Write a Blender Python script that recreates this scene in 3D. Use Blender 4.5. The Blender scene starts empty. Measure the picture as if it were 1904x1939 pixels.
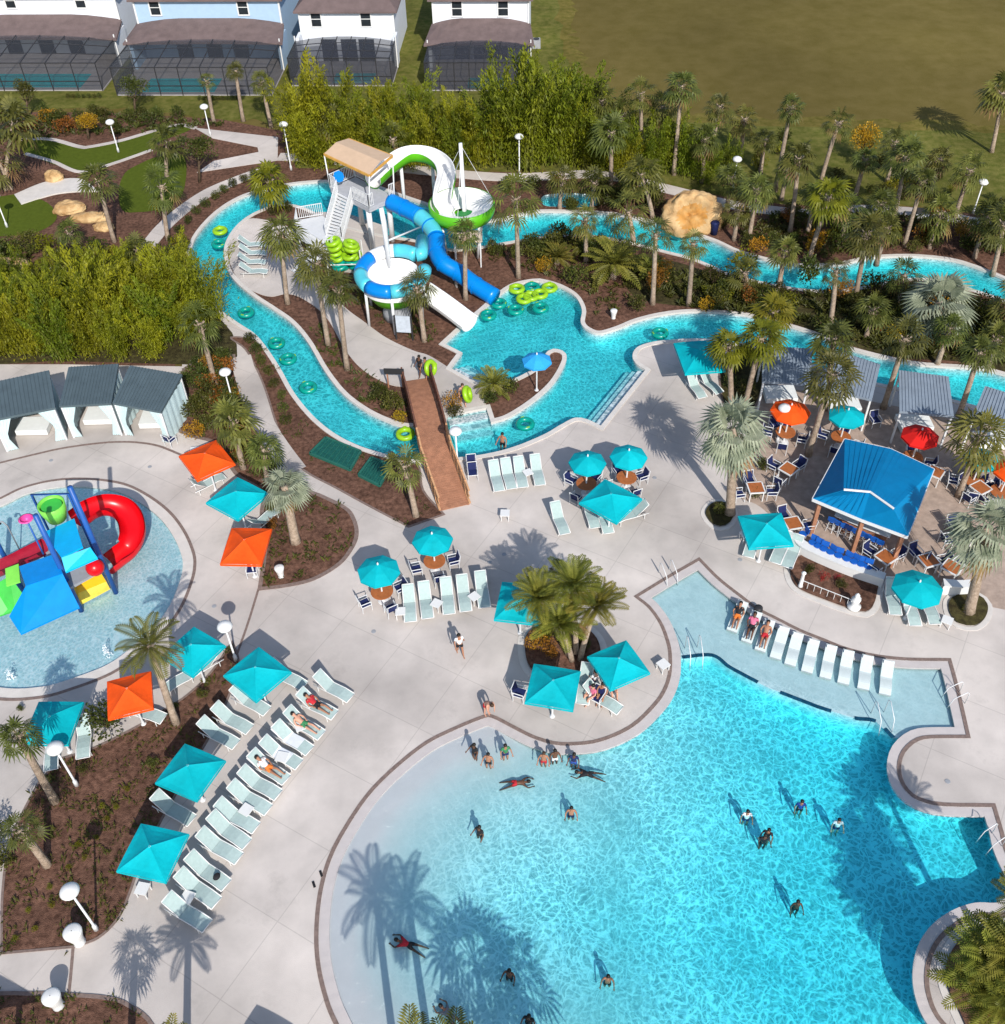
import bpy, math, random
import numpy as np
from mathutils import Vector, Matrix
from mathutils.geometry import tessellate_polygon

random.seed(7)
SC = bpy.context.scene
COL = SC.collection
R = math.radians
# ------------------------------------------------------------------ camera
IW, IH = 1904.0, 1939.4          # the units the place was surveyed in
F, CX, CY, H = 1950.0, 952.0, 969.7, 40.0
ND = (1005.0, 2920.0)
D_ = Vector(((ND[0]-CX)/F, (ND[1]-CY)/F, 1.0)).normalized()
Y_ = (Vector((0, 0, 1)) - D_*D_.z).normalized()
X_ = Y_.cross(-D_)

def c2w(v):
    return Vector((v.dot(X_), v.dot(Y_), -v.dot(D_)))

cam_d = bpy.data.cameras.new('camera')
cam = bpy.data.objects.new('camera', cam_d)
COL.objects.link(cam)
rx_, ry_, rz_ = c2w(Vector((1, 0, 0))), c2w(Vector((0, -1, 0))), c2w(Vector((0, 0, -1)))
cam.matrix_world = Matrix(((rx_.x, ry_.x, rz_.x, 0), (rx_.y, ry_.y, rz_.y, 0), (rx_.z, ry_.z, rz_.z, H), (0, 0, 0, 1)))
cam_d.sensor_fit = 'VERTICAL'
cam_d.sensor_height = 36.0
cam_d.lens = F/IH*36.0
cam_d.clip_end = 3000.0
SC.camera = cam
# ------------------------------------------------------------------ light
SUN_EL = R(37)
SHX, SHY = -0.27, 0.963                     # the way shadows fall on the ground
wd = bpy.data.worlds.new("World")
SC.world = wd
wd.use_nodes = True
nt = wd.node_tree
sky = nt.nodes.new('ShaderNodeTexSky')
sky.sky_type = 'NISHITA'
sky.sun_disc = False
sky.sun_elevation = SUN_EL
sky.sun_rotation = math.atan2(-SHX, -SHY)
bgn = nt.nodes['Background']
bgn.inputs[1].default_value = 0.128
nt.links.new(sky.outputs[0], bgn.inputs[0])
sd = bpy.data.lights.new('sun', 'SUN')
sd.energy = 4.0
sd.angle = R(0.5)
sd.color = (1.0, 0.955, 0.89)
sun = bpy.data.objects.new('sun', sd)
COL.objects.link(sun)
sdir = Vector((SHX*math.cos(SUN_EL), SHY*math.cos(SUN_EL), -math.sin(SUN_EL)))
sun.rotation_euler = sdir.to_track_quat('-Z', 'Y').to_euler()
sun.location = (0, 0, 60)
SC.view_settings.view_transform = 'Standard'
SC.view_settings.look = 'None'
SC.view_settings.exposure = 0.29
SC.view_settings.gamma = 1.0
SC.render.engine = 'CYCLES'
cy = SC.cycles
cy.use_denoising = True
cy.max_bounces = 8
cy.diffuse_bounces = 3
cy.glossy_bounces = 2
cy.transmission_bounces = 4
cy.transparent_max_bounces = 24
cy.caustics_reflective = False
cy.caustics_refractive = False

# ------------------------------------------------------------------ survey helpers
def P(px, py, z=0.0):
    d = c2w(Vector(((px-CX)/F, (py-CY)/F, 1.0)))
    t = (z-H)/d.z
    return Vector((d.x*t, d.y*t, z))

def proj(p):
    q = Vector((p[0], p[1], p[2]-H))
    cx_ = q.x*X_.x + q.y*Y_.x - q.z*D_.x
    cy_ = q.x*X_.y + q.y*Y_.y - q.z*D_.y
    cz_ = q.x*X_.z + q.y*Y_.z - q.z*D_.z
    return (CX+F*cx_/cz_, CY+F*cy_/cz_)

def scale_at(px, py, z=0.0):
    a, b = P(px-5, py, z), P(px+5, py, z)
    return 10.0/(a-b).length

def top_of(bx, by, tx, ty):
    """height and lean of an upright thing standing at (bx,by) whose top shows at (tx,ty)"""
    b = P(bx, by)
    d = c2w(Vector(((tx-CX)/F, (ty-CY)/F, 1.0)))
    # nearest point between ray (0,0,H)+t d and the vertical through b
    w0 = Vector((b.x, b.y, 0)) - Vector((0, 0, H))
    u = Vector((0, 0, 1))
    aa, bb, cc = 1.0, u.dot(d), d.dot(d)
    dd, ee = u.dot(w0), d.dot(w0)
    den = aa*cc-bb*bb
    s = (bb*ee-cc*dd)/den
    t = (aa*ee-bb*dd)/den
    return b, Vector((0, 0, H)) + d*t

def PL(pts, z=0.0):
    return [P(p[0], p[1], z) for p in pts]

def smooth(pts, closed=False, n=6):
    """Catmull-Rom through points; a point with a third element is a sharp corner"""
    W = [(P(p[0], p[1]), len(p) > 2) for p in pts]
    m = len(W)
    out = []
    rng = range(m) if closed else range(m-1)
    for i in rng:
        p1, k1 = W[i]
        p2, k2 = W[(i+1) % m]
        p0 = p1*2-p2 if (k1 or (not closed and i == 0)) else W[(i-1) % m][0]
        p3 = p2*2-p1 if (k2 or (not closed and i == m-2)) else W[(i+2) % m][0]
        steps = n if (p2-p1).length > 0.8 else 2
        for j in range(steps):
            t = j/steps
            out.append(0.5*((2*p1)+(p2-p0)*t+(2*p0-5*p1+4*p2-p3)*t*t+(3*p1-p0-3*p2+p3)*t**3))
    if not closed:
        out.append(W[-1][0].copy())
    return out

def area2(poly):
    return sum(poly[i].x*poly[(i+1) % len(poly)].y-poly[(i+1) % len(poly)].x*poly[i].y for i in range(len(poly)))

def ccw(poly):
    return poly if area2(poly) > 0 else poly[::-1]

def offs(poly, d, closed=True):
    """polygon (ccw) pushed outward by d"""
    n = len(poly)
    out = []
    for i in range(n):
        a = poly[(i-1) % n] if (closed or i > 0) else poly[i]
        c = poly[(i+1) % n] if (closed or i < n-1) else poly[i]
        b = poly[i]
        e1, e2 = (b-a), (c-b)
        e1.z = e2.z = 0
        if e1.length < 1e-6: e1 = e2.copy()
        if e2.length < 1e-6: e2 = e1.copy()
        e1.normalize(); e2.normalize()
        n1, n2 = Vector((e1.y, -e1.x, 0)), Vector((e2.y, -e2.x, 0))
        nn = n1+n2
        if nn.length < 1e-3: nn = n1.copy()
        nn.normalize()
        k = min(1.7, 1.0/max(0.3, nn.dot(n1)))
        out.append(b+nn*(d*k))
    return out

def inside(p, poly):
    c = False
    j = len(poly)-1
    for i in range(len(poly)):
        a, b = poly[i], poly[j]
        if (a.y > p.y) != (b.y > p.y) and p.x < (b.x-a.x)*(p.y-a.y)/(b.y-a.y)+a.x:
            c = not c
        j = i
    return c

# ------------------------------------------------------------------ mesh builder
class MB:
    def __init__(s):
        s.v, s.f, s.m, s.k = [], [], [], 0

    def add(s, vs, fs):
        o = len(s.v)
        s.v += [tuple(v) for v in vs]
        for f in fs:
            s.f.append(tuple(i+o for i in f))
            s.m.append(s.k)
        return s

    def box(s, c, size, rz=0.0, M=None):
        hx, hy, hz = size[0]/2, size[1]/2, size[2]/2
        vs = [Vector((x, y, z)) for z in (-hz, hz) for (x, y) in ((-hx, -hy), (hx, -hy), (hx, hy), (-hx, hy))]
        if M is None:
            M = Matrix.Rotation(rz, 3, 'Z')
        vs = [M @ v + Vector(c) for v in vs]
        return s.add(vs, [(3, 2, 1, 0), (4, 5, 6, 7), (0, 1, 5, 4), (1, 2, 6, 5), (2, 3, 7, 6), (3, 0, 4, 7)])

    def bar(s, a, b, w, h):
        a, b = Vector(a), Vector(b)
        d = b-a
        q = d.to_track_quat('X', 'Z').to_matrix()
        return s.box((a+b)/2, (d.length, w, h), M=q)

    def sweep(s, pts, prof, closed=False, cap=False, up=Vector((0, 0, 1)), scl=None):
        """prof: list of (right, up) offsets; open or closed profile (closed when cap)"""
        pts = [Vector(p) for p in pts]
        n, k = len(pts), len(prof)
        vs = []
        for i in range(n):
            a = pts[(i-1) % n] if (closed or i > 0) else pts[i]
            c = pts[(i+1) % n] if (closed or i < n-1) else pts[i]
            t = (c-a)
            if t.length < 1e-9: t = Vector((0, 0, 1))
            t.normalize()
            r = t.cross(up)
            if r.length < 1e-3: r = t.cross(Vector((0, 1, 0)))
            r.normalize()
            u = r.cross(t)
            q = scl[i] if scl else 1.0
            vs += [pts[i]+r*(x*q)+u*(y*q) for x, y in prof]
        fs = []
        for i in range(n if closed else n-1):
            i2 = (i+1) % n
            for j in range(k if cap else k-1):
                j2 = (j+1) % k
                fs.append((i*k+j, i*k+j2, i2*k+j2, i2*k+j))
        if cap and not closed:
            fs.append(tuple(range(k))[::-1])
            fs.append(tuple((n-1)*k+j for j in range(k)))
        return s.add(vs, fs)

    def tube(s, pts, r, n=8, closed=False):
        if isinstance(r, (list, tuple)):
            return s.sweep(pts, [(math.cos(2*math.pi*j/n), math.sin(2*math.pi*j/n)) for j in range(n)], closed, True, scl=r)
        return s.sweep(pts, [(r*math.cos(2*math.pi*j/n), r*math.sin(2*math.pi*j/n)) for j in range(n)], closed, True)

    def lathe(s, prof, n=20, c=(0, 0, 0), capb=True, capt=True):
        vs, fs = [], []
        for r, z in prof:
            for j in range(n):
                a = 2*math.pi*j/n
                vs.append((c[0]+r*math.cos(a), c[1]+r*math.sin(a), c[2]+z))
        for i in range(len(prof)-1):
            for j in range(n):
                j2 = (j+1) % n
                fs.append((i*n+j, i*n+j2, (i+1)*n+j2, (i+1)*n+j))
        if capb: fs.append(tuple(range(n))[::-1])
        if capt: fs.append(tuple((len(prof)-1)*n+j for j in range(n)))
        return s.add(vs, fs)

    def ball(s, c, r, n=12, m=8, sz=(1, 1, 1)):
        vs, fs = [], []
        for i in range(m+1):
            th = math.pi*i/m
            for j in range(n):
                a = 2*math.pi*j/n
                vs.append((c[0]+r*sz[0]*math.sin(th)*math.cos(a), c[1]+r*sz[1]*math.sin(th)*math.sin(a), c[2]+r*sz[2]*math.cos(th)))
        for i in range(m):
            for j in range(n):
                j2 = (j+1) % n
                fs.append((i*n+j, (i+1)*n+j, (i+1)*n+j2, i*n+j2))
        return s.add(vs, fs)

    def flat(s, poly, z, holes=()):
        rings = [[Vector((p.x, p.y, 0)) for p in poly]]+[[Vector((p.x, p.y, 0)) for p in h] for h in holes]
        tris = tessellate_polygon(rings)
        vs = [Vector((p.x, p.y, z)) for r in rings for p in r]
        fs = []
        for t in tris:
            a, b, c = vs[t[0]], vs[t[1]], vs[t[2]]
            cr = (b-a).cross(c-a).z
            if abs(cr) < 1e-9: continue
            fs.append(tuple(t) if cr > 0 else tuple(t)[::-1])
        return s.add(vs, fs)

    def prism(s, poly, z0, z1, holes=(), bottom=False):
        poly = ccw(poly)
        s.flat(poly, z1, holes)
        if bottom:
            o = len(s.f)
            s.flat(poly, z0, holes)
            for i in range(o, len(s.f)): s.f[i] = s.f[i][::-1]
        for ring, out in [(poly, True)]+[(ccw(list(h)), False) for h in holes]:
            n = len(ring)
            vs = [Vector((p.x, p.y, z0)) for p in ring]+[Vector((p.x, p.y, z1)) for p in ring]
            fs = []
            for i in range(n):
                j = (i+1) % n
                fs.append((i, j, n+j, n+i) if out else (j, i, n+i, n+j))
            s.add(vs, fs)
        return s

    def ribbon(s, poly, d0, d1, z, drop=0.0, closed=True):
        """flat band along a ccw polygon between outward offsets d0<d1; drop > 0 gives it sides"""
        a, b = offs(poly, d0, closed), offs(poly, d1, closed)
        n = len(a)
        zz = [z+0.0007*((i*7) % 11) for i in range(n)]
        vs = [Vector((p.x, p.y, q)) for p, q in zip(a, zz)]+[Vector((p.x, p.y, q)) for p, q in zip(b, zz)]
        fs = [(i, n+i, n+(i+1) % n, (i+1) % n) for i in range(n if closed else n-1)]
        s.add(vs, fs)
        if drop:
            for ring, fl in ((a, True), (b, False)):
                vs = [Vector((p.x, p.y, z)) for p in ring]+[Vector((p.x, p.y, z-drop)) for p in ring]
                fs = []
                for i in range(n if closed else n-1):
                    j = (i+1) % n
                    fs.append((i, j, n+j, n+i) if fl else (j, i, n+i, n+j))
                s.add(vs, fs)
        return s

    def mesh(s, name, mats, sm=False):
        me = bpy.data.meshes.new(name)
        me.from_pydata(s.v, [], s.f)
        for m in (mats if isinstance(mats, (list, tuple)) else [mats]):
            me.materials.append(m)
        if isinstance(mats, (list, tuple)) and len(mats) > 1:
            me.polygons.foreach_set('material_index', s.m)
        if sm:
            me.polygons.foreach_set('use_smooth', [True]*len(s.f))
        me.update()
        return me

    def build(s, name, mats, parent=None, sm=False, loc=(0, 0, 0), rz=0.0):
        o = bpy.data.objects.new(name, s.mesh(name, mats, sm))
        COL.objects.link(o)
        o.location = loc
        o.rotation_euler = (0, 0, rz)
        if parent: o.parent = parent
        return o

# ------------------------------------------------------------------ things and labels
REG = []      # (object, label, image position)
LM = [("the slide tower", 685, 400), ("the green rimmed slide bowl", 875, 390), ("the plunge pool", 1000, 610), ("the wooden bridge", 820, 800),
      ("the rock waterfall", 1310, 390), ("the blue bar roof", 1650, 920), ("the splash pool", 100, 1110), ("the grey cabanas", 170, 740),
      ("the mini golf", 210, 300), ("the bamboo hedge", 200, 590), ("the open field", 1450, 100), ("the pale blue house", 370, 60),
      ("the main pool", 1200, 1600), ("the yellow flower bed", 150, 1600), ("the riverside cabanas", 1680, 715), ("the bend of the river", 390, 470),
      ("the back footpath", 1560, 400), ("the row of in-pool loungers", 1560, 1240), ("the palm planter", 1090, 1220), ("the blue slide tube", 860, 510),
      ("the green turf", 80, 430), ("the lower river channel", 1350, 610), ("the long lounger row", 480, 1500), ("the green ground covers", 660, 870),
      ("the round tree planter", 1361, 974), ("the fan palm bed", 590, 1040)]

def where(px, py, pool=None):
    best = min((l for l in LM if pool is None or l[0] in pool), key=lambda l: (l[1]-px)**2+(l[2]-py)**2*1.3)
    dx, dy = px-best[1], py-best[2]
    if abs(dx)+abs(dy) < 60: return 'beside '+best[0]
    if abs(dx) > abs(dy): return ('left of ' if dx < 0 else 'right of ')+best[0]
    return ('behind ' if dy < 0 else 'in front of ')+best[0]

def tag(o, label=None, cat=None, group=None, kind=None, px=None):
    if label:
        if px is None:
            px = proj(o.location) if o.type == 'EMPTY' else proj(sum((Vector(v.co) for v in o.data.vertices), Vector())/max(1, len(o.data.vertices))+o.location)
        REG.append([o, label, px])
        o['label'] = label
    if cat: o['category'] = cat
    if group: o['group'] = group
    if kind: o['kind'] = kind
    return o

def thing(name, label, cat, loc=(0, 0, 0), rz=0.0, group=None):
    o = bpy.data.objects.new(name, None)
    COL.objects.link(o)
    o.empty_display_size = 0.2
    o.location = loc
    o.rotation_euler = (0, 0, rz)
    return tag(o, label, cat, group, px=proj(Vector(loc)))

def clone(o, parent=None):
    c = o.copy()
    COL.objects.link(c)
    if parent is not None: c.parent = parent
    for ch in o.children:
        clone(ch, c)
    return c

USED = set()
def place(proto, loc, rz, label, group=None, sc=1.0):
    """first call uses the prototype itself, later calls copies of it"""
    if proto.name in USED:
        o = clone(proto)
    else:
        o = proto
        USED.add(proto.name)
    o.location = loc
    o.rotation_euler = (0, 0, rz)
    if sc != 1.0: o.scale = (sc, sc, sc)
    o['category'] = proto['category']
    return tag(o, label, None, group, px=proj(Vector(loc)))

def proto(name, cat):
    o = bpy.data.objects.new(name, None)
    COL.objects.link(o)
    o.empty_display_size = 0.2
    o['category'] = cat
    return o

def struct(name, mb, mat, kind='structure', sm=False):
    o = mb.build(name, mat, sm=sm)
    o['kind'] = kind
    return o

ORD = ['', 'leftmost', 'second', 'third', 'fourth', 'fifth', 'sixth', 'seventh', 'eighth', 'ninth', 'tenth', 'eleventh', 'twelfth', 'thirteenth',
       'fourteenth', 'fifteenth', 'sixteenth', 'seventeenth', 'eighteenth', 'nineteenth', 'twentieth']
def finish_labels():
    by = {}
    for r in REG: by.setdefault(r[1], []).append(r)
    for lab, rs in by.items():
        n = len(rs)
        if n == 1: continue
        xs = [r[2][0] for r in rs]; ys = [r[2][1] for r in rs]
        if max(xs)-min(xs) >= 0.6*(max(ys)-min(ys)):
            rs.sort(key=lambda r: r[2][0]); e0, e1, side = 'leftmost', 'rightmost', 'from left'
        else:
            rs.sort(key=lambda r: r[2][1]); e0, e1, side = 'farthest', 'nearest', 'from the back'
        for i, r in enumerate(rs):
            o_ = e0 if i == 0 else e1 if i == n-1 else (ORD[i+1] if i+1 < len(ORD) else str(i+1)+'th')+' '+side
            r[0]['label'] = f"{lab}, {o_} of {n}"

# ------------------------------------------------------------------ materials
MATS = {}
def ln(nt, a, b): nt.links.new(a, b)

def mat(name, col, rough=0.6, var=0.12, ns=3.0, bump=0.0, bs=40.0, metal=0.0, spec=0.3, rnd=0.0, coat=0.0, col2=None, ns2=None):
    if name in MATS: return MATS[name]
    m = bpy.data.materials.new(name)
    m.use_nodes = True
    t = m.node_tree
    b = t.nodes['Principled BSDF']
    b.inputs['Roughness'].default_value = rough
    b.inputs['Metallic'].default_value = metal
    b.inputs['Specular IOR Level'].default_value = spec
    b.inputs['Coat Weight'].default_value = coat
    tc = t.nodes.new('ShaderNodeTexCoord')
    out = None
    no = t.nodes.new('ShaderNodeTexNoise')
    no.inputs['Scale'].default_value = ns
    no.inputs['Detail'].default_value = 5.0
    no.inputs['Roughness'].default_value = 0.6
    ln(t, tc.outputs['Object'], no.inputs['Vector'])
    mx = t.nodes.new('ShaderNodeMix')
    mx.data_type = 'RGBA'
    c2 = col2 if col2 else tuple(min(1.0, c*(1+var)) for c in col)
    c1 = col if col2 else tuple(c*(1-var) for c in col)
    mr = t.nodes.new('ShaderNodeMapRange')
    mr.inputs[1].default_value = 0.33; mr.inputs[2].default_value = 0.67
    ln(t, no.outputs['Fac'], mr.inputs[0])
    ln(t, mr.outputs[0], mx.inputs['Factor'])
    mx.inputs['A'].default_value = (*c1, 1); mx.inputs['B'].default_value = (*c2, 1)
    out = mx.outputs['Result']
    if ns2:
        n3 = t.nodes.new('ShaderNodeTexNoise')
        n3.inputs['Scale'].default_value = ns2; n3.inputs['Detail'].default_value = 3.0
        ln(t, tc.outputs['Object'], n3.inputs['Vector'])
        mr3 = t.nodes.new('ShaderNodeMapRange')
        mr3.inputs[1].default_value = 0.3; mr3.inputs[2].default_value = 0.7
        mr3.inputs[3].default_value = 0.72; mr3.inputs[4].default_value = 1.18
        ln(t, n3.outputs['Fac'], mr3.inputs[0])
        vm = t.nodes.new('ShaderNodeVectorMath'); vm.operation = 'SCALE'
        ln(t, out, vm.inputs[0]); ln(t, mr3.outputs[0], vm.inputs['Scale'])
        out = vm.outputs[0]
    if rnd:
        oi = t.nodes.new('ShaderNodeObjectInfo')
        hs = t.nodes.new('ShaderNodeHueSaturation')
        m1 = t.nodes.new('ShaderNodeMapRange')
        m1.inputs[3].default_value = 1-rnd; m1.inputs[4].default_value = 1+rnd
        ln(t, oi.outputs['Random'], m1.inputs[0]); ln(t, m1.outputs[0], hs.inputs['Value'])
        ln(t, out, hs.inputs['Color'])
        out = hs.outputs['Color']
    ln(t, out, b.inputs['Base Color'])
    if bump:
        n2 = t.nodes.new('ShaderNodeTexNoise')
        n2.inputs['Scale'].default_value = bs
        n2.inputs['Detail'].default_value = 4.0
        ln(t, tc.outputs['Object'], n2.inputs['Vector'])
        bp = t.nodes.new('ShaderNodeBump')
        bp.inputs['Strength'].default_value = bump
        bp.inputs['Distance'].default_value = 0.05
        ln(t, n2.outputs['Fac'], bp.inputs['Height'])
        ln(t, bp.outputs['Normal'], b.inputs['Normal'])
    MATS[name] = m
    return m

def leaf_mat(name, col, col2, trans=0.35, ns=1.2, rnd=0.25, hue=0.02):
    if name in MATS: return MATS[name]
    m = bpy.data.materials.new(name)
    m.use_nodes = True
    t = m.node_tree
    t.nodes.clear()
    o = t.nodes.new('ShaderNodeOutputMaterial')
    tc = t.nodes.new('ShaderNodeTexCoord')
    no = t.nodes.new('ShaderNodeTexNoise')
    no.inputs['Scale'].default_value = ns; no.inputs['Detail'].default_value = 6.0; no.inputs['Roughness'].default_value = 0.75
    ln(t, tc.outputs['Object'], no.inputs['Vector'])
    mr = t.nodes.new('ShaderNodeMapRange')
    mr.inputs[1].default_value = 0.35; mr.inputs[2].default_value = 0.65
    ln(t, no.outputs['Fac'], mr.inputs[0])
    mx = t.nodes.new('ShaderNodeMix'); mx.data_type = 'RGBA'
    mx.inputs['A'].default_value = (*col, 1); mx.inputs['B'].default_value = (*col2, 1)
    ln(t, mr.outputs[0], mx.inputs['Factor'])
    oi = t.nodes.new('ShaderNodeObjectInfo')
    hs = t.nodes.new('ShaderNodeHueSaturation')
    m1 = t.nodes.new('ShaderNodeMapRange'); m1.inputs[3].default_value = 1-rnd; m1.inputs[4].default_value = 1+rnd
    m2 = t.nodes.new('ShaderNodeMapRange'); m2.inputs[3].default_value = 0.5-hue; m2.inputs[4].default_value = 0.5+hue
    ln(t, oi.outputs['Random'], m1.inputs[0]); ln(t, m1.outputs[0], hs.inputs['Value'])
    mul = t.nodes.new('ShaderNodeMath'); mul.operation = 'MULTIPLY'; mul.inputs[1].default_value = 7.3
    fr = t.nodes.new('ShaderNodeMath'); fr.operation = 'FRACT'
    ln(t, oi.outputs['Random'], mul.inputs[0]); ln(t, mul.outputs[0], fr.inputs[0])
    ln(t, fr.outputs[0], m2.inputs[0]); ln(t, m2.outputs[0], hs.inputs['Hue'])
    ln(t, mx.outputs['Result'], hs.inputs['Color'])
    df = t.nodes.new('ShaderNodeBsdfPrincipled')
    df.inputs['Roughness'].default_value = 0.5
    df.inputs['Specular IOR Level'].default_value = 0.25
    tr = t.nodes.new('ShaderNodeBsdfTranslucent')
    ms = t.nodes.new('ShaderNodeMixShader'); ms.inputs[0].default_value = trans
    ln(t, hs.outputs['Color'], df.inputs['Base Color']); ln(t, hs.outputs['Color'], tr.inputs['Color'])
    ln(t, df.outputs[0], ms.inputs[1]); ln(t, tr.outputs[0], ms.inputs[2]); ln(t, ms.outputs[0], o.inputs['Surface'])
    MATS[name] = m
    return m

def water_mat(name, absorb, density, cell=1.5, lo=0.62, wave=0.35, gl=0.5, caustic_fade=None, hi=1.16):
    """clear water: a rippled surface with caustic light painted into its tint, and a body that soaks up red light"""
    m = bpy.data.materials.new(name)
    m.use_nodes = True
    t = m.node_tree
    t.nodes.clear()
    o = t.nodes.new('ShaderNodeOutputMaterial')
    tc = t.nodes.new('ShaderNodeTexCoord')
    nw = t.nodes.new('ShaderNodeTexNoise')
    nw.inputs['Scale'].default_value = 0.9; nw.inputs['Detail'].default_value = 3.0
    ln(t, tc.outputs['Object'], nw.inputs['Vector'])
    sb = t.nodes.new('ShaderNodeVectorMath'); sb.operation = 'SUBTRACT'; sb.inputs[1].default_value = (0.5, 0.5, 0.5)
    ln(t, nw.outputs['Color'], sb.inputs[0])
    scl = t.nodes.new('ShaderNodeVectorMath'); scl.operation = 'SCALE'; scl.inputs['Scale'].default_value = 1.3
    ln(t, sb.outputs[0], scl.inputs[0])
    ad = t.nodes.new('ShaderNodeVectorMath'); ad.operation = 'ADD'
    ln(t, tc.outputs['Object'], ad.inputs[0]); ln(t, scl.outputs[0], ad.inputs[1])
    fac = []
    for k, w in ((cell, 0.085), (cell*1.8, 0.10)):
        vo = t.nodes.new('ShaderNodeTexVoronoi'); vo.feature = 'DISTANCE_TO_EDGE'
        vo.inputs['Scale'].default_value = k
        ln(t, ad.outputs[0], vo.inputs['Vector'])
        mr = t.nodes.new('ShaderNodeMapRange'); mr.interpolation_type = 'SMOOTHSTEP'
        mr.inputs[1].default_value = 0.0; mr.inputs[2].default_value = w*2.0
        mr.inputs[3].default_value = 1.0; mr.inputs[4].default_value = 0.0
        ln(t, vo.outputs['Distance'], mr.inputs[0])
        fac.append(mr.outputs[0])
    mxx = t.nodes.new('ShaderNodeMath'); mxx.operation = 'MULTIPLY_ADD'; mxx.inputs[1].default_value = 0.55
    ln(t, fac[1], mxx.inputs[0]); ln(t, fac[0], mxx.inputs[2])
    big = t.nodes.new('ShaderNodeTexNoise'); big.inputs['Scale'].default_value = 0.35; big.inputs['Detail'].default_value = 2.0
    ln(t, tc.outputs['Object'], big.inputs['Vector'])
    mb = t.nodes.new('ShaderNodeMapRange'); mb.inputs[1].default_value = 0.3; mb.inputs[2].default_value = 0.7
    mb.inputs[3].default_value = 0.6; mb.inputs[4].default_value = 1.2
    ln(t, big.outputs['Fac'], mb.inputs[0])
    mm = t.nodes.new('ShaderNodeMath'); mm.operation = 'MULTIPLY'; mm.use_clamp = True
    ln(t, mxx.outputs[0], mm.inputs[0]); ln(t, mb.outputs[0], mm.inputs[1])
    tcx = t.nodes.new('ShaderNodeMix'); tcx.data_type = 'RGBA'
    tcx.inputs['A'].default_value = (lo*0.94, lo*0.98, lo, 1); tcx.inputs['B'].default_value = (hi*1.12, hi, hi, 1)  # bright caustic lines and dimmer gaps painted into the surface tint
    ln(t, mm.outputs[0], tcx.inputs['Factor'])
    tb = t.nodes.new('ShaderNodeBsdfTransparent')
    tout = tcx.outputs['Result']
    if caustic_fade:  # mask fading the painted caustics near the shore and over the ledge
        c0, r0, la, lnn = caustic_fade
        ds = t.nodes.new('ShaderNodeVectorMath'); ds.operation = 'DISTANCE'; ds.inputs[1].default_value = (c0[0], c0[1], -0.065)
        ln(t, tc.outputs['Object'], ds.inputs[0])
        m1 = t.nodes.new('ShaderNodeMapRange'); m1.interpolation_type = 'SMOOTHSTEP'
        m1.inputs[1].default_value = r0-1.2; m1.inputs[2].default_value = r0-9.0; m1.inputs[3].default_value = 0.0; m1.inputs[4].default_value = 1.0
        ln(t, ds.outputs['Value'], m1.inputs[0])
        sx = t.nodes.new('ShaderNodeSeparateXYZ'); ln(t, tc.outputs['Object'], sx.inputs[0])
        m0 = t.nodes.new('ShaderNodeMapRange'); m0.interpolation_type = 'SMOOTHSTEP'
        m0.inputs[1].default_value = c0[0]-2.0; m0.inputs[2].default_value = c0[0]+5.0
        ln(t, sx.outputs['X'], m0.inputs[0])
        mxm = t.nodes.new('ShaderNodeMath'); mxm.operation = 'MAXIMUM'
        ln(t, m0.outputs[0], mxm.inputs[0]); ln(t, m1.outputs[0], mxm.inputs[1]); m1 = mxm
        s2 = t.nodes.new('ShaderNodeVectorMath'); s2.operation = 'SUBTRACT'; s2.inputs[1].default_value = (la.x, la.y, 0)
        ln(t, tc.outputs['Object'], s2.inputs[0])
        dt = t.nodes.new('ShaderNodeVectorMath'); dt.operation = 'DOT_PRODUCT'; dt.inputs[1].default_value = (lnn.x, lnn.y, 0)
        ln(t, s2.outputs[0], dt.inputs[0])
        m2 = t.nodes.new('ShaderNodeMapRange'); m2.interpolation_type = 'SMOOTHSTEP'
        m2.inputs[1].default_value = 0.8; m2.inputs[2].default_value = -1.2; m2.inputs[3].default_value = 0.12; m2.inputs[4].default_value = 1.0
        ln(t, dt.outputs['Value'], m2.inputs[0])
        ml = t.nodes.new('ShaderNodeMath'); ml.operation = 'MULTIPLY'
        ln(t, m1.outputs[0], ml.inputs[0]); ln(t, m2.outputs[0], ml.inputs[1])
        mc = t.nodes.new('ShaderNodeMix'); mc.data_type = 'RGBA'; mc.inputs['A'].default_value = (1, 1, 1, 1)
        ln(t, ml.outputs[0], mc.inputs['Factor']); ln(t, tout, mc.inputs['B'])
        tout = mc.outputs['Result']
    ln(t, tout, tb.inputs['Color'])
    wv = t.nodes.new('ShaderNodeTexNoise'); wv.inputs['Scale'].default_value = 2.2; wv.inputs['Detail'].default_value = 4.0
    ln(t, tc.outputs['Object'], wv.inputs['Vector'])
    bp = t.nodes.new('ShaderNodeBump'); bp.inputs['Strength'].default_value = wave; bp.inputs['Distance'].default_value = 0.1
    ln(t, wv.outputs['Fac'], bp.inputs['Height'])
    g = t.nodes.new('ShaderNodeBsdfGlossy'); g.inputs['Roughness'].default_value = 0.08
    ln(t, bp.outputs[0], g.inputs['Normal'])
    fz = t.nodes.new('ShaderNodeFresnel'); fz.inputs['IOR'].default_value = 1.33
    ln(t, bp.outputs[0], fz.inputs['Normal'])
    f2 = t.nodes.new('ShaderNodeMath'); f2.operation = 'MULTIPLY'; f2.inputs[1].default_value = gl
    ln(t, fz.outputs[0], f2.inputs[0])
    ms = t.nodes.new('ShaderNodeMixShader')
    ln(t, f2.outputs[0], ms.inputs[0]); ln(t, tb.outputs[0], ms.inputs[1]); ln(t, g.outputs[0], ms.inputs[2])
    ln(t, ms.outputs[0], o.inputs['Surface'])
    va = t.nodes.new('ShaderNodeVolumeAbsorption')
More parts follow.
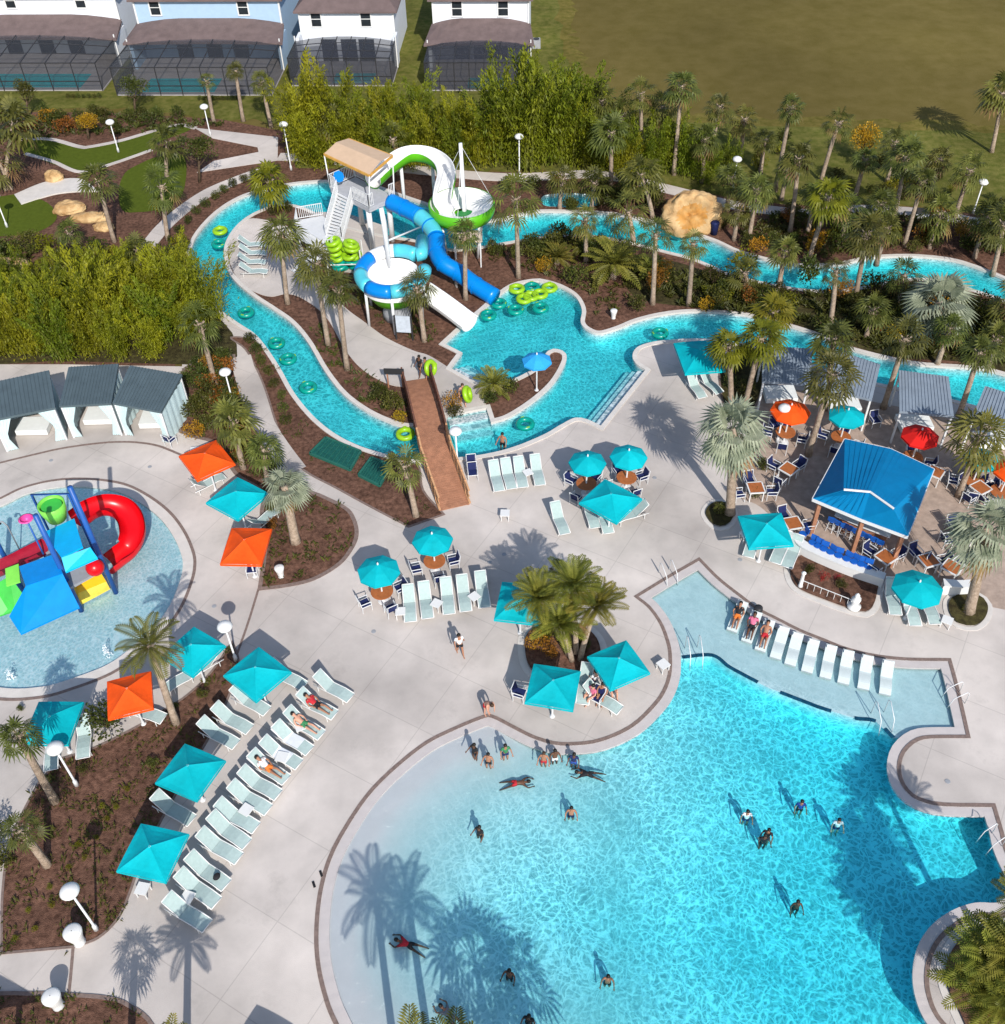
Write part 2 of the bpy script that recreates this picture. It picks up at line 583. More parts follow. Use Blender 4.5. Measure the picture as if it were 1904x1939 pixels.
    va.inputs['Color'].default_value = (*absorb, 1); va.inputs['Density'].default_value = density
    ln(t, va.outputs[0], o.inputs['Volume'])
    return m

def screen_mat(name, col, alpha):
    m = bpy.data.materials.new(name); m.use_nodes = True
    t = m.node_tree; b = t.nodes['Principled BSDF']
    b.inputs['Base Color'].default_value = (*col, 1); b.inputs['Roughness'].default_value = 0.8
    b.inputs['Alpha'].default_value = alpha
    tc = t.nodes.new('ShaderNodeTexCoord'); no = t.nodes.new('ShaderNodeTexNoise'); no.inputs['Scale'].default_value = 1.5
    ln(t, tc.outputs['Object'], no.inputs['Vector'])
    mr = t.nodes.new('ShaderNodeMapRange'); mr.inputs[3].default_value = alpha-0.06; mr.inputs[4].default_value = alpha+0.06
    ln(t, no.outputs['Fac'], mr.inputs[0]); ln(t, mr.outputs[0], b.inputs['Alpha'])
    MATS[name] = m
    return m

M_DECK = mat('pale_concrete', (0.555, 0.50, 0.46), 0.85, 0.07, 0.9, 0.15, 30, ns2=0.16)
def add_joints(m, size=3.4, w=0.022, dark=0.80):
    t = m.node_tree; b = t.nodes['Principled BSDF']
    src = b.inputs['Base Color'].links[0].from_socket
    tc = t.nodes.new('ShaderNodeTexCoord'); mp = t.nodes.new('ShaderNodeMapping'); mp.inputs['Rotation'].default_value = (0, 0, R(31))
    ln(t, tc.outputs['Object'], mp.inputs['Vector'])
    br = t.nodes.new('ShaderNodeTexBrick'); br.offset = 0.0
    br.inputs['Color1'].default_value = (1, 1, 1, 1); br.inputs['Color2'].default_value = (0.965, 0.965, 0.97, 1); br.inputs['Mortar'].default_value = (dark, dark, dark, 1)
    br.inputs['Scale'].default_value = 1.0; br.inputs['Mortar Size'].default_value = w; br.inputs['Brick Width'].default_value = size; br.inputs['Row Height'].default_value = size
    br.inputs['Mortar Smooth'].default_value = 0.3
    ln(t, mp.outputs[0], br.inputs['Vector'])
    no = t.nodes.new('ShaderNodeTexNoise'); no.inputs['Scale'].default_value = 0.45; no.inputs['Detail'].default_value = 8.0; no.inputs['Roughness'].default_value = 0.7
    ln(t, tc.outputs['Object'], no.inputs['Vector'])
    mr = t.nodes.new('ShaderNodeMapRange'); mr.inputs[1].default_value = 0.56; mr.inputs[2].default_value = 0.72; mr.inputs[3].default_value = 1.0; mr.inputs[4].default_value = 0.76
    ln(t, no.outputs['Fac'], mr.inputs[0])
    v1 = t.nodes.new('ShaderNodeVectorMath'); v1.operation = 'MULTIPLY'; ln(t, src, v1.inputs[0]); ln(t, br.outputs['Color'], v1.inputs[1])
    v2 = t.nodes.new('ShaderNodeVectorMath'); v2.operation = 'SCALE'; ln(t, v1.outputs[0], v2.inputs[0]); ln(t, mr.outputs[0], v2.inputs['Scale'])
    ln(t, v2.outputs[0], b.inputs['Base Color'])
add_joints(M_DECK)
M_PAVER = mat('tan_paver', (0.38, 0.29, 0.235), 0.85, 0.18, 2.2, 0.25, 18)
M_BRICK = mat('brown_edging', (0.20, 0.145, 0.125), 0.8, 0.2, 6.0)
M_MULCH = mat('red_mulch', (0.075, 0.038, 0.026), 0.95, 0.3, 4.0, 0.9, 22, spec=0.1, col2=(0.205, 0.108, 0.074), ns2=0.7)
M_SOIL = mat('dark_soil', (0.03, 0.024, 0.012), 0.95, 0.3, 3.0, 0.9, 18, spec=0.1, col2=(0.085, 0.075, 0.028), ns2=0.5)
M_COPING = mat('white_coping', (0.60, 0.56, 0.52), 0.7, 0.07, 2.0)
M_BAND = mat('pool_edge_band', (0.52, 0.475, 0.46), 0.6, 0.05, 2.0)
M_TILE = mat('dark_tile', (0.015, 0.09, 0.16), 0.3, 0.3, 9.0)
M_PLASTER = mat('white_plaster', (0.78, 0.80, 0.80), 0.7, 0.03, 1.0)
M_RPLASTER = mat('aqua_plaster', (0.66, 0.80, 0.80), 0.7, 0.08, 0.7)
M_KFLOOR = mat('splash_pad_floor', (0.74, 0.80, 0.81), 0.7, 0.12, 7.0)
M_GRASS = mat('field_grass', (0.115, 0.09, 0.024), 0.95, 0.25, 0.5, 0.3, 9, spec=0.05, col2=(0.145, 0.112, 0.036), ns2=0.03)
M_LAWN = mat('lawn_grass', (0.085, 0.098, 0.016), 0.95, 0.25, 1.6, 0.8, 12, spec=0.05, col2=(0.165, 0.152, 0.042), ns2=0.2)
M_TURF = mat('green_turf', (0.075, 0.10, 0.012), 0.95, 0.12, 3.0, 0.3, 30, spec=0.05)
M_WHITE = mat('white_paint', (0.70, 0.70, 0.69), 0.4, 0.03, 2.0)
M_METAL = mat('white_metal', (0.66, 0.67, 0.68), 0.35, 0.04, 3.0, spec=0.5)
M_SLING = mat('pale_green_sling', (0.37, 0.47, 0.455), 0.75, 0.06, 6.0, rnd=0.06)
M_SLING2 = mat('white_plastic', (0.78, 0.80, 0.79), 0.4, 0.03, 3.0)
M_TEAL = mat('teal_canvas', (0.0, 0.385, 0.44), 0.75, 0.12, 1.1, 0.35, 4.0, rnd=0.07, spec=0.15)
M_ORANGE = mat('orange_canvas', (0.80, 0.085, 0.008), 0.75, 0.12, 1.1, 0.35, 4.0, spec=0.15)
M_RED = mat('red_canvas', (0.60, 0.015, 0.012), 0.75, 0.12, 1.1, 0.35, 4.0, spec=0.15)
M_LBLUE = mat('light_blue_canvas', (0.03, 0.33, 0.72), 0.75, 0.05, 2.0, spec=0.15)
M_NAVY = mat('navy_sling', (0.012, 0.02, 0.09), 0.7, 0.1, 4.0)
M_BARROOF = mat('blue_metal_roof', (0.0, 0.19, 0.42), 0.65, 0.06, 1.5, spec=0.15)
M_STOOL = mat('blue_stool_plastic', (0.01, 0.10, 0.42), 0.45, 0.08, 3.0)
M_GREYROOF = mat('grey_metal_roof', (0.075, 0.105, 0.12), 0.5, 0.1, 1.5, rnd=0.05)
M_GREYROOF2 = mat('light_grey_canvas_roof', (0.22, 0.265, 0.32), 0.6, 0.1, 1.5)
M_CURTAIN = mat('pale_aqua_curtain', (0.52, 0.66, 0.68), 0.85, 0.06, 3.0)
M_WOOD = mat('red_brown_wood', (0.36, 0.17, 0.10), 0.75, 0.18, 3.0, 0.3, 14)
M_RAIL = mat('light_wood', (0.52, 0.29, 0.15), 0.7, 0.12, 4.0)
M_TABLE = mat('terracotta_tabletop', (0.36, 0.115, 0.035), 0.55, 0.15, 5.0)
M_DARK = mat('dark_metal', (0.03, 0.03, 0.033), 0.5, 0.1, 4.0)
M_GREY = mat('grey_metal', (0.30, 0.31, 0.33), 0.5, 0.08, 3.0)
M_GRID = mat('dark_green_cover', (0.008, 0.085, 0.07), 0.6, 0.25, 6.0)
M_ROCK = mat('tan_rock', (0.40, 0.22, 0.085), 0.9, 0.3, 1.1, 0.9, 6, col2=(0.58, 0.41, 0.21), ns2=1.4)
M_TRUNK = mat('palm_trunk', (0.24, 0.18, 0.13), 0.95, 0.3, 5.0, 0.9, 16, spec=0.1, rnd=0.15, col2=(0.42, 0.33, 0.255))
M_BARK = mat('tree_bark', (0.10, 0.07, 0.045), 0.95, 0.3, 6.0, 0.8, 20, spec=0.1)
M_TAN = mat('tan_roof_canvas', (0.60, 0.42, 0.28), 0.7, 0.05, 2.0)
M_YEL = mat('yellow_plastic', (0.80, 0.42, 0.01), 0.4, 0.06, 2.0)
M_SBLUE = mat('slide_blue', (0.0, 0.20, 0.62), 0.3, 0.04, 2.0, spec=0.4)
M_SAQUA = mat('slide_aqua', (0.08, 0.50, 0.60), 0.3, 0.05, 2.0, spec=0.4)
M_SWHITE = mat('slide_white', (0.80, 0.79, 0.77), 0.3, 0.03, 2.0, spec=0.4)
M_SGREEN = mat('slide_green', (0.10, 0.42, 0.012), 0.35, 0.05, 2.0, spec=0.4)
M_SRED = mat('slide_red', (0.62, 0.003, 0.008), 0.3, 0.06, 2.0, spec=0.4)
M_KBLUE = mat('play_panel_blue', (0.0, 0.24, 0.66), 0.45, 0.08, 2.0)
M_KCYAN = mat('play_panel_cyan', (0.0, 0.42, 0.80), 0.45, 0.06, 2.0)
M_KGREEN = mat('play_green', (0.05, 0.46, 0.06), 0.4, 0.08, 2.0)
M_KLIME = mat('play_lime', (0.20, 0.62, 0.08), 0.4, 0.08, 2.0)
M_KPOST = mat('play_post_blue', (0.02, 0.10, 0.36), 0.4, 0.08, 2.0)
M_LIME = mat('lime_vinyl', (0.27, 0.50, 0.012), 0.35, 0.06, 2.0, spec=0.5)
M_TGREEN = mat('sea_green_vinyl', (0.0, 0.27, 0.21), 0.3, 0.08, 2.0, spec=0.5)
M_PINK = mat('pink_plastic', (0.75, 0.08, 0.35), 0.4, 0.05, 2.0)
M_SIDE_W = mat('white_siding', (0.70, 0.73, 0.78), 0.7, 0.03, 2.0)
M_SIDE_B = mat('pale_blue_siding', (0.36, 0.50, 0.66), 0.7, 0.03, 2.0)
M_SHINGLE = mat('brown_shingle', (0.145, 0.105, 0.10), 0.9, 0.15, 1.2, 0.4, 12)
M_GLASSD = mat('dark_window_glass', (0.02, 0.025, 0.03), 0.15, 0.2, 2.0, spec=0.6)
M_HPOOL = mat('house_pool_water', (0.0, 0.40, 0.44), 0.1, 0.12, 1.5, spec=0.5)
M_SCREEN = screen_mat('insect_screen', (0.04, 0.045, 0.056), 0.50)
M_SCREEN2 = screen_mat('dense_insect_screen', (0.03, 0.033, 0.045), 0.68)
M_SKIN = [mat('skin_light', (0.55, 0.29, 0.20), 0.55, 0.06, 5.0), mat('skin_tan', (0.36, 0.17, 0.10), 0.55, 0.06, 5.0), mat('skin_brown', (0.13, 0.06, 0.035), 0.55, 0.06, 5.0)]
M_HAIR = [mat('hair_dark', (0.012, 0.009, 0.007), 0.5), mat('hair_brown', (0.05, 0.025, 0.012), 0.5), mat('hair_fair', (0.30, 0.19, 0.08), 0.5)]
CLOTH = {k: mat('cloth_'+k, c, 0.8, 0.06, 4.0) for k, c in dict(white=(0.75, 0.75, 0.76), black=(0.015, 0.015, 0.018), red=(0.45, 0.02, 0.03), blue=(0.03, 0.08, 0.35),
         navy=(0.015, 0.025, 0.10), pink=(0.65, 0.15, 0.25), green=(0.04, 0.2, 0.08), orange=(0.7, 0.18, 0.03), grey=(0.2, 0.2, 0.21), towel=(0.72, 0.74, 0.78)).items()}
L_SABAL = leaf_mat('fan_palm_leaf', (0.046, 0.060, 0.011), (0.195, 0.200, 0.042), 0.32, 2.6, 0.28, 0.028)
L_YELP = leaf_mat('yellowish_palm_leaf', (0.09, 0.10, 0.006), (0.23, 0.21, 0.016), 0.35, 2.0, 0.15)
L_DATE = leaf_mat('date_palm_leaf', (0.085, 0.10, 0.014), (0.30, 0.275, 0.045), 0.3, 2.0, 0.15)
L_DEAD = leaf_mat('dry_frond', (0.16, 0.10, 0.035), (0.26, 0.17, 0.07), 0.2, 2.0)
L_SILV = leaf_mat('silver_palm_leaf', (0.13, 0.16, 0.10), (0.38, 0.405, 0.285), 0.15, 2.5, 0.1, 0.005)
L_BAMB = leaf_mat('bamboo_leaf', (0.14, 0.16, 0.007), (0.41, 0.40, 0.02), 0.42, 2.2, 0.15, 0.012)
L_BAMB2 = leaf_mat('green_bamboo_leaf', (0.085, 0.125, 0.008), (0.28, 0.315, 0.018), 0.42, 2.2, 0.2, 0.012)
L_SHRUB = leaf_mat('shrub_leaf', (0.03, 0.042, 0.008), (0.12, 0.125, 0.022), 0.3, 2.0, 0.35, 0.03)
L_YSHRUB = leaf_mat('lime_shrub_leaf', (0.10, 0.11, 0.005), (0.28, 0.25, 0.015), 0.3, 2.0, 0.2, 0.02)
L_GOLD = leaf_mat('golden_leaf', (0.30, 0.17, 0.01), (0.55, 0.34, 0.02), 0.3, 2.0, 0.1)
L_ORNG = leaf_mat('rust_leaf', (0.16, 0.07, 0.012), (0.36, 0.17, 0.02), 0.3, 2.0, 0.2)
L_REDF = leaf_mat('red_flower', (0.30, 0.02, 0.012), (0.45, 0.06, 0.02), 0.3, 3.0, 0.2)
M_ROCKIN = mat('ochre_rock', (0.50, 0.22, 0.04), 0.9, 0.3, 1.3, 0.9, 6, col2=(0.46, 0.28, 0.11), ns2=1.4)
M_LAWN2 = mat('thin_grass', (0.105, 0.095, 0.018), 0.95, 0.25, 1.6, 0.6, 12, spec=0.05, col2=(0.18, 0.142, 0.04), ns2=0.2)
L_COVER = leaf_mat('ground_cover_leaf', (0.035, 0.045, 0.009), (0.12, 0.12, 0.02), 0.3, 1.0, 0.1)
# ================================================================== SETTING
# ---- outlines (surveyed; a third element marks a sharp corner)
RU = [(2150, 640), (1990, 580), (1920, 538), (1875, 517), (1810, 495), (1748, 487), (1701, 486), (1649, 489), (1612, 497), (1584, 502), (1531, 505), (1488, 500),
      (1438, 489), (1392, 475), (1348, 455), (1270, 430), (1192, 412), (1155, 405.6), (1103, 402.5), (1031, 401), (998, 405), (924, 420), (850, 402), (760, 372),
      (700, 352), (621, 345), (589, 346), (551, 350), (508, 359), (464, 371.5), (427, 391.6), (396, 418), (371, 450), (359, 483)]
RL = [(359, 483), (366, 512), (385, 545), (415, 585), (450, 612), (483, 634), (508, 664), (532, 701), (557, 745), (592, 788), (633, 822), (680, 846), (732, 862), (773, 871), (815, 874),
      (862, 869), (918, 862), (974, 848), (1030, 825), (1063, 806), (1090, 793), (1112, 796), (1138.4, 808.4, 1), (1223.5, 701.5, 1), (1205, 689), (1199, 674), (1208, 659),
      (1233, 650), (1261, 646), (1310, 643), (1354, 645), (1450, 660), (1520, 685), (1600, 712), (1700, 735), (1800, 757), (1904, 785), (2150, 850)]
ISL = [(563, 390), (526, 388.6), (495, 398), (464, 415), (439.6, 439.6), (425.7, 470.6), (430, 508), (449, 535.6), (483, 563.5), (515.8, 585), (553, 611.8), (584, 649),
       (615, 701.6), (649, 745), (689, 776), (732.5, 797.5), (773, 808), (844, 802, 1), (848, 787, 1), (922, 773, 1), (930.7, 800.6, 1), (964.7, 789.8), (1011, 760), (1048, 726), (1070, 689),
       (1071, 671), (1057, 663), (1039, 666), (1018, 694), (985, 714), (950, 727), (915, 732, 1), (853, 698.5, 1), (875, 669, 1), (841, 652, 1), (878, 618), (918, 584), (946, 559),
       (974, 541), (1011, 533), (1031, 534.4), (1062, 544), (1090, 562), (1103, 587), (1101, 612), (1115, 626), (1137, 632), (1171, 622.6), (1205, 608.7), (1248, 597.8),
       (1295, 591.6), (1341, 591.6), (1403, 596), (1450, 605.6), (1499, 619.5), (1551, 636.5), (1605, 660), (1686, 681), (1748, 692), (1841, 698.5), (1904, 711), (2150, 790, 1),
       (2150, 690, 1), (1990, 612), (1904, 570), (1872, 558), (1800, 537), (1748, 528), (1700, 531), (1624, 546), (1562, 551), (1496, 545), (1418, 529), (1372, 515.5), (1357, 508), (1310, 489),
       (1264, 477), (1202, 461), (1140, 449), (1093, 446), (1031, 449), (968, 458), (903, 469), (850, 472), (790, 456), (720, 445), (640, 425), (600, 405)]
MP = [(642, 1939), (618, 1876), (605.6, 1814), (604, 1752), (611.8, 1684), (630, 1622), (661, 1563.5), (701.6, 1504.7), (751, 1455), (810, 1408.7), (865.6, 1381), (909, 1363),
      (925, 1358, 1), (940, 1363), (974, 1381), (1011, 1399), (1048, 1410), (1078, 1412), (1124, 1408), (1164.7, 1395), (1202, 1375), (1232.8, 1347), (1257.6, 1316), (1271.5, 1279),
      (1272.5, 1236), (1265, 1205), (1253, 1177), (1232.8, 1149), (1209.6, 1130, 1), (1266.9, 1095), (1324, 1062, 1), (1359.8, 1098), (1403, 1132), (1434, 1155), (1471, 1174), (1514.6, 1196),
      (1557, 1213), (1600, 1230), (1655, 1243.7), (1717, 1250.8), (1796, 1252, 1), (1810, 1304), (1830, 1392, 1), (1779, 1392), (1748, 1393.8), (1726, 1403), (1707.7, 1421.7), (1700, 1443),
      (1700, 1465), (1707.7, 1486.7), (1726, 1508), (1754, 1520.8), (1791, 1527), (1879.5, 1528.5, 1), (1893.5, 1576), (1905, 1618), (1945, 1700, 1), (1902, 1727.6), (1856, 1729), (1816, 1743),
      (1782, 1768), (1760, 1802), (1751, 1845), (1755.7, 1888), (1776, 1932), (1830, 1990), (1900, 2100, 1), (900, 2250, 1), (720, 2080)]
KP = [(0, 946), (46, 924.5), (108, 910.6), (170, 909), (232, 918), (278.6, 940), (319, 971), (347, 1008), (364, 1048), (366, 1075), (359, 1105), (340.6, 1149), (309.6, 1192.6), (263, 1236),
      (210.5, 1273), (139, 1301), (77, 1318), (0, 1321), (-80, 1300), (-150, 1230), (-170, 1120), (-120, 1020), (-60, 970)]
LEDGE = [(1293, 1239.7), (1350.5, 1236), (1384.5, 1259), (1437, 1287), (1454, 1296), (1539, 1329), (1558, 1336), (1621, 1355), (1661, 1361), (1695, 1392)]
ru, rl = smooth(RU), smooth(RL)
ring = ccw(ru[:-1]+rl)
isl = ccw(smooth(ISL, True))
mp = ccw(smooth(MP, True))
kp = ccw(smooth(KP, True))
POND = ccw(smooth([(1028, 372), (1060, 366), (1105, 367), (1132, 373), (1136, 386), (1105, 392), (1060, 392), (1030, 388)], True))

# ---- ground, reaching the horizon, open where there is water
big = [Vector((-700, -60, 0)), Vector((700, -60, 0)), Vector((700, 1500, 0)), Vector((-700, 1500, 0))]
struct('field', MB().flat(big, -0.03, [ring, mp, kp, POND]), M_GRASS)
# ---- pool deck south of the river
deck = [P(-420, 690), P(120, 690), P(345, 694), P(352, 640), P(359, 560)]+rl+[P(2300, 860), P(2500, 1500), P(2300, 2600), P(800, 2600), P(-900, 2600), P(-900, 1500)]
struct('pool_deck', MB().flat(ccw(deck), 0.0, [mp, kp]), M_DECK)
# ---- planted land north of the river
north = ru+[P(359, 560), P(330, 700), P(-350, 700), P(-250, 420), P(-160, 225), P(0, 212), P(200, 213), P(420, 226), P(545, 250), P(560, 318), P(900, 325), P(1110, 328), P(1240, 346), P(1370, 372),
             P(1500, 389), P(1720, 391), P(1960, 418), P(2150, 440)]
struct('mulch_bed', MB().flat(ccw(north), -0.006, [POND]), M_MULCH)
struct('island_mulch', MB().flat(isl, 0.0), M_MULCH)
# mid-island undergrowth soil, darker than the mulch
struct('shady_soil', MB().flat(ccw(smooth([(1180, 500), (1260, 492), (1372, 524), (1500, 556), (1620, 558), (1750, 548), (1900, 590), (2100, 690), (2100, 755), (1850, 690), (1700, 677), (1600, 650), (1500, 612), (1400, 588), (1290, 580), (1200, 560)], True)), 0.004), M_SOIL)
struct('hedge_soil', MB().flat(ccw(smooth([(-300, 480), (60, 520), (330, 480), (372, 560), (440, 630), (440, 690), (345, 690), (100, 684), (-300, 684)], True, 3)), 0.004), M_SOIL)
rj = random.Random(5)
def ragged(pts, amp):
    pl = smooth(pts, True, 14)
    return ccw([p+Vector((rj.gauss(0, amp), rj.gauss(0, amp), 0)) for p in pl])
LAWN = [(-260, 222), (150, 205), (400, 224), (540, 242), (560, 316), (900, 322), (1110, 327), (1250, 346), (1370, 372), (1500, 388), (1720, 389), (1960, 415), (2300, 440, 1), (2400, 270, 1), (1900, 250), (1400, 235), (1140, 205), (1078, 120), (1058, 20), (1050, -80, 1), (-400, -80, 1), (-400, 200, 1)]
struct('lawn', MB().flat(ragged(LAWN, 0.22), -0.012), M_LAWN)
struct('lawn_edge', MB().flat(ragged([(500, 320, 1), (1110, 326), (1370, 371), (1720, 388), (2300, 440, 1), (2400, 255, 1), (1900, 232), (1400, 218), (1170, 190), (1104, 110), (1082, 10), (1075, -90, 1), (500, -90, 1)], 0.4), -0.019), M_LAWN2)
# ---- island patio and walks
patio = [(437, 450), (455, 425), (480, 414), (530, 424), (560, 440), (578, 480), (600, 520), (649, 578), (689, 609), (732, 640), (782, 664), (813, 674), (853, 698.5, 1), (912, 730, 1), (922, 773, 1),
         (848, 787, 1), (844, 800, 1), (800, 742), (739, 729), (689, 702), (655, 664), (618, 601), (577, 568), (545, 557), (515, 562), (489, 556), (460, 540), (440, 510), (433, 480)]
struct('island_patio', MB().prism(smooth(patio, True), -0.05, 0.03), M_DECK)
struct('tower_pad', MB().prism(PL([(560, 432), (600, 402), (650, 402), (735, 430), (735, 500), (690, 520), (625, 512)]), -0.05, 0.024), M_DECK)
def walk(name, pts, w, z=0.02, m=None):
    c = smooth(pts)
    return struct(name, MB().ribbon(c, -w/2, w/2, z, 0.05, False), m or M_DECK)
walk('back_footpath', [(528, 297), (600, 300), (700, 312), (880, 331), (985, 336), (1110, 330), (1180, 338), (1280, 362), (1375, 386), (1450, 397), (1540, 405), (1620, 397), (1720, 401), (1800, 412), (1856, 422), (1960, 436), (2100, 455)], 1.35)
walk('garden_footpath', [(520, 318), (480, 330), (440, 345), (395, 365), (350, 395), (310, 430), (275, 470), (230, 500), (170, 520), (90, 512)], 1.25, 0.024)
struct('golf_path', MB().prism(PL([(368, 242), (527, 260), (526, 304), (373, 327), (405, 305), (490, 288), (488, 279), (403, 262)]), -0.05, 0.016), M_DECK)
walk('golf_kerb_path', [(40, 264), (96, 264), (150, 278), (172, 278), (235, 265), (330, 238), (372, 243)], 0.5, 0.026)
walk('turf_border', [(48, 291), (100, 306), (154, 326), (217, 309), (288, 284)], 0.4, 0.026)
struct('golf_footbridge', MB().prism(smooth([(28, 370, 1), (75, 350), (110, 342), (155, 341), (188, 364, 1), (150, 364), (110, 368), (75, 377), (41, 388, 1)], True), -0.02, 0.10), M_COPING)
for pts in ([(50, 262), (96, 260), (172, 278), (240, 264), (330, 240), (362, 245), (300, 270), (288, 284), (217, 308), (154, 325), (46, 288)],
            [(237, 328), (262, 312), (300, 297), (350, 297), (345, 370), (300, 396), (262, 402), (232, 398), (225, 360)],
            [(-60, 370), (0, 372), (40, 368), (90, 384), (108, 413), (78, 437), (30, 446), (-60, 442)]):
    struct('putting_turf', MB().flat(ccw(smooth(pts, True, 4)), 0.012), M_TURF)
# ---- beds on the pool deck
def bed(pts, m=M_MULCH, kerb=0.22, z=0.012, cm=None):
    pl = ccw(smooth(pts, True, 5))
    struct('mulch_bed', MB().flat(pl, z), m)
    if kerb:
        struct('bed_edging', MB().ribbon(pl, 0.0, kerb, 0.03, 0.06), cm or M_BRICK)
    return pl
B1 = bed([(352, 700), (440, 676, 1), (444, 700), (452, 740), (470, 800), (492, 840), (520, 880), (577, 928), (609, 943), (652, 965), (667, 986), (672, 1011), (664, 1035), (640, 1066), (593, 1094), (545, 1106), (497, 1112, 1),
          (507, 1035), (500, 975), (500, 930), (450, 895), (415, 840), (362, 822), (340, 800)], M_MULCH)
B2 = bed([(440, 640), (487, 648), (515, 682), (540, 722), (565, 762), (598, 800), (635, 828), (682, 852), (735, 868), (788, 880), (800, 930), (838, 974, 1), (775, 996, 1), (702, 958), (640, 924), (578, 890), (545, 850), (525, 800), (505, 738), (488, 698), (466, 660)], M_MULCH, 0.12)
B3 = bed([(440, 1218, 1), (402, 1274), (356, 1318), (309, 1349), (257, 1380), (173, 1421), (112, 1440, 1), (74, 1486, 1), (46, 1539), (20, 1600), (8, 1690), (6, 1803, 1), (139, 1791, 1), (186, 1774), (223, 1737), (244, 1690), (262, 1640), (300, 1560), (345, 1480), (395, 1395), (425, 1335), (450, 1260)], M_MULCH, 0.1)
B4 = bed([(-40, 1900), (70, 1886), (124, 1888), (200, 1894), (240, 1907), (285, 1945), (300, 2030), (-60, 2030)], M_MULCH, 0.15)
B5 = bed([(994, 1220), (1005, 1197), (1035, 1182), (1085, 1180), (1125, 1205), (1138, 1240), (1130, 1285), (1090, 1300), (1050, 1290), (1005, 1268)], M_MULCH, 0.35, 0.16, M_COPING)
B6 = bed([(1496, 1082), (1506, 1062), (1520, 1052, 1), (1570, 1074), (1620, 1094), (1664, 1107, 1), (1657, 1140), (1646, 1157), (1624, 1159), (1562, 1138), (1510, 1114)], M_MULCH, 0.3, 0.10, M_COPING)
B7 = bed([(1336, 974), (1347, 956), (1366, 952), (1385, 962), (1388, 982), (1374, 997), (1352, 996)], M_SOIL, 0.25, 0.12, M_COPING)
B8 = bed([(1797, 1140), (1815, 1128), (1850, 1128), (1869, 1146), (1866, 1170), (1845, 1187), (1815, 1183), (1799, 1165)], M_SOIL, 0.25, 0.12, M_COPING)
B9 = bed([(1366, 690), (1400, 672), (1440, 660), (1445, 720), (1425, 775), (1395, 785), (1372, 765)], M_SOIL, 0.12)
struct('bar_patio', MB().flat(ccw(smooth([(1430, 810), (1450, 740), (1560, 745), (1700, 770), (1830, 800), (2060, 850), (2060, 1150), (1880, 1150), (1800, 1126), (1660, 1093), (1580, 1065), (1508, 1020), (1440, 960), (1400, 940), (1392, 900)], True)), 0.006), M_PAVER)
B10 = bed([(1790, 1850), (1800, 1805), (1830, 1772), (1880, 1757), (1960, 1760), (2080, 1830), (2080, 2000), (1880, 2000), (1812, 1910)], M_MULCH, 0.3, 0.14, M_COPING)
walk('garden_walk', [(456, 676), (468, 720), (482, 762), (500, 805), (528, 850), (560, 893)], 1.35, 0.038)
walk('deck_joint', [(-30, 884), (60, 862), (130, 847), (220, 837), (290, 842), (345, 862)], 0.16, 0.004, M_BRICK)
walk('deck_joint', [(447, 1245), (470, 1180), (490, 1115)], 0.12, 0.004, M_BRICK)
walk('deck_joint', [(139, 1792), (134, 1850), (130, 1888)], 0.12, 0.004, M_BRICK)

# ---- pools: walls, floors, water, copings
def walls(name, poly, depth, m, outward=False):
    n = len(poly)
    vs = [Vector((p.x, p.y, 0.0)) for p in poly]+[Vector((p.x, p.y, -depth)) for p in poly]
    struct(name, MB().add(vs, [(i, n+i, n+(i+1) % n, (i+1) % n) if not outward else ((i+1) % n, n+(i+1) % n, n+i, i) for i in range(n)]), m)
walls('pool_wall', mp, 1.9, M_PLASTER)
arc = smooth(MP[:12]+[(925, 1358)], False)
arc = [P(760, 2150), P(690, 2040)]+arc
AN = np.array([(p.x, p.y) for p in arc])
def beach(x, y):
    a, b = AN[:-1], AN[1:]
    ab = b-a
    t = np.clip(((x-a[:, 0])*ab[:, 0]+(y-a[:, 1])*ab[:, 1])/np.maximum(1e-9, (ab**2).sum(1)), 0, 1)
    d = np.hypot(a[:, 0]+t*ab[:, 0]-x, a[:, 1]+t*ab[:, 1]-y).min()
    s = min(1.0, max(0.0, (d-1.2)/14.0))
    return 0.075 if d < 1.2 else min(1.3, 0.075+1.23*s**0.9)
xs = np.arange(min(p.x for p in mp)-1, max(p.x for p in mp)+1, 0.6)
ys = np.arange(min(p.y for p in mp)-1, max(p.y for p in mp)+1, 0.6)
near = offs(mp, 0.9)
vs = [(x, y, -beach(x, y)) for y in ys for x in xs]
ins = [inside(Vector(v), near) for v in vs]
nx = len(xs)
fs = [(j*nx+i, j*nx+i+1, (j+1)*nx+i+1, (j+1)*nx+i) for j in range(len(ys)-1) for i in range(nx-1) if any(ins[q] for q in (j*nx+i, j*nx+i+1, (j+1)*nx+i+1, (j+1)*nx+i))]
struct('pool_floor', MB().add(vs, fs), M_PLASTER, sm=True)
ledge = PL(LEDGE)+PL([(1760, 1400), (1850, 1410), (1815, 1236), (1717, 1235), (1600, 1214), (1471, 1158), (1403, 1116), (1324, 1046), (1190, 1130), (1240, 1170), (1258, 1239)])
struct('pool_ledge_floor', MB().prism(ledge, -1.7, -0.22), mat('ledge_plaster', (0.82, 0.86, 0.86), 0.7, 0.05, 1.5))
lt = smooth(LEDGE)
for a, b in ((0, 19), (22, 31), (34, len(lt)-6), (len(lt)-4, len(lt))):
    sgm = lt[a:b]
    if len(sgm) > 1: struct('ledge_tile_line', MB().ribbon(sgm, -0.09, 0.09, -0.195, 0.03, False), M_TILE)
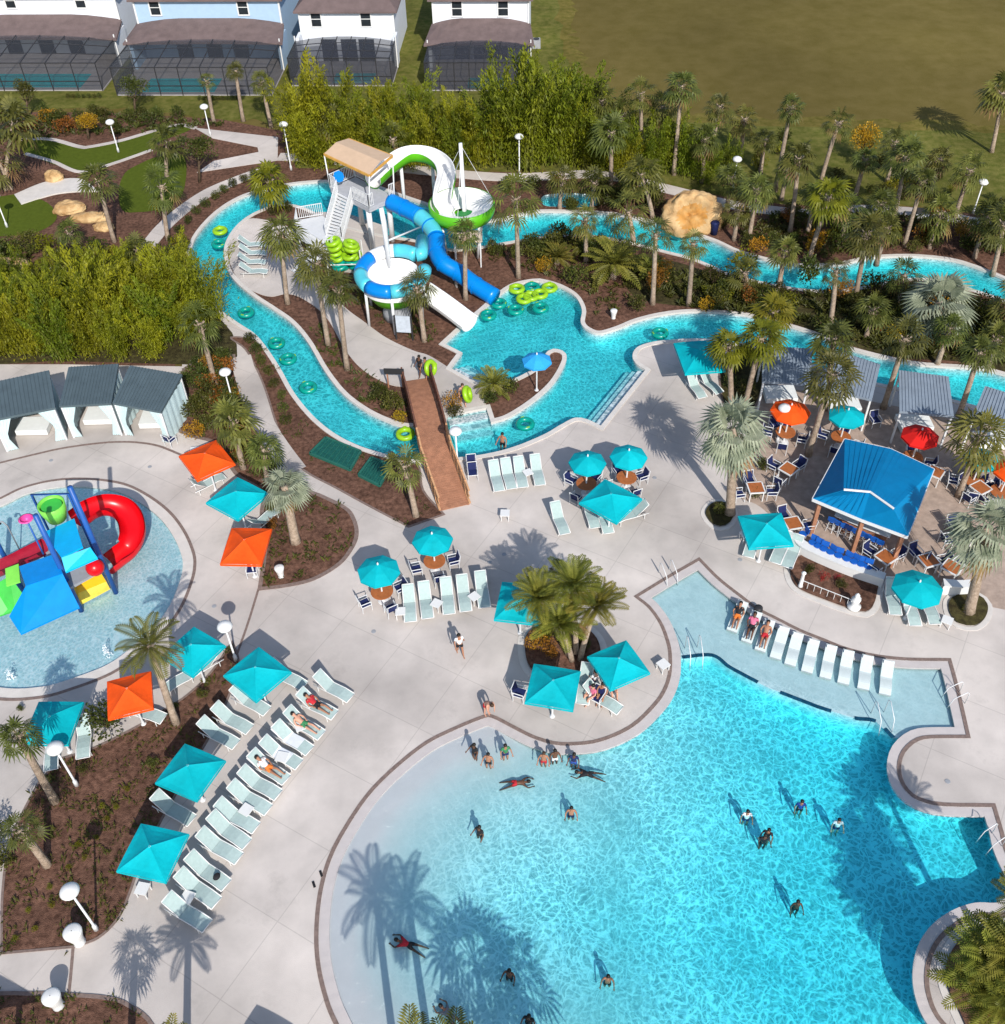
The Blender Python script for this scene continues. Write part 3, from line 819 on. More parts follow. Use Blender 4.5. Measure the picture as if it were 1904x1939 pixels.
# the shore is close to a circle: the painted caustic lines fade out towards it and over the shallow ledge
A_ = np.c_[2*AN, np.ones(len(AN))]; sol = np.linalg.lstsq(A_, (AN**2).sum(1), rcond=None)[0]
c0 = (sol[0], sol[1]); r0 = math.sqrt(sol[2]+sol[0]**2+sol[1]**2)
la, lb_ = P(1293, 1239.7), P(1695, 1392); ld = (lb_-la).normalized(); lnn = Vector((-ld.y, ld.x, 0))
W_POOL = water_mat('pool_water', (0.0, 0.945, 0.994), 0.84, 2.9, 0.80, hi=1.40, caustic_fade=(c0, r0, la, lnn))
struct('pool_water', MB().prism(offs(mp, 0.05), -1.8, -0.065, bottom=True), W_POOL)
struct('pool_edge_band', MB().ribbon(mp, -0.42, 0.0, -0.015, 0.12), M_BAND)
struct('pool_edge_line', MB().ribbon(mp, 0.0, 0.17, 0.012, 0.03), M_BRICK)
tl = [(1796, 1258), (1808, 1304), (1822, 1386), (1779, 1386)]
# river
walls('river_wall', ring, 1.2, M_RPLASTER)
walls('island_wall', isl, 1.2, M_RPLASTER, True)
struct('river_floor', MB().flat(offs(ring, 0.1), -0.95), M_RPLASTER)
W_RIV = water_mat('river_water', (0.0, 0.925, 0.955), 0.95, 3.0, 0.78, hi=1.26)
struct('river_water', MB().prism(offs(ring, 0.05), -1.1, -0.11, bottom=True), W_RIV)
struct('river_coping', MB().ribbon(ring, -0.03, 0.26, 0.06, 0.16), M_COPING)
struct('island_coping', MB().ribbon(isl, -0.26, 0.03, 0.06, 0.16), M_COPING)
for k, (a, b, dn) in enumerate((((848, 790), (922, 776), 1), ((853, 700), (912, 731), -1))):   # entry steps
    pa, pb = P(*a), P(*b)
    t = (pb-pa).normalized(); nrm = Vector((t.y, -t.x, 0))
    if (nrm.y < 0) != (dn > 0): nrm = -nrm
    for i in range(3):
        q = [pa+nrm*(i*0.55), pb+nrm*(i*0.55), pb+nrm*(i*0.55+0.55), pa+nrm*(i*0.55+0.55)]
        struct('entry_step', MB().prism(q, -1.1, -0.2-0.2*i), M_PLASTER)
pa, pb = P(1136, 805), P(1220, 700)
t = (pb-pa).normalized(); nrm = Vector((-t.y, t.x, 0))
for i in range(3):
    q = [pa+nrm*(i*0.4), pb+nrm*(i*0.4), pb+nrm*(i*0.4+0.4), pa+nrm*(i*0.4+0.4)]
    struct('entry_step', MB().prism(q, -1.1, -0.22-0.2*i), M_PLASTER)
# splash pool
walls('splash_pool_wall', kp, 0.5, M_PLASTER)
struct('splash_pool_floor', MB().flat(offs(kp, 0.1), -0.16), M_KFLOOR)
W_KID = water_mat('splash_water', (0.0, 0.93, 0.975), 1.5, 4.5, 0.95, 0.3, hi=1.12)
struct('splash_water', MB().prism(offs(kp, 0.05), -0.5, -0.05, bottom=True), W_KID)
struct('splash_pool_coping', MB().ribbon(kp, -0.55, 0.0, -0.01, 0.2), M_COPING)
struct('splash_pool_edge_line', MB().ribbon(kp, 0.0, 0.16, 0.012, 0.03), M_BRICK)
# pond behind the slides
walls('pond_wall', POND, 0.8, M_RPLASTER)
struct('pond_floor', MB().flat(offs(POND, 0.1), -0.7), M_RPLASTER)
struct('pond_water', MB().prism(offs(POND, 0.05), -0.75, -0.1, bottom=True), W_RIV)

# ================================================================== PLANTS
def fan_mesh(name, rad, nleaf, seed, blades=9, spread=105, mats=(L_SABAL, L_DEAD), pet=0.5, low=-55, wid=1.0, dead=0.12, fold=0.25):
    rn = random.Random(seed)
    mb = MB()
    for i in range(nleaf):
        f = (i+0.5)/nleaf
        el = R(82-(82-low)*f**0.9+rn.uniform(-8, 8))
        az = i*2.39996+rn.uniform(-0.25, 0.25)
        L = rad*rn.uniform(0.85, 1.1)
        d = Vector((math.cos(az)*math.cos(el), math.sin(az)*math.cos(el), math.sin(el)))
        s = Vector((-math.sin(az), math.cos(az), 0))
        nrm = s.cross(d)*-1
        if nrm.z < 0: nrm = -nrm
        mb.k = 1 if (f > 1-dead and rn.random() < 0.75) else 0
        c = d*L*pet-Vector((0, 0, 0.10*L*math.cos(el)))
        w = 0.02*rad
        mb.add([-s*w*0.4, s*w*0.4, c+s*w, c-s*w], [(0, 1, 2, 3)])
        tw = rn.uniform(-0.5, 0.5)
        s2 = (s*math.cos(tw)+nrm*math.sin(tw))
        n2 = (nrm*math.cos(tw)-s*math.sin(tw))
        d2 = (d-Vector((0, 0, 0.35*(1-f*0.3)))).normalized()
        bl = L*(1-pet)*1.15
        for k in range(blades):
            a = R(-spread+2*spread*k/(blades-1))
            l = bl*(0.62+0.38*math.cos(a*0.75))*rn.uniform(0.9, 1.05)
            v = d2*math.cos(a)+s2*math.sin(a)
            q = d2*-math.sin(a)+s2*math.cos(a)
            tip = c+v*l-Vector((0, 0, l*0.22))-n2*(fold*l*abs(math.sin(a)))
            mid = c+v*l*0.55+n2*(0.03*l)
            hw = wid*l*math.sin(R(spread)/(blades-1))*0.58
            mb.add([c, mid-q*hw, tip, mid+q*hw], [(0, 1, 2, 3)])
    return mb.mesh(name, list(mats))

def feather_mesh(name, rad, nfr, seed, mats=(L_DATE, L_DEAD), nl=15, low=-25, ll=0.28, dead=0.08, droop=0.55):
    rn = random.Random(seed)
    mb = MB()
    for i in range(nfr):
        f = (i+0.5)/nfr
        el = R(80-(80-low)*f+rn.uniform(-8, 8))
        az = i*2.39996+rn.uniform(-0.3, 0.3)
        L = rad*rn.uniform(0.85, 1.1)
        h = Vector((math.cos(az), math.sin(az), 0))
        s = Vector((-math.sin(az), math.cos(az), 0))
        pts = []
        p = Vector((0, 0, 0)); e = el
        for k in range(nl+1):
            pts.append(p.copy())
            p = p+(h*math.cos(e)+Vector((0, 0, 1))*math.sin(e))*(L/nl)
            e -= droop*2.0/nl*(0.4+1.2*k/nl)
        mb.k = 1 if (f > 1-dead) else 0
        for k in range(nl):
            a, b = pts[k], pts[k+1]
            mb.add([a-s*0.012*rad, a+s*0.012*rad, b+s*0.01*rad, b-s*0.01*rad], [(0, 1, 2, 3)])
            if k < 2: continue
            t = (b-a).normalized(); up = s.cross(t)*-1
            if up.z < 0: up = -up
            l = ll*rad*math.sin(math.pi*min(0.97, (k+1.5)/(nl+2)))**0.6
            for sg in (-1, 1):
                v = (s*sg*0.85+t*0.55+up*0.25).normalized()
                q = t*(L/nl*0.62)
                m_ = a+v*l*0.5
                tp = a+v*l-Vector((0, 0, l*0.22))
                mb.add([a-q*0.4, m_-q*0.6, tp, m_+q], [(0, 1, 2, 3)])
    return mb.mesh(name, list(mats))

SAB = [fan_mesh('sabal_crown_%d' % i, 1.0, n_, 20+i, 10, 100, wid=w_, low=l_, dead=d_, pet=p_) for i, (n_, w_, l_, d_, p_) in enumerate(((26, .70, -45, .12, .52), (22, .66, -35, .05, .56), (30, .72, -58, .22, .5), (24, .62, -50, .15, .58), (20, .74, -28, .0, .5), (28, .66, -62, .28, .55), (23, .8, -40, .1, .48)))]
SABY = [fan_mesh('pale_crown_%d' % i, 1.0, 32, 40+i, 11, 105, wid=0.8, low=-48, mats=(L_YELP, L_DEAD), dead=0.05) for i in range(2)]
BISM = [fan_mesh('silver_crown_%d' % i, 1.0, 26, 60+i, 19, 125, (L_SILV, L_DEAD), 0.5, -48, 0.85, 0.06, 0.45) for i in range(3)]
DATE = [feather_mesh('date_crown_%d' % i, 1.0, 30, 80+i, nl=20, low=12, ll=0.24, droop=0.46, dead=0.04) for i in range(3)]
COCO = [feather_mesh('feather_crown_%d' % i, 1.0, 20, 90+i, (L_SABAL, L_DEAD), 18, -35, 0.30) for i in range(2)]
CYC = [feather_mesh('cycad_crown_%d' % i, 1.0, 34, 96+i, (L_DATE, L_DEAD), 14, -8, 0.20, 0.0, 0.5) for i in range(2)]

def trunk(b, top, r0, r1, parent, name='trunk', bend=0.0):
    n = 9
    pts, rad = [], []
    L = top-b
    for i in range(n+1):
        t = i/n
        p = Vector((L.x*t**1.25, L.y*t**1.25, L.z*t))
        pts.append(p-Vector((0, 0, 0.1)) if i == 0 else p)
        rad.append((r0*1.35 if i == 0 else r0)*(1-t)+r1*t+(0.03 if i % 2 else 0)*r0)
    mb = MB().tube(pts, rad, 8)
    return mb.build(name, M_TRUNK, parent, True)

def palm(kind, bx, by, tx, ty, rpx, label, name='cabbage_palm', hmax=14.0, boots=True):
    b, top = top_of(bx, by, tx, ty)
    if top.z > hmax: top.z = hmax
    cr = {'s': SAB, 'y': SABY, 'b': BISM, 'd': DATE, 'c': COCO}[kind]
    r = rpx/scale_at(tx, ty, top.z)*(1.0 if kind == 'b' else 1.22*random.uniform(0.9, 1.12))
    t = thing(name, label, 'palm tree', b, 0, {'s': 'cabbage palms', 'y': 'cabbage palms', 'b': 'silver fan palms', 'd': 'date palms', 'c': 'feather palms'}[kind])
    loc = top-b
    r0 = {'s': 0.17, 'y': 0.17, 'b': 0.26, 'd': 0.15, 'c': 0.17}[kind]
    tr = trunk(b, top, r0, r0*0.8, t)
    c = bpy.data.objects.new('crown', random.choice(cr))
    COL.objects.link(c)
    c.parent = t
    c.location = loc-Vector((0, 0, r*0.05))
    c.rotation_euler = (random.uniform(-0.22, 0.22), random.uniform(-0.22, 0.22), random.uniform(0, 6.28))
    c.scale = (r, r, r*random.uniform(0.85, 1.15))
    if boots and kind in 'sy':
        bm_ = MB()
        for k in range(16):
            a = k*2.4; z = -0.05-0.035*k
            bm_.bar(Vector((0.15*math.cos(a), 0.15*math.sin(a), z)), Vector((0.33*math.cos(a), 0.33*math.sin(a), z+0.16)), 0.09, 0.03)
        o = bm_.build('old_leaf_bases', M_TRUNK, t); o.location = loc
    return t

# cabbage palms: base, crown centre, crown radius
PALMS = [('s', 405.6, 232, 391, 152, 17), ('s', 461, 229, 446, 133, 17), ('s', 514, 241, 495, 154, 20), ('s', 217, 458, 186, 342, 34), ('s', 319, 455, 306, 350, 42), ('s', 316, 334, 317, 268, 38),
         ('y', 512, 398, 511, 342, 38), ('s', 545, 575, 532, 440, 39), ('s', 622, 655, 598, 498, 38), ('s', 658, 700, 640, 545, 42), ('s', 804, 646, 790, 542, 36), ('s', 882, 567, 881, 440, 30),
         ('s', 982, 526, 977, 375, 46), ('s', 1110, 498, 1109, 414, 27), ('s', 1236, 576, 1242, 442, 40), ('s', 1304, 579, 1313, 460, 30), ('s', 1157, 353, 1158, 250, 38), ('s', 1276, 331, 1291, 162, 34),
         ('s', 1344, 310, 1364, 200, 30), ('s', 1214, 310, 1214, 176, 36), ('s', 1137, 294, 1140, 190, 32), ('s', 1403, 291, 1411, 224, 27), ('s', 1440, 328, 1449, 264, 24), ('s', 1468, 362, 1499, 202, 25),
         ('s', 1496, 443, 1514, 299, 34), ('s', 1555, 344, 1589, 231, 28), ('s', 1418, 458, 1434, 358, 34), ('y', 1534, 486, 1572, 372, 40), ('s', 1690, 427, 1717, 296, 34), ('s', 1712, 467, 1748, 342, 32),
         ('s', 1808, 412, 1838, 321, 32), ('s', 1878, 288, 1899, 175, 38), ('s', 1621, 557, 1642, 440, 38), ('s', 1472, 557, 1488, 475, 30), ('s', 1573, 612, 1584, 512, 28), ('y', 1384, 773, 1380, 655, 36),
         ('y', 1411, 770, 1443, 640, 42), ('y', 1450, 712, 1466, 590, 36), ('s', 1531, 862, 1578, 708, 48), ('s', 1560, 775, 1580, 640, 36), ('s', 1673, 773, 1716, 640, 38), ('s', 1816, 788, 1856, 666, 38),
         ('s', 1815, 940, 1856, 825, 52), ('s', 409, 729, 378, 612, 42), ('s', 461, 887, 440, 795, 42), ('s', 508, 915, 500, 850, 36), ('s', 788, 977, 766, 882, 36), ('s', 105, 1518, 34, 1392, 40),
         ('s', 90, 1638, 40, 1572, 42), ('s', 1236, 412, 1214, 330, 40), ('s', 1200, 455, 1190, 400, 44), ('s', 1660, 500, 1680, 430, 30), ('s', 1880, 520, 1902, 420, 48), ('s', 12, 360, 26, 232, 42),
         ('s', 632, 300, 626, 228, 32), ('s', 756, 330, 744, 262, 30), ('s', 22, 358, -6, 300, 40), ('s', 150, 480, 130, 440, 30), ('s', 280, 560, 262, 470, 28), ('s', 1775, 690, 1800, 620, 38), ('s', 1890, 640, 1925, 560, 40), ('s', 1590, 470, 1606, 395, 32), ('s', 1655, 462, 1670, 385, 30), ('s', 1760, 470, 1782, 402, 32), ('s', 1845, 488, 1870, 410, 36), ('s', 1376, 400, 1386, 335, 28), ('s', 1330, 345, 1336, 262, 28), ('s', 1250, 305, 1256, 200, 30), ('s', 1170, 300, 1180, 215, 32), ('s', 1420, 560, 1410, 515, 30), ('s', 1700, 590, 1712, 520, 34), ('s', 1640, 640, 1655, 585, 32), ('s', 1870, 700, 1890, 640, 36), ('s', 1060, 395, 1066, 338, 30), ('s', 1120, 398, 1126, 345, 32), ('s', 1620, 372, 1640, 300, 28), ('s', 1480, 378, 1492, 318, 26), ('s', 1760, 372, 1780, 300, 28), ('s', 1680, 345, 1696, 268, 26), ('s', 1390, 455, 1400, 395, 28), ('s', 1530, 440, 1546, 368, 28)]
for k, bx, by, tx, ty, r in PALMS:
    hh = top_of(bx, by, tx, ty)[1].z
    adj = 'yellow green fan palm' if k == 'y' else ('tall fan palm' if hh > 6 else 'low bushy fan palm' if hh < 3.2 else 'green fan palm')
    palm(k, bx, by, tx, ty, r, f"{adj} {where(bx, by)}")
palm('b', 1779, 648, 1779, 572, 82, 'large silver fan palm above the river channel', 'silver_fan_palm')
palm('b', 1382, 974, 1388, 812, 82, 'silver fan palm standing in the round kerbed planter', 'silver_fan_palm')
palm('b', 1834, 1160, 1868, 1000, 78, 'leaning silver fan palm in the planter right of the bar', 'silver_fan_palm')
palm('b', 560, 1026, 540, 922, 50, 'silver fan palm in the bed beside the orange canopy', 'silver_fan_palm')
palm('c', 334, 1369, 285, 1222, 54, 'feathery palm leaning over the red orange canopy', 'feather_palm')
# clustered date palms: several trunks, several crowns
def date_clump(label, bx, by, heads, r):
    b = P(bx, by)
    t = thing('date_palm_clump', label, 'palm tree', b, 0, 'clustered date palms')
    for i, (ox, oy, tx, ty, h) in enumerate(heads):
        top = P(tx, ty, h)
        b2 = P(bx+ox, by+oy, 0.15)
        st = MB()
        L = top-b2
        st.tube([b2-b+Vector((L.x*q**1.3, L.y*q**1.3, L.z*q)) for q in [j/7 for j in range(8)]], [0.15-0.05*j/7 for j in range(8)], 7)
        st.build('trunk', M_TRUNK, t, True)
        c = bpy.data.objects.new('crown', DATE[i % 3]); COL.objects.link(c); c.parent = t
        c.location = top-b; c.rotation_euler = (0, 0, i*1.7); c.scale = (r,)*3
date_clump('clump of feathery date palms in the planter beside the main pool', 1085, 1245,
           [(-8, -4, 1022, 1135, 3.5), (6, -8, 1085, 1110, 4.2), (14, 4, 1130, 1150, 3.4), (-2, 6, 1062, 1185, 2.5)], 1.62)
date_clump('clump of date palms on the pool peninsula at bottom right', 1880, 1880,
           [(-10, -20, 1872, 1825, 2.9), (20, 10, 1925, 1815, 3.5), (0, 20, 1860, 1880, 2.2), (20, 30, 1905, 1905, 2.6)], 1.8)
date_clump('pair of slender date palms at the right edge of the pool peninsula', 1880, 1850, [(-18, 4, 1940, 1715, 4.4), (14, -14, 1985, 1690, 4.7)], 1.35)
# palms just outside the bottom edge whose shadows fall into the picture
for i, (x, y, h, r, k) in enumerate([(772, 2150, 6.2, 1.7, 'c'), (842, 2140, 5.8, 1.65, 'c'), (985, 2235, 5.0, 2.1, 's'), (1060, 2225, 4.4, 1.6, 's'), (246, 2078, 3.7, 1.0, 's'), (356, 2105, 4.4, 1.45, 'd'), (876, 2040, 1.5, 0.6, 'd')]):
    b = P(x, y)
    t = thing('cabbage_palm' if k == 's' else 'feather_palm', f"palm at the bottom edge {where(x, y)}", 'palm tree', b, 0, 'palms along the bottom edge')
    top = b+Vector((0.1*h, 0.05*h, h))
    trunk(b, top, 0.16, 0.13, t)
    c = bpy.data.objects.new('crown', {'s': SAB, 'c': COCO, 'd': DATE}[k][i % 2]); COL.objects.link(c); c.parent = t
    c.location = top-b; c.scale = (r,)*3; c.rotation_euler = (0, 0, i)
for x, y, r in ((1162, 528, 70), (1230, 520, 36), (935, 740, 44), (1055, 500, 40), (1105, 478, 34)):
    h = 1.1 if r > 50 else 0.5
    b = P(x, y)
    t = thing('cycad', f"spreading feathery cycad {where(x, y)}", 'palm shrub', b, 0, 'low feathery palms')
    MB().lathe([(0.22, -0.05), (0.26, 0.3), (0.18, h)], 9).build('trunk', M_TRUNK, t, True)
    c = bpy.data.objects.new('crown', CYC[int(r) % 2]); COL.objects.link(c); c.parent = t
    q = r/scale_at(x, y)
    c.location = (0, 0, h); c.scale = (q, q, q*0.85)

# ---- bamboo
def bamboo_mesh(seed, h=1.0, n=17, leaves=330, spread=0.24):
    rn = random.Random(seed)
    st, lf = MB(), MB()
    for i in range(n):
        a = rn.uniform(0, 6.28); q = rn.uniform(0.02, 0.11)
        b = Vector((q*math.cos(a), q*math.sin(a), 0))
        a2 = a+rn.uniform(-0.6, 0.6); out = rn.uniform(0.05, spread+0.06)
        hh = h*rn.uniform(0.55, 1.08)
        pts = [b+Vector((math.cos(a2)*out*t*t, math.sin(a2)*out*t*t, hh*(t-0.05*t**4))) for t in [k/6 for k in range(7)]]
        st.tube(pts, [0.006*(1-0.8*k/6) for k in range(7)], 5)
        for k in range(leaves):
            t = rn.uniform(0.03, 1.0)**0.75
            j = min(5, int(t*6)); u = t*6-j
            p = pts[j].lerp(pts[j+1], u)
            w = 0.062*(1.2-t*1.0)
            p = p+Vector((rn.gauss(0, w), rn.gauss(0, w), rn.gauss(0, 0.02)))
            d = (Vector((p.x*1.6+rn.gauss(0, 0.28), p.y*1.6+rn.gauss(0, 0.28), 0))+(pts[j+1]-pts[j]).normalized()*rn.choice((0.9, 0.7, -0.5))).normalized()
            s = d.cross(Vector((rn.gauss(0, 0.3), rn.gauss(0, 0.3), 1))).normalized()
            l = rn.uniform(0.026, 0.056); ww = l*0.13
            lf.add([p, p+d*l*0.5-s*ww, p+d*l, p+d*l*0.5+s*ww], [(0, 1, 2, 3)])
    return st, lf
BM = []
for i in range(4):
    st, lf = bamboo_mesh(300+i)
    BM.append((st.mesh('bamboo_culms_%d' % i, mat('bamboo_culm', (0.16, 0.17, 0.03), 0.6)), lf.mesh('bamboo_leaves_%d' % i, L_BAMB), lf.mesh('bamboo_leaves_green_%d' % i, L_BAMB2)))
def bamboo(x, y, h, green, label):
    t = thing('bamboo_clump', label, 'bamboo', P(x, y), random.uniform(0, 6.28), 'bamboo clumps screening the park')
    m = BM[random.randrange(4)]
    for nm, me in (('culms', m[0]), ('foliage', m[2 if green else 1])):
        c = bpy.data.objects.new(nm, me); COL.objects.link(c); c.parent = t
        q = random.uniform(1.15, 1.45)
        c.scale = (h*q, h*q, h)
for y, h, x0, x1, dx in ((676, 4.1, 2, 350, 58), (640, 4.5, -25, 400, 56), (602, 4.5, 5, 400, 56), (566, 4.3, -20, 385, 58)):
    x = x0
    while x < x1:
        bamboo(x+random.uniform(-8, 8), y+random.uniform(-8, 8), h*random.uniform(0.75, 1.2), random.random() < 0.3, f"olive bamboo clump {where(x, y)}")
        x += dx
for y, h, x0, x1, dx in ((312, 6.3, 572, 1130, 42), (282, 6.9, 585, 1120, 44)):
    x = x0
    while x < x1:
        k = 1.14 if 940 < x < 1070 else 0.80 if 730 < x < 830 else 0.93
        bamboo(x+random.uniform(-7, 7), y+random.uniform(-6, 6), h*k*random.uniform(0.78, 1.16), random.random() < (0.25 if x < 900 else 0.65), f"tall feathery bamboo clump {where(x, y)}")
        x += dx
for x, y, h, gq in ((1150, 320, 4.6, 1), (1180, 300, 5.2, 1), (1228, 330, 4.8, 1), (1255, 318, 5.0, 1), (1300, 330, 4.2, 1), (1335, 345, 3.6, 1), (1180, 335, 3.6, 0), (1380, 330, 3.2, 1), (346, 560, 4.2, 0), (352, 590, 4.4, 0), (1895, 450, 2.6, 1)):
    bamboo(x, y, h, gq, f"green bamboo clump {where(x, y)}")

# ---- shrubs and small trees
def leafball(seed, n, lmat, size=0.16, lo=-0.5, name='shrub_foliage'):
    rn = random.Random(seed)
    mb = MB()
    lobes = [(Vector((rn.uniform(-0.5, 0.5), rn.uniform(-0.5, 0.5), rn.uniform(0.0, 0.5))), rn.uniform(0.35, 0.6)) for _ in range(7)]
    for i in range(n):
        c, r = rn.choice(lobes)
        d = Vector((rn.gauss(0, 1), rn.gauss(0, 1), rn.gauss(0.25, 1))).normalized()
        p = c+d*r*rn.uniform(0.55, 1.05)
        if p.z < lo: continue
        d2 = (d+Vector((rn.gauss(0, 0.5), rn.gauss(0, 0.5), rn.gauss(0.1, 0.5)))).normalized()
        s = d2.cross(Vector((rn.gauss(0, 1), rn.gauss(0, 1), rn.gauss(0, 1)))).normalized()
        l = size*rn.uniform(0.7, 1.3)
        mb.add([p, p+d2*l*0.5-s*l*0.3, p+d2*l, p+d2*l*0.5+s*l*0.3], [(0, 1, 2, 3)])
    return mb.mesh(name, lmat)
SHR = {'g': [leafball(500+i, 620, L_SHRUB) for i in range(3)], 'y': [leafball(510+i, 520, L_YSHRUB) for i in range(2)], 'o': [leafball(520, 520, L_ORNG), leafball(521, 500, L_GOLD)],
       'r': [leafball(530, 420, L_REDF, 0.12)], 'G': [leafball(540, 1500, L_GOLD, 0.10)], 'D': [leafball(550+i, 1500, L_SHRUB, 0.11) for i in range(2)]}
STEM = MB()
for k in range(6):
    STEM.tube([(0, 0, -0.62), (0.2*math.cos(k), 0.2*math.sin(k), -0.1), (0.45*math.cos(k), 0.45*math.sin(k), 0.45)], [0.05, 0.035, 0.015], 5)
STEM = STEM.mesh('shrub_stems', M_BARK)
NAMES = {'g': 'dark green shrub', 'y': 'lime yellow shrub', 'o': 'rust coloured shrub', 'r': 'red flowering plant', 'D': 'dense dark bush', 'G': 'golden leaved tree'}
def shrub(k, x, y, rpx, label=None, name='shrub', cat='shrub', z=0.0):
    b = P(x, y, z)
    r = rpx/scale_at(x, y, z)
    t = thing(name, label or f"{NAMES[k]} {where(x, y)}", cat, b, random.uniform(0, 6.28), NAMES[k]+'s')
    for nm, me in (('foliage', random.choice(SHR[k])), ('stems', STEM)):
        c = bpy.data.objects.new(nm, me); COL.objects.link(c); c.parent = t
        c.location = (0, 0, r*0.62); c.scale = (r*0.95, r*0.95, r*random.uniform(0.8, 1.15))
    return t
def tree(k, x, y, tx, ty, rpx, label, name='broadleaf_tree'):
    b, top = top_of(x, y, tx, ty)
    t = thing(name, label, 'tree', b, 0)
    r = rpx/scale_at(tx, ty, top.z)
    L = top-b
    m = MB().tube([Vector((0, 0, -0.1)), L*0.4, L*0.8], [0.14, 0.10, 0.06], 7)
    for q in range(5):
        a = q*1.3
        m.tube([L*(0.45+0.05*q), L*0.8+Vector((0.6*r*math.cos(a), 0.6*r*math.sin(a), 0.1*r))], [0.06, 0.02], 5)
    m.build('trunk', M_BARK, t, True)
    c = bpy.data.objects.new('crown', random.choice(SHR[k])); COL.objects.link(c); c.parent = t
    c.location = L-Vector((0, 0, 0.2*r)); c.scale = (r*1.05, r*1.05, r*1.05); c.rotation_euler = (0, 0, random.uniform(0, 6))
    return t
tree('G', 1636, 312, 1638, 262, 34, 'golden yellow tree at the edge of the open field', 'golden_tree')
tree('D', 256, 216, 254, 168, 26, 'dark bushy tree in front of the pale blue house')
tree('D', 52, 226, 50, 170, 24, 'thin dark tree in front of the leftmost house')
tree('D', 378, 345, 376, 280, 34, 'dark broad tree beside the golf path')
tree('D', 30, 262, 24, 215, 36, 'dark tree left of the mini golf turf')
tree('G', 168, 262, 163, 228, 22, 'small yellow green tree above the mini golf turf')
SHRUBS = ([('g', 118, 240, 20), ('g', 248, 230, 17), ('g', 300, 229, 17), ('g', 340, 226, 17), ('g', 90, 236, 18), ('o', 150, 246, 16)] +
          [('g', 527-22*i+0.35*i*i, 326+4.5*i+0.72*i*i, 12) for i in range(12)] +                                     # row along the garden path
          [('y', 1408, 528, 36), ('y', 1378, 560, 20), ('g', 1532, 533, 34), ('g', 1655, 560, 36), ('y', 1488, 590, 26), ('g', 1445, 600, 22), ('o', 1338, 590, 18), ('g', 1090, 540, 30),
           ('g', 1210, 590, 24), ('y', 1340, 560, 16), ('g', 1262, 540, 22), ('g', 1350, 540, 26), ('g', 1440, 560, 20), ('g', 1700, 600, 26), ('g', 1840, 600, 34), ('g', 1880, 650, 36), ('y', 1700, 640, 22),
           ('g', 1620, 590, 24), ('g', 1740, 645, 26), ('o', 1660, 625, 20), ('g', 1040, 480, 30), ('g', 1080, 470, 26), ('g', 1010, 492, 22), ('o', 1030, 515, 18), ('g', 935, 480, 18), ('y', 940, 288, 34),
           ('y', 900, 300, 22), ('o', 1435, 480, 20), ('g', 1460, 470, 22), ('o', 1540, 480, 18), ('g', 1600, 470, 26), ('g', 1560, 490, 20), ('o', 1640, 480, 16), ('g', 1400, 420, 22), ('g', 1372, 430, 20),
           ('g', 1850, 480, 34), ('g', 1880, 430, 36), ('y', 1900, 470, 26), ('g', 1460, 425, 18), ('g', 1180, 375, 24), ('g', 1160, 390, 26), ('g', 1220, 385, 26), ('g', 1240, 400, 22), ('g', 1010, 360, 22),
           ('g', 960, 365, 20), ('o', 1060, 350, 14), ('g', 1130, 360, 20), ('g', 745, 775, 26), ('g', 720, 755, 22), ('o', 758, 800, 15), ('o', 858, 772, 22), ('g', 862, 790, 18), ('g', 970, 745, 22), ('g', 930, 765, 20),
           ('o', 745, 876, 14), ('o', 770, 875, 12), ('g', 640, 580, 24), ('g', 660, 560, 22), ('g', 580, 530, 18), ('g', 520, 408, 14), ('g', 548, 400, 14), ('g', 695, 575, 22), ('g', 615, 545, 18),
           ('g', 205, 1378, 46), ('g', 370, 790, 30), ('g', 400, 770, 32), ('g', 425, 800, 30), ('g', 385, 735, 28), ('o', 370, 828, 22), ('g', 415, 720, 26), ('g', 440, 835, 26), ('g', 466, 870, 24), ('o', 395, 700, 22),
           ('g', 498, 690, 15), ('g', 512, 712, 15), ('g', 524, 735, 15), ('g', 534, 758, 15), ('g', 540, 782, 15), ('g', 545, 806, 15), ('g', 488, 668, 15), ('g', 476, 650, 15), ('g', 520, 970, 18), ('o', 520, 1000, 14),
           ('o', 1015, 1225, 24), ('o', 1045, 1238, 22), ('y', 1030, 1210, 22), ('g', 1120, 1270, 20), ('g', 1110, 1225, 20), ('o', 1850, 1880, 28), ('o', 1880, 1920, 26), ('y', 1840, 1830, 26), ('g', 1900, 1860, 30),
           ('g', 1530, 1085, 14), ('r', 1560, 1098, 12), ('g', 1592, 1112, 14), ('r', 1585, 1098, 9), ('g', 1366, 975, 18), ('g', 1830, 1158, 14), ('g', 5, 1640, 34), ('g', -5, 1600, 40), ('g', 42, 1345, 10),
           ('g', 292, 1450, 14), ('g', 330, 1345, 12), ('g', 385, 1320, 16), ('g', 160, 1462, 14), ('g', 80, 540, 24), ('g', 190, 520, 24), ('g', 250, 500, 26), ('g', 330, 500, 22), ('y', 300, 400, 16), ('y', 120, 505, 22),
           ('g', 20, 490, 30), ('g', 60, 470, 26), ('g', 1430, 940, 18), ('g', 1444, 890, 18), ('g', 1410, 745, 22), ('g', 1395, 700, 20), ('g', 1380, 735, 18)])
for s in SHRUBS:
    shrub(*s)
rf_ = random.Random(31)
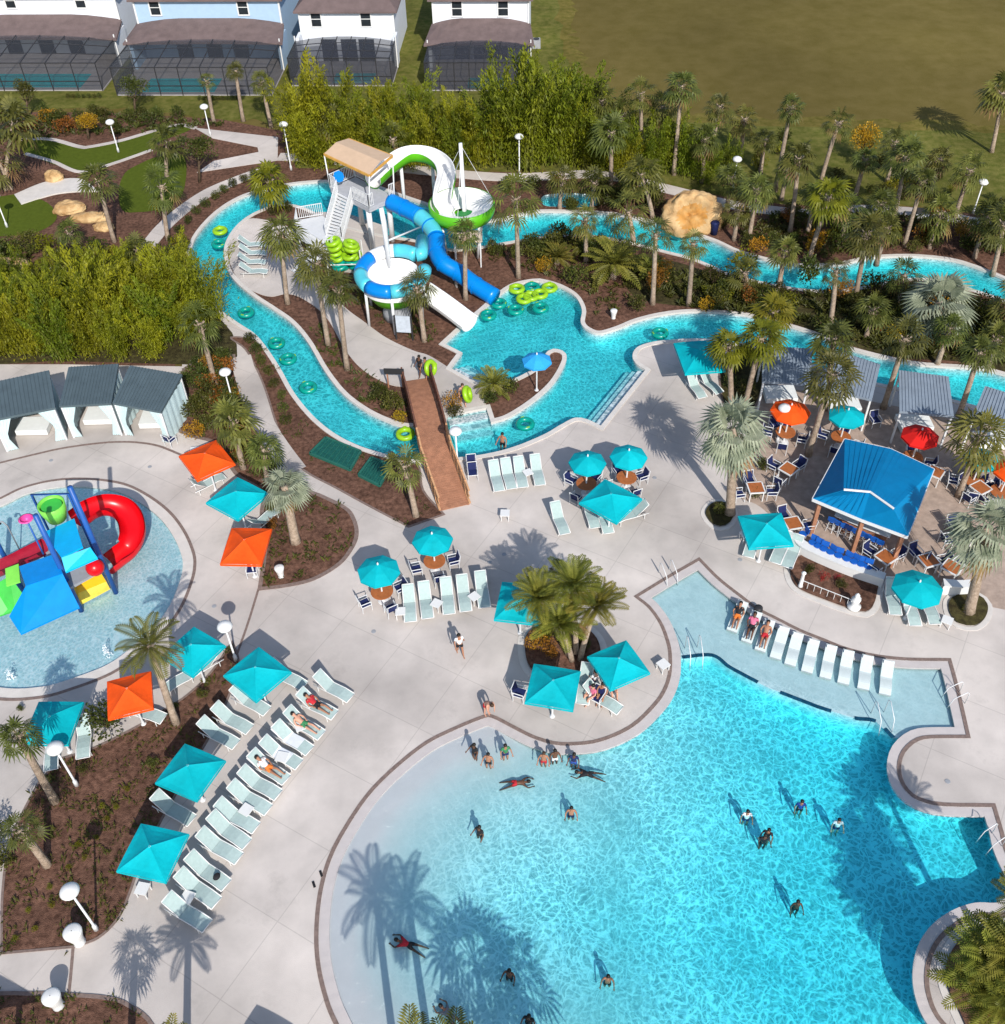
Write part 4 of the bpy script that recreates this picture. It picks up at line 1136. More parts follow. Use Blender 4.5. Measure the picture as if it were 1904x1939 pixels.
def fill(poly, n, kinds, r0, r1, lab, grp):
    pl = ccw(PL(poly)); k = 0
    x0, x1 = min(p[0] for p in poly), max(p[0] for p in poly); y0, y1 = min(p[1] for p in poly), max(p[1] for p in poly)
    while k < n:
        x, y = rf_.uniform(x0, x1), rf_.uniform(y0, y1)
        if not inside(P(x, y), pl): continue
        k += 1
        kk = rf_.choice(kinds)
        shrub(kk, x, y, rf_.uniform(r0, r1), f"{NAMES[kk]} {lab}")['group'] = grp
fill([(1385, 432), (1460, 408), (1620, 408), (1720, 415), (1860, 430), (1900, 470), (1900, 505), (1810, 488), (1700, 480), (1600, 490), (1500, 492), (1400, 470)], 34, 'gggggyo', 16, 30, 'between the far footpath and the upper river', 'shrubs along the upper river')
fill([(1200, 505), (1370, 528), (1500, 560), (1620, 565), (1750, 552), (1890, 590), (1900, 690), (1750, 680), (1600, 645), (1450, 596), (1300, 582), (1220, 570)], 38, 'ggggggyo', 15, 30, 'on the planted strip between the river channels', 'shrubs between the river channels')
fill([(1028, 392), (1140, 390), (1140, 400), (1028, 398)], 7, 'gg', 12, 18, 'in front of the small pond', 'shrubs at the small pond')
fill([(1400, 262), (1640, 285), (1800, 300), (1800, 380), (1500, 375), (1390, 350)], 14, 'gggy', 12, 24, 'on the lawn among the far palms', 'shrubs among the far palms')
fill([(1130, 345), (1240, 360), (1250, 405), (1150, 400), (1135, 385)], 10, 'ggg', 18, 28, 'left of the waterfall rock', 'shrubs left of the waterfall rock')
fill([(1380, 330), (1540, 345), (1720, 350), (1900, 370), (1900, 395), (1720, 384), (1540, 380), (1390, 365)], 12, 'ggy', 10, 22, 'on the lawn behind the far footpath', 'shrubs behind the far footpath')
fill([(358, 705), (436, 682), (446, 740), (462, 800), (488, 850), (470, 890), (420, 838), (366, 815)], 22, 'ggggo', 18, 30, 'in the bed beside the grey cabanas', 'shrubs beside the grey cabanas')
fill([(0, 470), (230, 475), (340, 465), (350, 500), (300, 515), (0, 520)], 18, 'gggy', 16, 28, 'between the mini golf and the bamboo', 'shrubs between mini golf and bamboo')
fill([(0, 220), (200, 216), (410, 232), (330, 236), (170, 262), (60, 255)], 14, 'gggo', 12, 20, 'on the slope above the mini golf', 'shrubs above the mini golf')
fill([(915, 475), (1080, 458), (1190, 470), (1200, 495), (1080, 500), (950, 500)], 16, 'ggg', 16, 28, 'above the plunge pool', 'shrubs above the plunge pool')
for x, y in [(780, 480), (625, 580), (720, 585), (660, 660), (595, 775), (485, 820), (530, 895), (430, 955), (310, 1075), (185, 1215), (325, 1185), (225, 1330), (100, 1390)]:
    px, py = x*.3096, 1349.9+y*.3096
    shrub('y', px, py, 8, f"small yellow flowering plant {where(px, py)}", 'flower_clump', 'flower')
# ---- low planting nobody could count
def cover(name, poly, n, seed, lmat, size=0.3, hz=0.25, avoid=()):
    rn = random.Random(seed)
    x0, x1 = min(p.x for p in poly), max(p.x for p in poly)
    y0, y1 = min(p.y for p in poly), max(p.y for p in poly)
    mb = MB()
    k = 0
    while k < n:
        c = Vector((rn.uniform(x0, x1), rn.uniform(y0, y1), 0))
        if not inside(c, poly): 
            k += 0.2
            continue
        k += 1
        for j in range(9):
            a = rn.uniform(0, 6.28)
            d = Vector((math.cos(a), math.sin(a), rn.uniform(0.4, 1.4))).normalized()
            s = d.cross(Vector((0, 0, 1))).normalized()
            l = size*rn.uniform(0.6, 1.3)
            p = c+Vector((rn.gauss(0, 0.12), rn.gauss(0, 0.12), 0))
            mb.add([p, p+d*l*0.5-s*l*0.14+Vector((0, 0, hz*0.2)), p+d*l*0.95+Vector((d.x, d.y, 0))*l*0.2, p+d*l*0.5+s*l*0.14+Vector((0, 0, hz*0.2))], [(0, 1, 2, 3)])
    o = mb.build(name, lmat)
    return tag(o, kind='stuff')
cover('ground_cover', B3, 230, 1, L_COVER, 0.22)
cover('ground_cover', B2, 70, 2, L_COVER, 0.22)
cover('ground_cover', B1, 220, 3, L_COVER, 0.3)
cover('ground_cover', ccw(PL([(1180, 500), (1372, 526), (1500, 556), (1750, 548), (1900, 600), (1900, 690), (1700, 672), (1500, 608), (1290, 580)])), 900, 4, L_COVER, 0.45)
cover('ground_cover', ccw(PL([(1390, 440), (1450, 405), (1620, 405), (1720, 410), (1700, 470), (1600, 480), (1500, 485)])), 330, 5, L_COVER, 0.4)
cover('ground_cover', ccw(PL([(0, 270), (0, 225), (200, 216), (420, 230), (420, 240), (250, 255), (160, 255)])), 300, 6, L_COVER, 0.4)
cover('ground_cover', ccw(PL([(640, 480), (700, 520), (840, 640), (790, 655), (680, 590), (600, 500)])), 110, 7, L_COVER, 0.35)
cover('ground_cover', ccw(PL([(620, 610), (660, 690), (740, 740), (790, 770), (775, 800), (690, 765), (620, 690), (580, 620)])), 110, 8, L_COVER, 0.35)
cover('ground_cover', ccw(PL([(0, 470), (230, 480), (330, 460), (360, 500), (330, 520), (0, 540)])), 260, 9, L_COVER, 0.4)
cover('ground_cover', ccw(PL([(900, 480), (1100, 455), (1200, 470), (1210, 580), (1130, 600), (1100, 545), (1000, 520)])), 160, 10, L_COVER, 0.35)
cover('ground_cover', B4, 60, 11, L_COVER, 0.2)

# ================================================================== BUILDINGS AND RIDES
def quadmesh(mb, a, b, c, d):
    return mb.add([a, b, c, d], [(0, 1, 2, 3)])

def house(label, x0, x1, yg, zc, dc, dp, wall, wins, eave_up=5.6, porch_x=None, cage=True, bow=0.5, deep=9.0, poolx=None, screen=None, roof_low=True, seam=True):
    """two storeys behind, a one-storey porch roof in front of it and a screened pool cage in front of that.
    x0,x1: where its front corners stand in the survey at row yg"""
    a, b = P(x0, yg), P(x1, yg)
    W = (b-a).length
    yaw = math.atan2((b-a).y, (b-a).x)
    t = thing('house', label, 'house', a, yaw)
    ext = MB()
    y1 = dc+dp                           # rear wall of the porch = front wall of the two storeys
    ext.box((W/2, y1+deep/2, eave_up/2), (W-0.6, deep, eave_up))
    wl = ext.build('wall', wall, t)
    # corner boards and belt course, a shade proud of the wall
    tr = MB()
    for x in (0.3, W-0.3): tr.box((x, y1-0.02, eave_up/2), (0.16, 0.16, eave_up-0.02))
    tr.box((W/2, y1-0.03, eave_up-0.12), (W-0.3, 0.1, 0.22))
    tr.build('trim', M_WHITE, t)
    # main roof
    rf = MB(); o = 0.45; rh = 2.3
    r = [Vector((-o+0.3, y1-o, eave_up)), Vector((W+o-0.3, y1-o, eave_up)), Vector((W+o-0.3, y1+deep+o, eave_up)), Vector((-o+0.3, y1+deep+o, eave_up)),
         Vector((W*0.3, y1+deep/2, eave_up+rh)), Vector((W*0.7, y1+deep/2, eave_up+rh))]
    rf.add(r+[q-Vector((0, 0, 0.16)) for q in r[:4]], [(0, 1, 5, 4), (1, 2, 5), (2, 3, 4, 5), (3, 0, 4), (6, 7, 1, 0), (7, 8, 2, 1), (8, 9, 3, 2), (9, 6, 0, 3), (9, 8, 7, 6)])
    rf.build('roof', M_SHINGLE, t)
    for wx, wz in wins:
        f = MB()
        for dx in (-0.52, 0.52): f.box((wx, y1-0.04, wz), (0.0, 0, 0)) if False else f.box((wx+dx, y1-0.04, wz), (0.12, 0.12, 1.55))
        for dz in (-0.72, 0.72): f.box((wx, y1-0.04, wz+dz), (0.92, 0.12, 0.12))
        f.box((wx, y1-0.035, wz), (0.92, 0.08, 0.06))
        w = f.build('window', M_WHITE, t)
        MB().box((wx, y1-0.02, wz), (0.92, 0.05, 1.34)).build('pane', M_GLASSD, w)
    hz = 2.75
    if roof_low:
        pr = MB(); n = 10
        vs = []
        for i in range(n+1):
            u = i/n; x = -0.35+u*(W+0.7)
            sag = 4*u*(1-u)
            vs.append(Vector((x, dc-0.3-bow*0.6*(1-sag), hz+0.0)))
        for i in range(n+1):
            u = i/n; x = 0.1+u*(W-0.2); sag = 4*u*(1-u)
            vs.append(Vector((x, y1-0.02, hz+0.55+bow*min(1.0, sag*1.3))))
        m = n+1
        pr.add(vs, [(i, i+1, m+i+1, m+i) for i in range(n)])
        pr.add([v-Vector((0, 0, 0.18)) for v in vs]+vs, [(m+i, m+i+1, i+1, i) for i in range(n)]+[(i, i+1, 2*m+i+1, 2*m+i) for i in range(n)])
        pr.build('porch_roof', M_SHINGLE, t)
    lo = MB()
    lo.box((0.16, dc+dp/2, hz/2), (0.3, dp, hz)); lo.box((W-0.16, dc+dp/2, hz/2), (0.3, dp, hz))
    lo.box((W/2, y1-0.12, hz/2-0.1), (W-0.7, 0.2, hz-0.25))
    lo.build('porch_wall', wall, t)
    dr = MB()
    for u in (0.3, 0.5, 0.68): dr.box((W*u, y1-0.26, 1.1), (1.5, 0.08, 2.1))
    dr.build('sliding_door', M_GLASSD, t)
    MB().box((W/2, (dc+dp)/2, 0.03), (W, dc+dp, 0.1)).build('lanai_floor', mat('lanai_concrete', (0.32, 0.30, 0.30), 0.85, 0.1, 1.0), t)
    if poolx:
        MB().box((W*(poolx[0]+poolx[1])/2, dc*0.36, 0.085), (W*(poolx[1]-poolx[0]), dc*0.52, 0.03)).build('swimming_pool', M_HPOOL, t)
    if cage:
        cg = MB(); fz = 2.6
        nb = 7
        quadmesh(cg, (0.05, 0.02, 0.1), (W-0.05, 0.02, 0.1), (W-0.05, 0.02, fz), (0.05, 0.02, fz))
        for x in (0.05, W-0.05): quadmesh(cg, (x, 0.02, 0.1), (x, dc-0.3, 0.1), (x, dc-0.3, hz), (x, 0.02, fz))
        ar = [(u, fz+0.9*bow*4*u*(1-u)) for u in [i/nb for i in range(nb+1)]]
        for (u0, z0), (u1, z1) in zip(ar, ar[1:]):
            quadmesh(cg, (W*u0, 0.02, fz), (W*u1, 0.02, fz), (W*u1, dc-0.35, z1), (W*u0, dc-0.35, z0))
        cgo = cg.build('pool_cage', screen or M_SCREEN, t)
        fr = MB()
        for i in range(nb+1):
            x = min(W-0.05, max(0.05, W*i/nb))
            fr.bar((x, 0, 0.0), (x, 0, fz), 0.07, 0.07); fr.bar((x, 0, fz), (x, dc-0.35, ar[i][1]), 0.07, 0.07)
        for z in (0.9, fz): fr.bar((0, 0, z), (W, 0, z), 0.07, 0.07)
        for q in (0.33, 0.66): 
            for (u0, z0), (u1, z1) in zip(ar, ar[1:]):
                fr.bar((W*u0, dc*q, fz+(z0-fz)*q), (W*u1, dc*q, fz+(z1-fz)*q), 0.06, 0.06)
        fr.build('frame', M_DARK, cgo)
    gt = MB()
    for x in (-0.02, W+0.02): gt.bar((x, dc-0.25, 0.1), (x, dc-0.25, hz+0.3), 0.1, 0.1)
    gt.build('downpipe', M_WHITE, t)
    return t
house('leftmost white house with brown porch roof and screened pool', -130, 196, 172, 2.6, 6.0, 3.0, M_SIDE_W, [(13.0, 5.1), (6, 5.1)], poolx=(0.1, 0.86))
house('pale blue house with brown porch roof and screened pool', 222, 516, 181, 2.6, 5.9, 3.0, M_SIDE_B, [(2.3, 4.8), (10.9, 4.8)], poolx=(0.15, 0.62))
house('white house with grey screen porch beside the pale blue house', 552, 744, 163, 2.6, 4.4, 1.6, M_SIDE_W, [(1.9, 3.95), (6.7, 3.95)], screen=M_SCREEN2, roof_low=False, eave_up=4.75, poolx=(0.4, 0.8))
house('rightmost white house with brown porch roof near the open field', 806, 1003, 172, 2.6, 4.4, 3.2, M_SIDE_W, [(2.6, 4.7), (7.0, 4.7)], screen=M_SCREEN2, poolx=(0.4, 0.8))
for x, y in ((300, 0), (1016, 82), (236, 74)):
    t = thing('air_conditioner', f"grey air conditioning unit {where(x, y)}", 'air conditioner', P(x, y+8), 0.0, 'air conditioners by the houses')
    MB().box((0, 0, 0.42), (0.8, 0.8, 0.8)).build('case', M_GREY, t)
    MB().lathe([(0.3, 0.83), (0.3, 0.87)], 16).build('fan_grille', M_DARK, t)
# fence of low plants in front of the houses
for i in range(16):
    shrub('g', 378+9*i if i < 9 else 130+10*(i-9), 190 if i < 9 else 186, 6, None)

# ---- slide tower
gz = 3.7
Q = [P(626, 356, gz), None, P(747, 372, gz), P(699.5, 394.4, gz)]
Q[1] = Q[0]+Q[2]-Q[3]
tb = Vector((sum(q.x for q in Q)/4, sum(q.y for q in Q)/4, 0))
TW = thing('slide_tower', 'white metal slide tower with tan canopy and long stair', 'slide tower', tb)
L_ = [q-tb for q in Q]
fl = MB().prism(L_, gz-0.18, gz); fl.prism([q*0.999 for q in L_], gz-0.36, gz-0.19)
fl.build('platform', mat('grey_deck_metal', (0.42, 0.43, 0.46), 0.6, 0.08, 3.0), TW)
RC = [P(614, 291, 6.1)-tb, P(661, 262, 6.1)-tb, P(743.5, 294, 6.1)-tb, P(699.5, 331.6, 6.1)-tb]
rfm = MB()
cc = (RC[0]+RC[1]+RC[2]+RC[3])/4
ra, rb = (RC[0]+RC[1])/2+Vector((0, 0, 0.28)), (RC[2]+RC[3])/2+Vector((0, 0, 0.28))
rfm.add([RC[0], RC[1], RC[2], RC[3], ra, rb], [(3, 0, 4, 5), (1, 2, 5, 4)])
rfm.build('canopy', M_TAN, TW)
fs_ = MB()
for i in range(4): fs_.bar(RC[i]-Vector((0, 0, 0.07)), RC[(i+1) % 4]-Vector((0, 0, 0.07)), 0.1, 0.16)
fs_.build('fascia', mat('ochre_trim', (0.62, 0.33, 0.07), 0.6), TW)
for i in range(4):
    p0 = Vector((L_[i].x, L_[i].y, gz))
    MB().tube([p0, RC[i]-Vector((0, 0, 0.1))], 0.05, 8).build('canopy_post', M_METAL, TW, True)
leg_px = [(650, 430), (672, 415), (723, 462), (701, 480)]
for i in range(4):
    g = P(*leg_px[i])-tb
    top = Vector((L_[i].x*0.8, L_[i].y*0.8, gz-0.3))
    MB().tube([Vector((top.x, top.y, 0)), top], 0.2, 12).build('leg', M_METAL, TW, True)
def railing(parent, pts, h=1.05, name='railing'):
    rl_ = MB()
    for a, b in zip(pts, pts[1:]):
        a, b = Vector(a), Vector(b)
        n = max(2, int((b-a).length/0.14))
        for z in (h, 0.12): rl_.bar(a+Vector((0, 0, z)), b+Vector((0, 0, z)), 0.045, 0.045)
        for i in range(n+1):
            p = a.lerp(b, i/n)
            rl_.bar(p+Vector((0, 0, 0.12)), p+Vector((0, 0, h)), 0.036, 0.036)
    return rl_.build(name, M_METAL, parent)
def pt(i, j, u): 
    q = L_[i].lerp(L_[j], u); return Vector((q.x, q.y, gz))
railing(TW, [pt(0, 3, 0.0), pt(0, 3, 0.16)]); railing(TW, [pt(0, 3, 0.62), pt(0, 3, 1.0), pt(3, 2, 0.18)])
railing(TW, [pt(0, 0, 0), pt(0, 1, 0.95)]); railing(TW, [pt(1, 2, 0), pt(1, 2, 0.4)]); railing(TW, [pt(3, 2, 0.82), pt(3, 2, 1.0)])
# stair with landing
sa, sb_ = pt(0, 3, 0.2), pt(0, 3, 0.58)
lz = 1.5
ba, bb = P(618, 447, lz)-tb, P(648, 452, lz)-tb
stp = MB(); ns_ = 14
for i in range(ns_):
    u = (i+0.5)/ns_
    a, b = sa.lerp(ba, u), sb_.lerp(bb, u)
    v = ((ba-sa).normalized())*0.14
    v.z = 0
    stp.prism([a-v, b-v, b+v, a+v], a.z-0.05, a.z+0.0, bottom=True)
for a, b in ((sa, ba), (sb_, bb)): stp.bar(a-Vector((0, 0, 0.12)), b-Vector((0, 0, 0.12)), 0.06, 0.25)
stp.build('stair', M_METAL, TW)
railing(TW, [sa, ba], 0.95, 'stair_rail'); railing(TW, [sb_, bb], 0.95, 'stair_rail')
LD = [P(565, 416, lz)-tb, P(612, 408, lz)-tb, P(648, 452, lz)-tb, P(628, 478, lz)-tb, P(612, 478, lz)-tb, P(561, 446, lz)-tb]
MB().prism(LD, lz-0.15, lz-0.02).build('landing', M_METAL, TW)
railing(TW, [LD[0], LD[1]], 1.0); railing(TW, [LD[2], LD[3], LD[4], LD[5], LD[0]], 1.0)
for q in LD[::2]+[LD[5]]: MB().tube([(q.x*0.97, q.y*0.97, 0), (q.x*0.97, q.y*0.97, lz-0.1)], 0.07, 8).build('landing_leg', M_METAL, TW, True)
st2 = MB()
e0, e1 = LD[4], LD[5]
dv = Vector((-(e1-e0).y, (e1-e0).x, 0)).normalized()
if dv.y > 0: dv = -dv
for i in range(7):
    z = lz*(1-(i+1)/8)
    a, b = e0+dv*(0.27*i), e0.lerp(e1, 0.5)+dv*(0.27*i)
    st2.prism([Vector((q.x, q.y, 0)) for q in (a, b, b+dv*0.27, a+dv*0.27)], z-0.05, z, bottom=True)
st2.build('lower_stair', M_METAL, TW)
# yellow and blue round play panel
MB().lathe([(0.42, -0.03), (0.42, 0.03)], 8).build('round_panel', M_SBLUE, TW, loc=pt(0, 3, 0.22)+Vector((0.1, 0.45, 1.0))).rotation_euler = (R(75), 0, R(-15))

# ---- open white and green flume into the bowl
bz = 3.75
BC = P(874.5, 384, bz)
SL = thing('bowl_slide', 'white open flume with green underside falling into a bowl', 'water slide', Vector((BC.x, BC.y, 0)))
o3 = Vector((BC.x, BC.y, 0))
def path3(lst):
    c = [P(x, y, z)-o3 for x, y, z in lst]
    out = []
    n = len(c)
    for i in range(n-1):
        p0 = c[i-1] if i else c[0]*2-c[1]
        p3 = c[i+2] if i+2 < n else c[-1]*2-c[-2]
        for k in range(6):
            t = k/6
            out.append(0.5*((2*c[i])+(c[i+1]-p0)*t+(2*p0-5*c[i]+4*c[i+1]-p3)*t*t+(3*c[i]-p0-3*c[i+1]+p3)*t**3))
    out.append(c[-1])
    return out
def upro(r, a0=-112, a1=112, n=14):
    return [(r*math.sin(R(a0+(a1-a0)*i/n)), -r*math.cos(R(a0+(a1-a0)*i/n))) for i in range(n+1)]
fp = path3([(706, 340, 4.5), (735, 314, 4.55), (770, 291, 4.6), (807, 291, 4.5), (836, 308, 4.4), (846, 332, 4.3), (841, 358, 4.15), (838, 384, 3.85), (846, 402, 3.4)])
MB().sweep(fp, upro(0.64)).build('flume_channel', M_SWHITE, SL, True)
MB().sweep(fp, upro(0.70, -108, 108)).build('flume_shell', M_SGREEN, SL, True)
rims = MB()
for sg in (-1, 1):
    rims.sweep(fp, [(sg*0.67*math.sin(R(110))+0.05*math.cos(q*1.26), 0.67*-math.cos(R(110))+0.05*math.sin(q*1.26)) for q in range(5)], cap=True)
rims.build('flume_rim', M_SWHITE, SL, True)
rb_ = 63/scale_at(874, 384, bz)
bw = MB().lathe([(0.55, -0.75), (rb_*0.55, -0.55), (rb_*0.85, -0.28), (rb_*0.97, 0.0)], 40, capb=False, capt=False).build('bowl', M_SWHITE, SL, True, loc=(0, 0, bz))
MB().lathe([(0.5, -1.25), (rb_*0.6, -1.15), (rb_*0.93, -0.95), (rb_*1.0, -0.5), (rb_*1.0, 0.0), (rb_*0.95, 0.03)], 40, capb=False, capt=False).build('bowl_shell', M_SGREEN, SL, True, loc=(0, 0, bz))
MB().lathe([(0.02, -0.72), (0.75, -0.70)], 24, capt=False).build('bowl_drain', mat('drain_green', (0.03, 0.22, 0.05), 0.5), SL, loc=(0.3, -0.5, bz))
mast = MB()
mb0 = P(880, 400, 3.0)-o3
mast.tube([(mb0.x, mb0.y, 0), (mb0.x, mb0.y, 3.2), (mb0.x-0.05, mb0.y, 8.1)], [0.17, 0.17, 0.13], 10)
mast.build('mast', M_METAL, SL, True)
hang = MB()
hang.bar((mb0.x, mb0.y, 7.2), fp[30]+Vector((0.7, 0, 0.4)), 0.05, 0.05)
for a in range(3): hang.bar((mb0.x, mb0.y, 7.9), (rb_*0.95*math.cos(a*2.1+0.4), rb_*0.95*math.sin(a*2.1+0.4), bz), 0.025, 0.025)
hang.build('stay_rods', M_METAL, SL)
for a in range(4): MB().tube([(1.6*math.cos(a*1.57+0.7), 1.6*math.sin(a*1.57+0.7), 0), (1.9*math.cos(a*1.57+0.7), 1.9*math.sin(a*1.57+0.7), bz-0.9)], 0.11, 8).build('support', M_METAL, SL, True)
for i in (10, 20, 28): MB().tube([(fp[i].x, fp[i].y, 0), (fp[i].x, fp[i].y, fp[i].z-0.8)], 0.13, 8).build('support', M_METAL, SL, True)

# ---- closed blue tube to the plunge pool
o3 = Vector((P(829, 480).x, P(829, 480).y, 0))
TS = thing('tube_slide', 'closed blue and aqua tube slide dropping into the plunge pool', 'water slide', o3)
tp = path3([(738, 381, 3.4), (765, 394, 3.2), (793, 409, 3.0), (814, 428, 2.75), (826, 450, 2.5), (828, 478, 2.1), (840, 499, 1.8), (868, 516, 1.35), (902, 541, 0.9), (938, 563, 0.55)])
cuts = [(0, 12, M_SBLUE), (12, 24, M_SAQUA), (24, 55, M_SBLUE)]
for a, b, m in cuts:
    MB().tube(tp[a:b+1], 0.60, 16).build('tube_section', m, TS, True)
fl_ = MB()
for i in (6, 12, 18, 24, 30, 36, 42, 48):
    t_ = (tp[i+1]-tp[i-1]).normalized()
    fl_.tube([tp[i]-t_*0.05, tp[i]+t_*0.05], 0.645, 16)
fl_.build('flanges', M_SBLUE, TS)
for i in (14, 26, 40): MB().tube([(tp[i].x+0.2, tp[i].y+0.1, 0), (tp[i].x+0.2, tp[i].y+0.1, tp[i].z-0.4)], 0.12, 8).build('support', M_METAL, TS, True)

# ---- ringed funnel with central mast
rz = 3.5
BC2 = P(744, 513, rz)
o3 = Vector((BC2.x, BC2.y, 0))
FN = thing('funnel_slide', 'ring shaped blue and aqua tube slide around a white and green funnel', 'water slide', o3)
rr = 62/scale_at(744, 513, rz)
n = 40
rgp = [Vector((rr*0.98*math.cos(2*math.pi*i/n), rr*0.98*math.sin(2*math.pi*i/n), rz+0.25*math.sin(2*math.pi*i/n+0.3))) for i in range(n)]
segs = [M_SAQUA, M_SAQUA, M_SWHITE, M_SBLUE, M_SAQUA, M_SBLUE, M_SAQUA, M_SAQUA]
for k in range(8):
    if k == 0: continue
    pts = [rgp[(5*k+j) % n] for j in range(6)]
    MB().tube(pts, 0.46, 14).build('tube_section', segs[k], FN, True)
en = MB().tube([rgp[5], rgp[4]+Vector((0.1, 0.3, 0.05)), P(800, 455, 3.3)-o3], 0.46, 14)
en.build('entry_tube', M_SAQUA, FN, True)
MB().lathe([(0.5, -1.7), (1.2, -1.1), (rr*0.75, -0.2), (rr*0.80, 0.0)], 36, capb=True, capt=False).build('bowl', M_SWHITE, FN, True, loc=(0, 0, rz-0.1))
MB().lathe([(0.6, -1.9), (1.5, -1.75), (rr*0.80, -1.35), (rr*0.98, -0.85)], 36, capb=True, capt=False).build('bowl_shell', M_SGREEN, FN, True, loc=(0, 0, rz-0.25))
MB().lathe([(rr*0.98, -0.85), (rr*1.02, -0.45), (rr*0.97, -0.4)], 36, capb=False, capt=False).build('bowl_band', M_SWHITE, FN, True, loc=(0, 0, rz-0.25))
MB().lathe([(1.0, 0), (0.95, 0.5), (0.75, 1.0), (0.5, 1.6)], 20).build('pedestal', M_GREY, FN, True)
ml = MB(); mq = P(738, 512, 2.6)-o3
ml.tube([(mq.x, mq.y, 1.6), (mq.x, mq.y, 6.0), (mq.x-0.1, mq.y, 7.2)], [0.19, 0.19, 0.15], 10)
ml.bar((mq.x, mq.y, 4.8), P(797, 430, 3.6)-o3, 0.1, 0.1)
ml.build('mast', M_METAL, FN, True)
for a in (0.5, 1.6, 2.6, 3.7, 4.7, 5.7):
    MB().tube([(rr*1.0*math.cos(a), rr*1.0*math.sin(a), 0), (rr*0.98*math.cos(a), rr*0.98*math.sin(a), rz-0.5)], 0.1, 8).build('support', M_METAL, FN, True)
ex = path3([(800, 546, 1.9), (818, 558, 1.75), (840, 573, 1.5), (863, 590, 1.15), (880, 603, 0.88), (890, 610, 0.80)])
MB().sweep(ex, upro(0.72, -95, 95)).build('exit_flume', M_SWHITE, FN, True)
er = MB()
for sg in (-1, 1): er.sweep(ex, [(sg*0.74+0.07*math.cos(q*1.26), 0.05+0.06*math.sin(q*1.26)) for q in range(5)], cap=True)
er.build('exit_rim', M_SWHITE, FN, True)
# small tan sign shelter and grey board near the slides
t = thing('queue_shelter', 'small beige roofed shelter between the slides and the river', 'shelter', P(888, 498))
MB().box((0, 0, 2.15), (2.1, 1.5, 0.12)).build('roof', mat('beige_board', (0.60, 0.48, 0.40), 0.7), t)
for x in (-0.9, 0.9):
    for y in (-0.6, 0.6): MB().bar((x, y, 0), (x, y, 2.1), 0.08, 0.08).build('post', M_METAL, t)
t = thing('notice_board', 'pale grey rules board on dark posts below the funnel', 'sign', P(767, 644), R(-8))
MB().box((0, 0, 1.25), (0.95, 0.06, 1.25)).build('panel', mat('grey_board', (0.45, 0.50, 0.56), 0.5), t)
for x in (-0.55, 0.55): MB().bar((x, 0.02, 0), (x, 0.02, 1.9), 0.09, 0.09).build('post', M_DARK, t)

# ---- bridge
bc_ = [P(789, 720), P(809, 800), P(829, 880), P(846, 922), P(862, 962)]
BR = thing('footbridge', 'red brown timber footbridge over the lazy river with ramp at the near end', 'bridge', bc_[0])
W2 = 0.86
seg_ = [0.0]
for p, q in zip(bc_, bc_[1:]): seg_.append(seg_[-1]+(q-p).length)
Lb = seg_[-1]
def bctr(u):
    s = min(0.9999, max(0.0, u))*Lb
    for i in range(4):
        if s <= seg_[i+1]: break
    d = (bc_[i+1]-bc_[i]).normalized()
    return bc_[i]+d*(s-seg_[i])-bc_[0], d
def bzf(u): return 0.06+0.62*(1-min(1, abs(u-0.36)/0.36)**2) if u < 0.36 else 0.68 if u < 0.62 else 0.68-0.62*((u-0.62)/0.38)
def bpt(u, s, z):
    c, d = bctr(u); c0_, d0 = bctr(max(0, u-0.06)); c1_, d1 = bctr(min(1, u+0.06))
    d = (d0+d1).normalized()
    return Vector((c.x-d.y*s, c.y+d.x*s, bzf(u)+z))
pk = MB(); N = int(Lb/0.16)
for i in range(N):
    a, b = i/N+0.0008, (i+1)/N-0.0008
    q = [bpt(a, -W2, 0), bpt(a, W2, 0), bpt(b, W2, 0), bpt(b, -W2, 0)]
    t_ = Vector((0, 0, 0.05))
    pk.add(q+[v-t_ for v in q], [(3, 2, 1, 0), (4, 5, 6, 7), (0, 1, 5, 4), (2, 3, 7, 6), (1, 2, 6, 5), (3, 0, 4, 7)])
pk.build('deck', M_WOOD, BR)
for s in (-1, 1):
    bm2 = MB()
    for i in range(16): bm2.bar(bpt(i/16, s*W2*0.9, -0.18), bpt((i+1)/16, s*W2*0.9, -0.18), 0.12, 0.24)
    bm2.build('beam', M_WOOD, BR)
    rl_, rr_ = MB(), MB()
    for i in range(16):
        a, b = bpt(i/16, s*W2, 0), bpt((i+1)/16, s*W2, 0)
        m = rr_ if i >= 9 else rl_
        for z in (1.0, 0.55): m.bar(a+Vector((0, 0, z)), b+Vector((0, 0, z)), 0.10 if z == 1.0 else 0.05, 0.07)
        for q in range(4):
            p = a.lerp(b, q/4); m.bar(p, p+Vector((0, 0, 1.0)), 0.035, 0.035)
        m.bar(a-Vector((0, 0, 0.1)), a+Vector((0, 0, 1.08)), 0.1, 0.1)
        if i >= 9: m.bar(a+Vector((0, 0, 0.06)), b+Vector((0, 0, 0.06)), 0.12, 0.1)
    rl_.build('handrail', mat('dark_brown_wood', (0.16, 0.07, 0.045), 0.75, 0.18, 4.0), BR)
    rr_.build('ramp_rail', M_RAIL, BR)
t = thing('bridge_sign', 'dark sign board at the far end of the footbridge', 'sign', P(750, 735), R(-5))
MB().box((0, 0, 1.3), (1.25, 0.07, 0.4)).build('panel', M_DARK, t)
for x in (-0.45, 0.45): MB().bar((x, 0.04, 0), (x, 0.04, 1.1), 0.08, 0.08).build('post', M_WOOD, t)

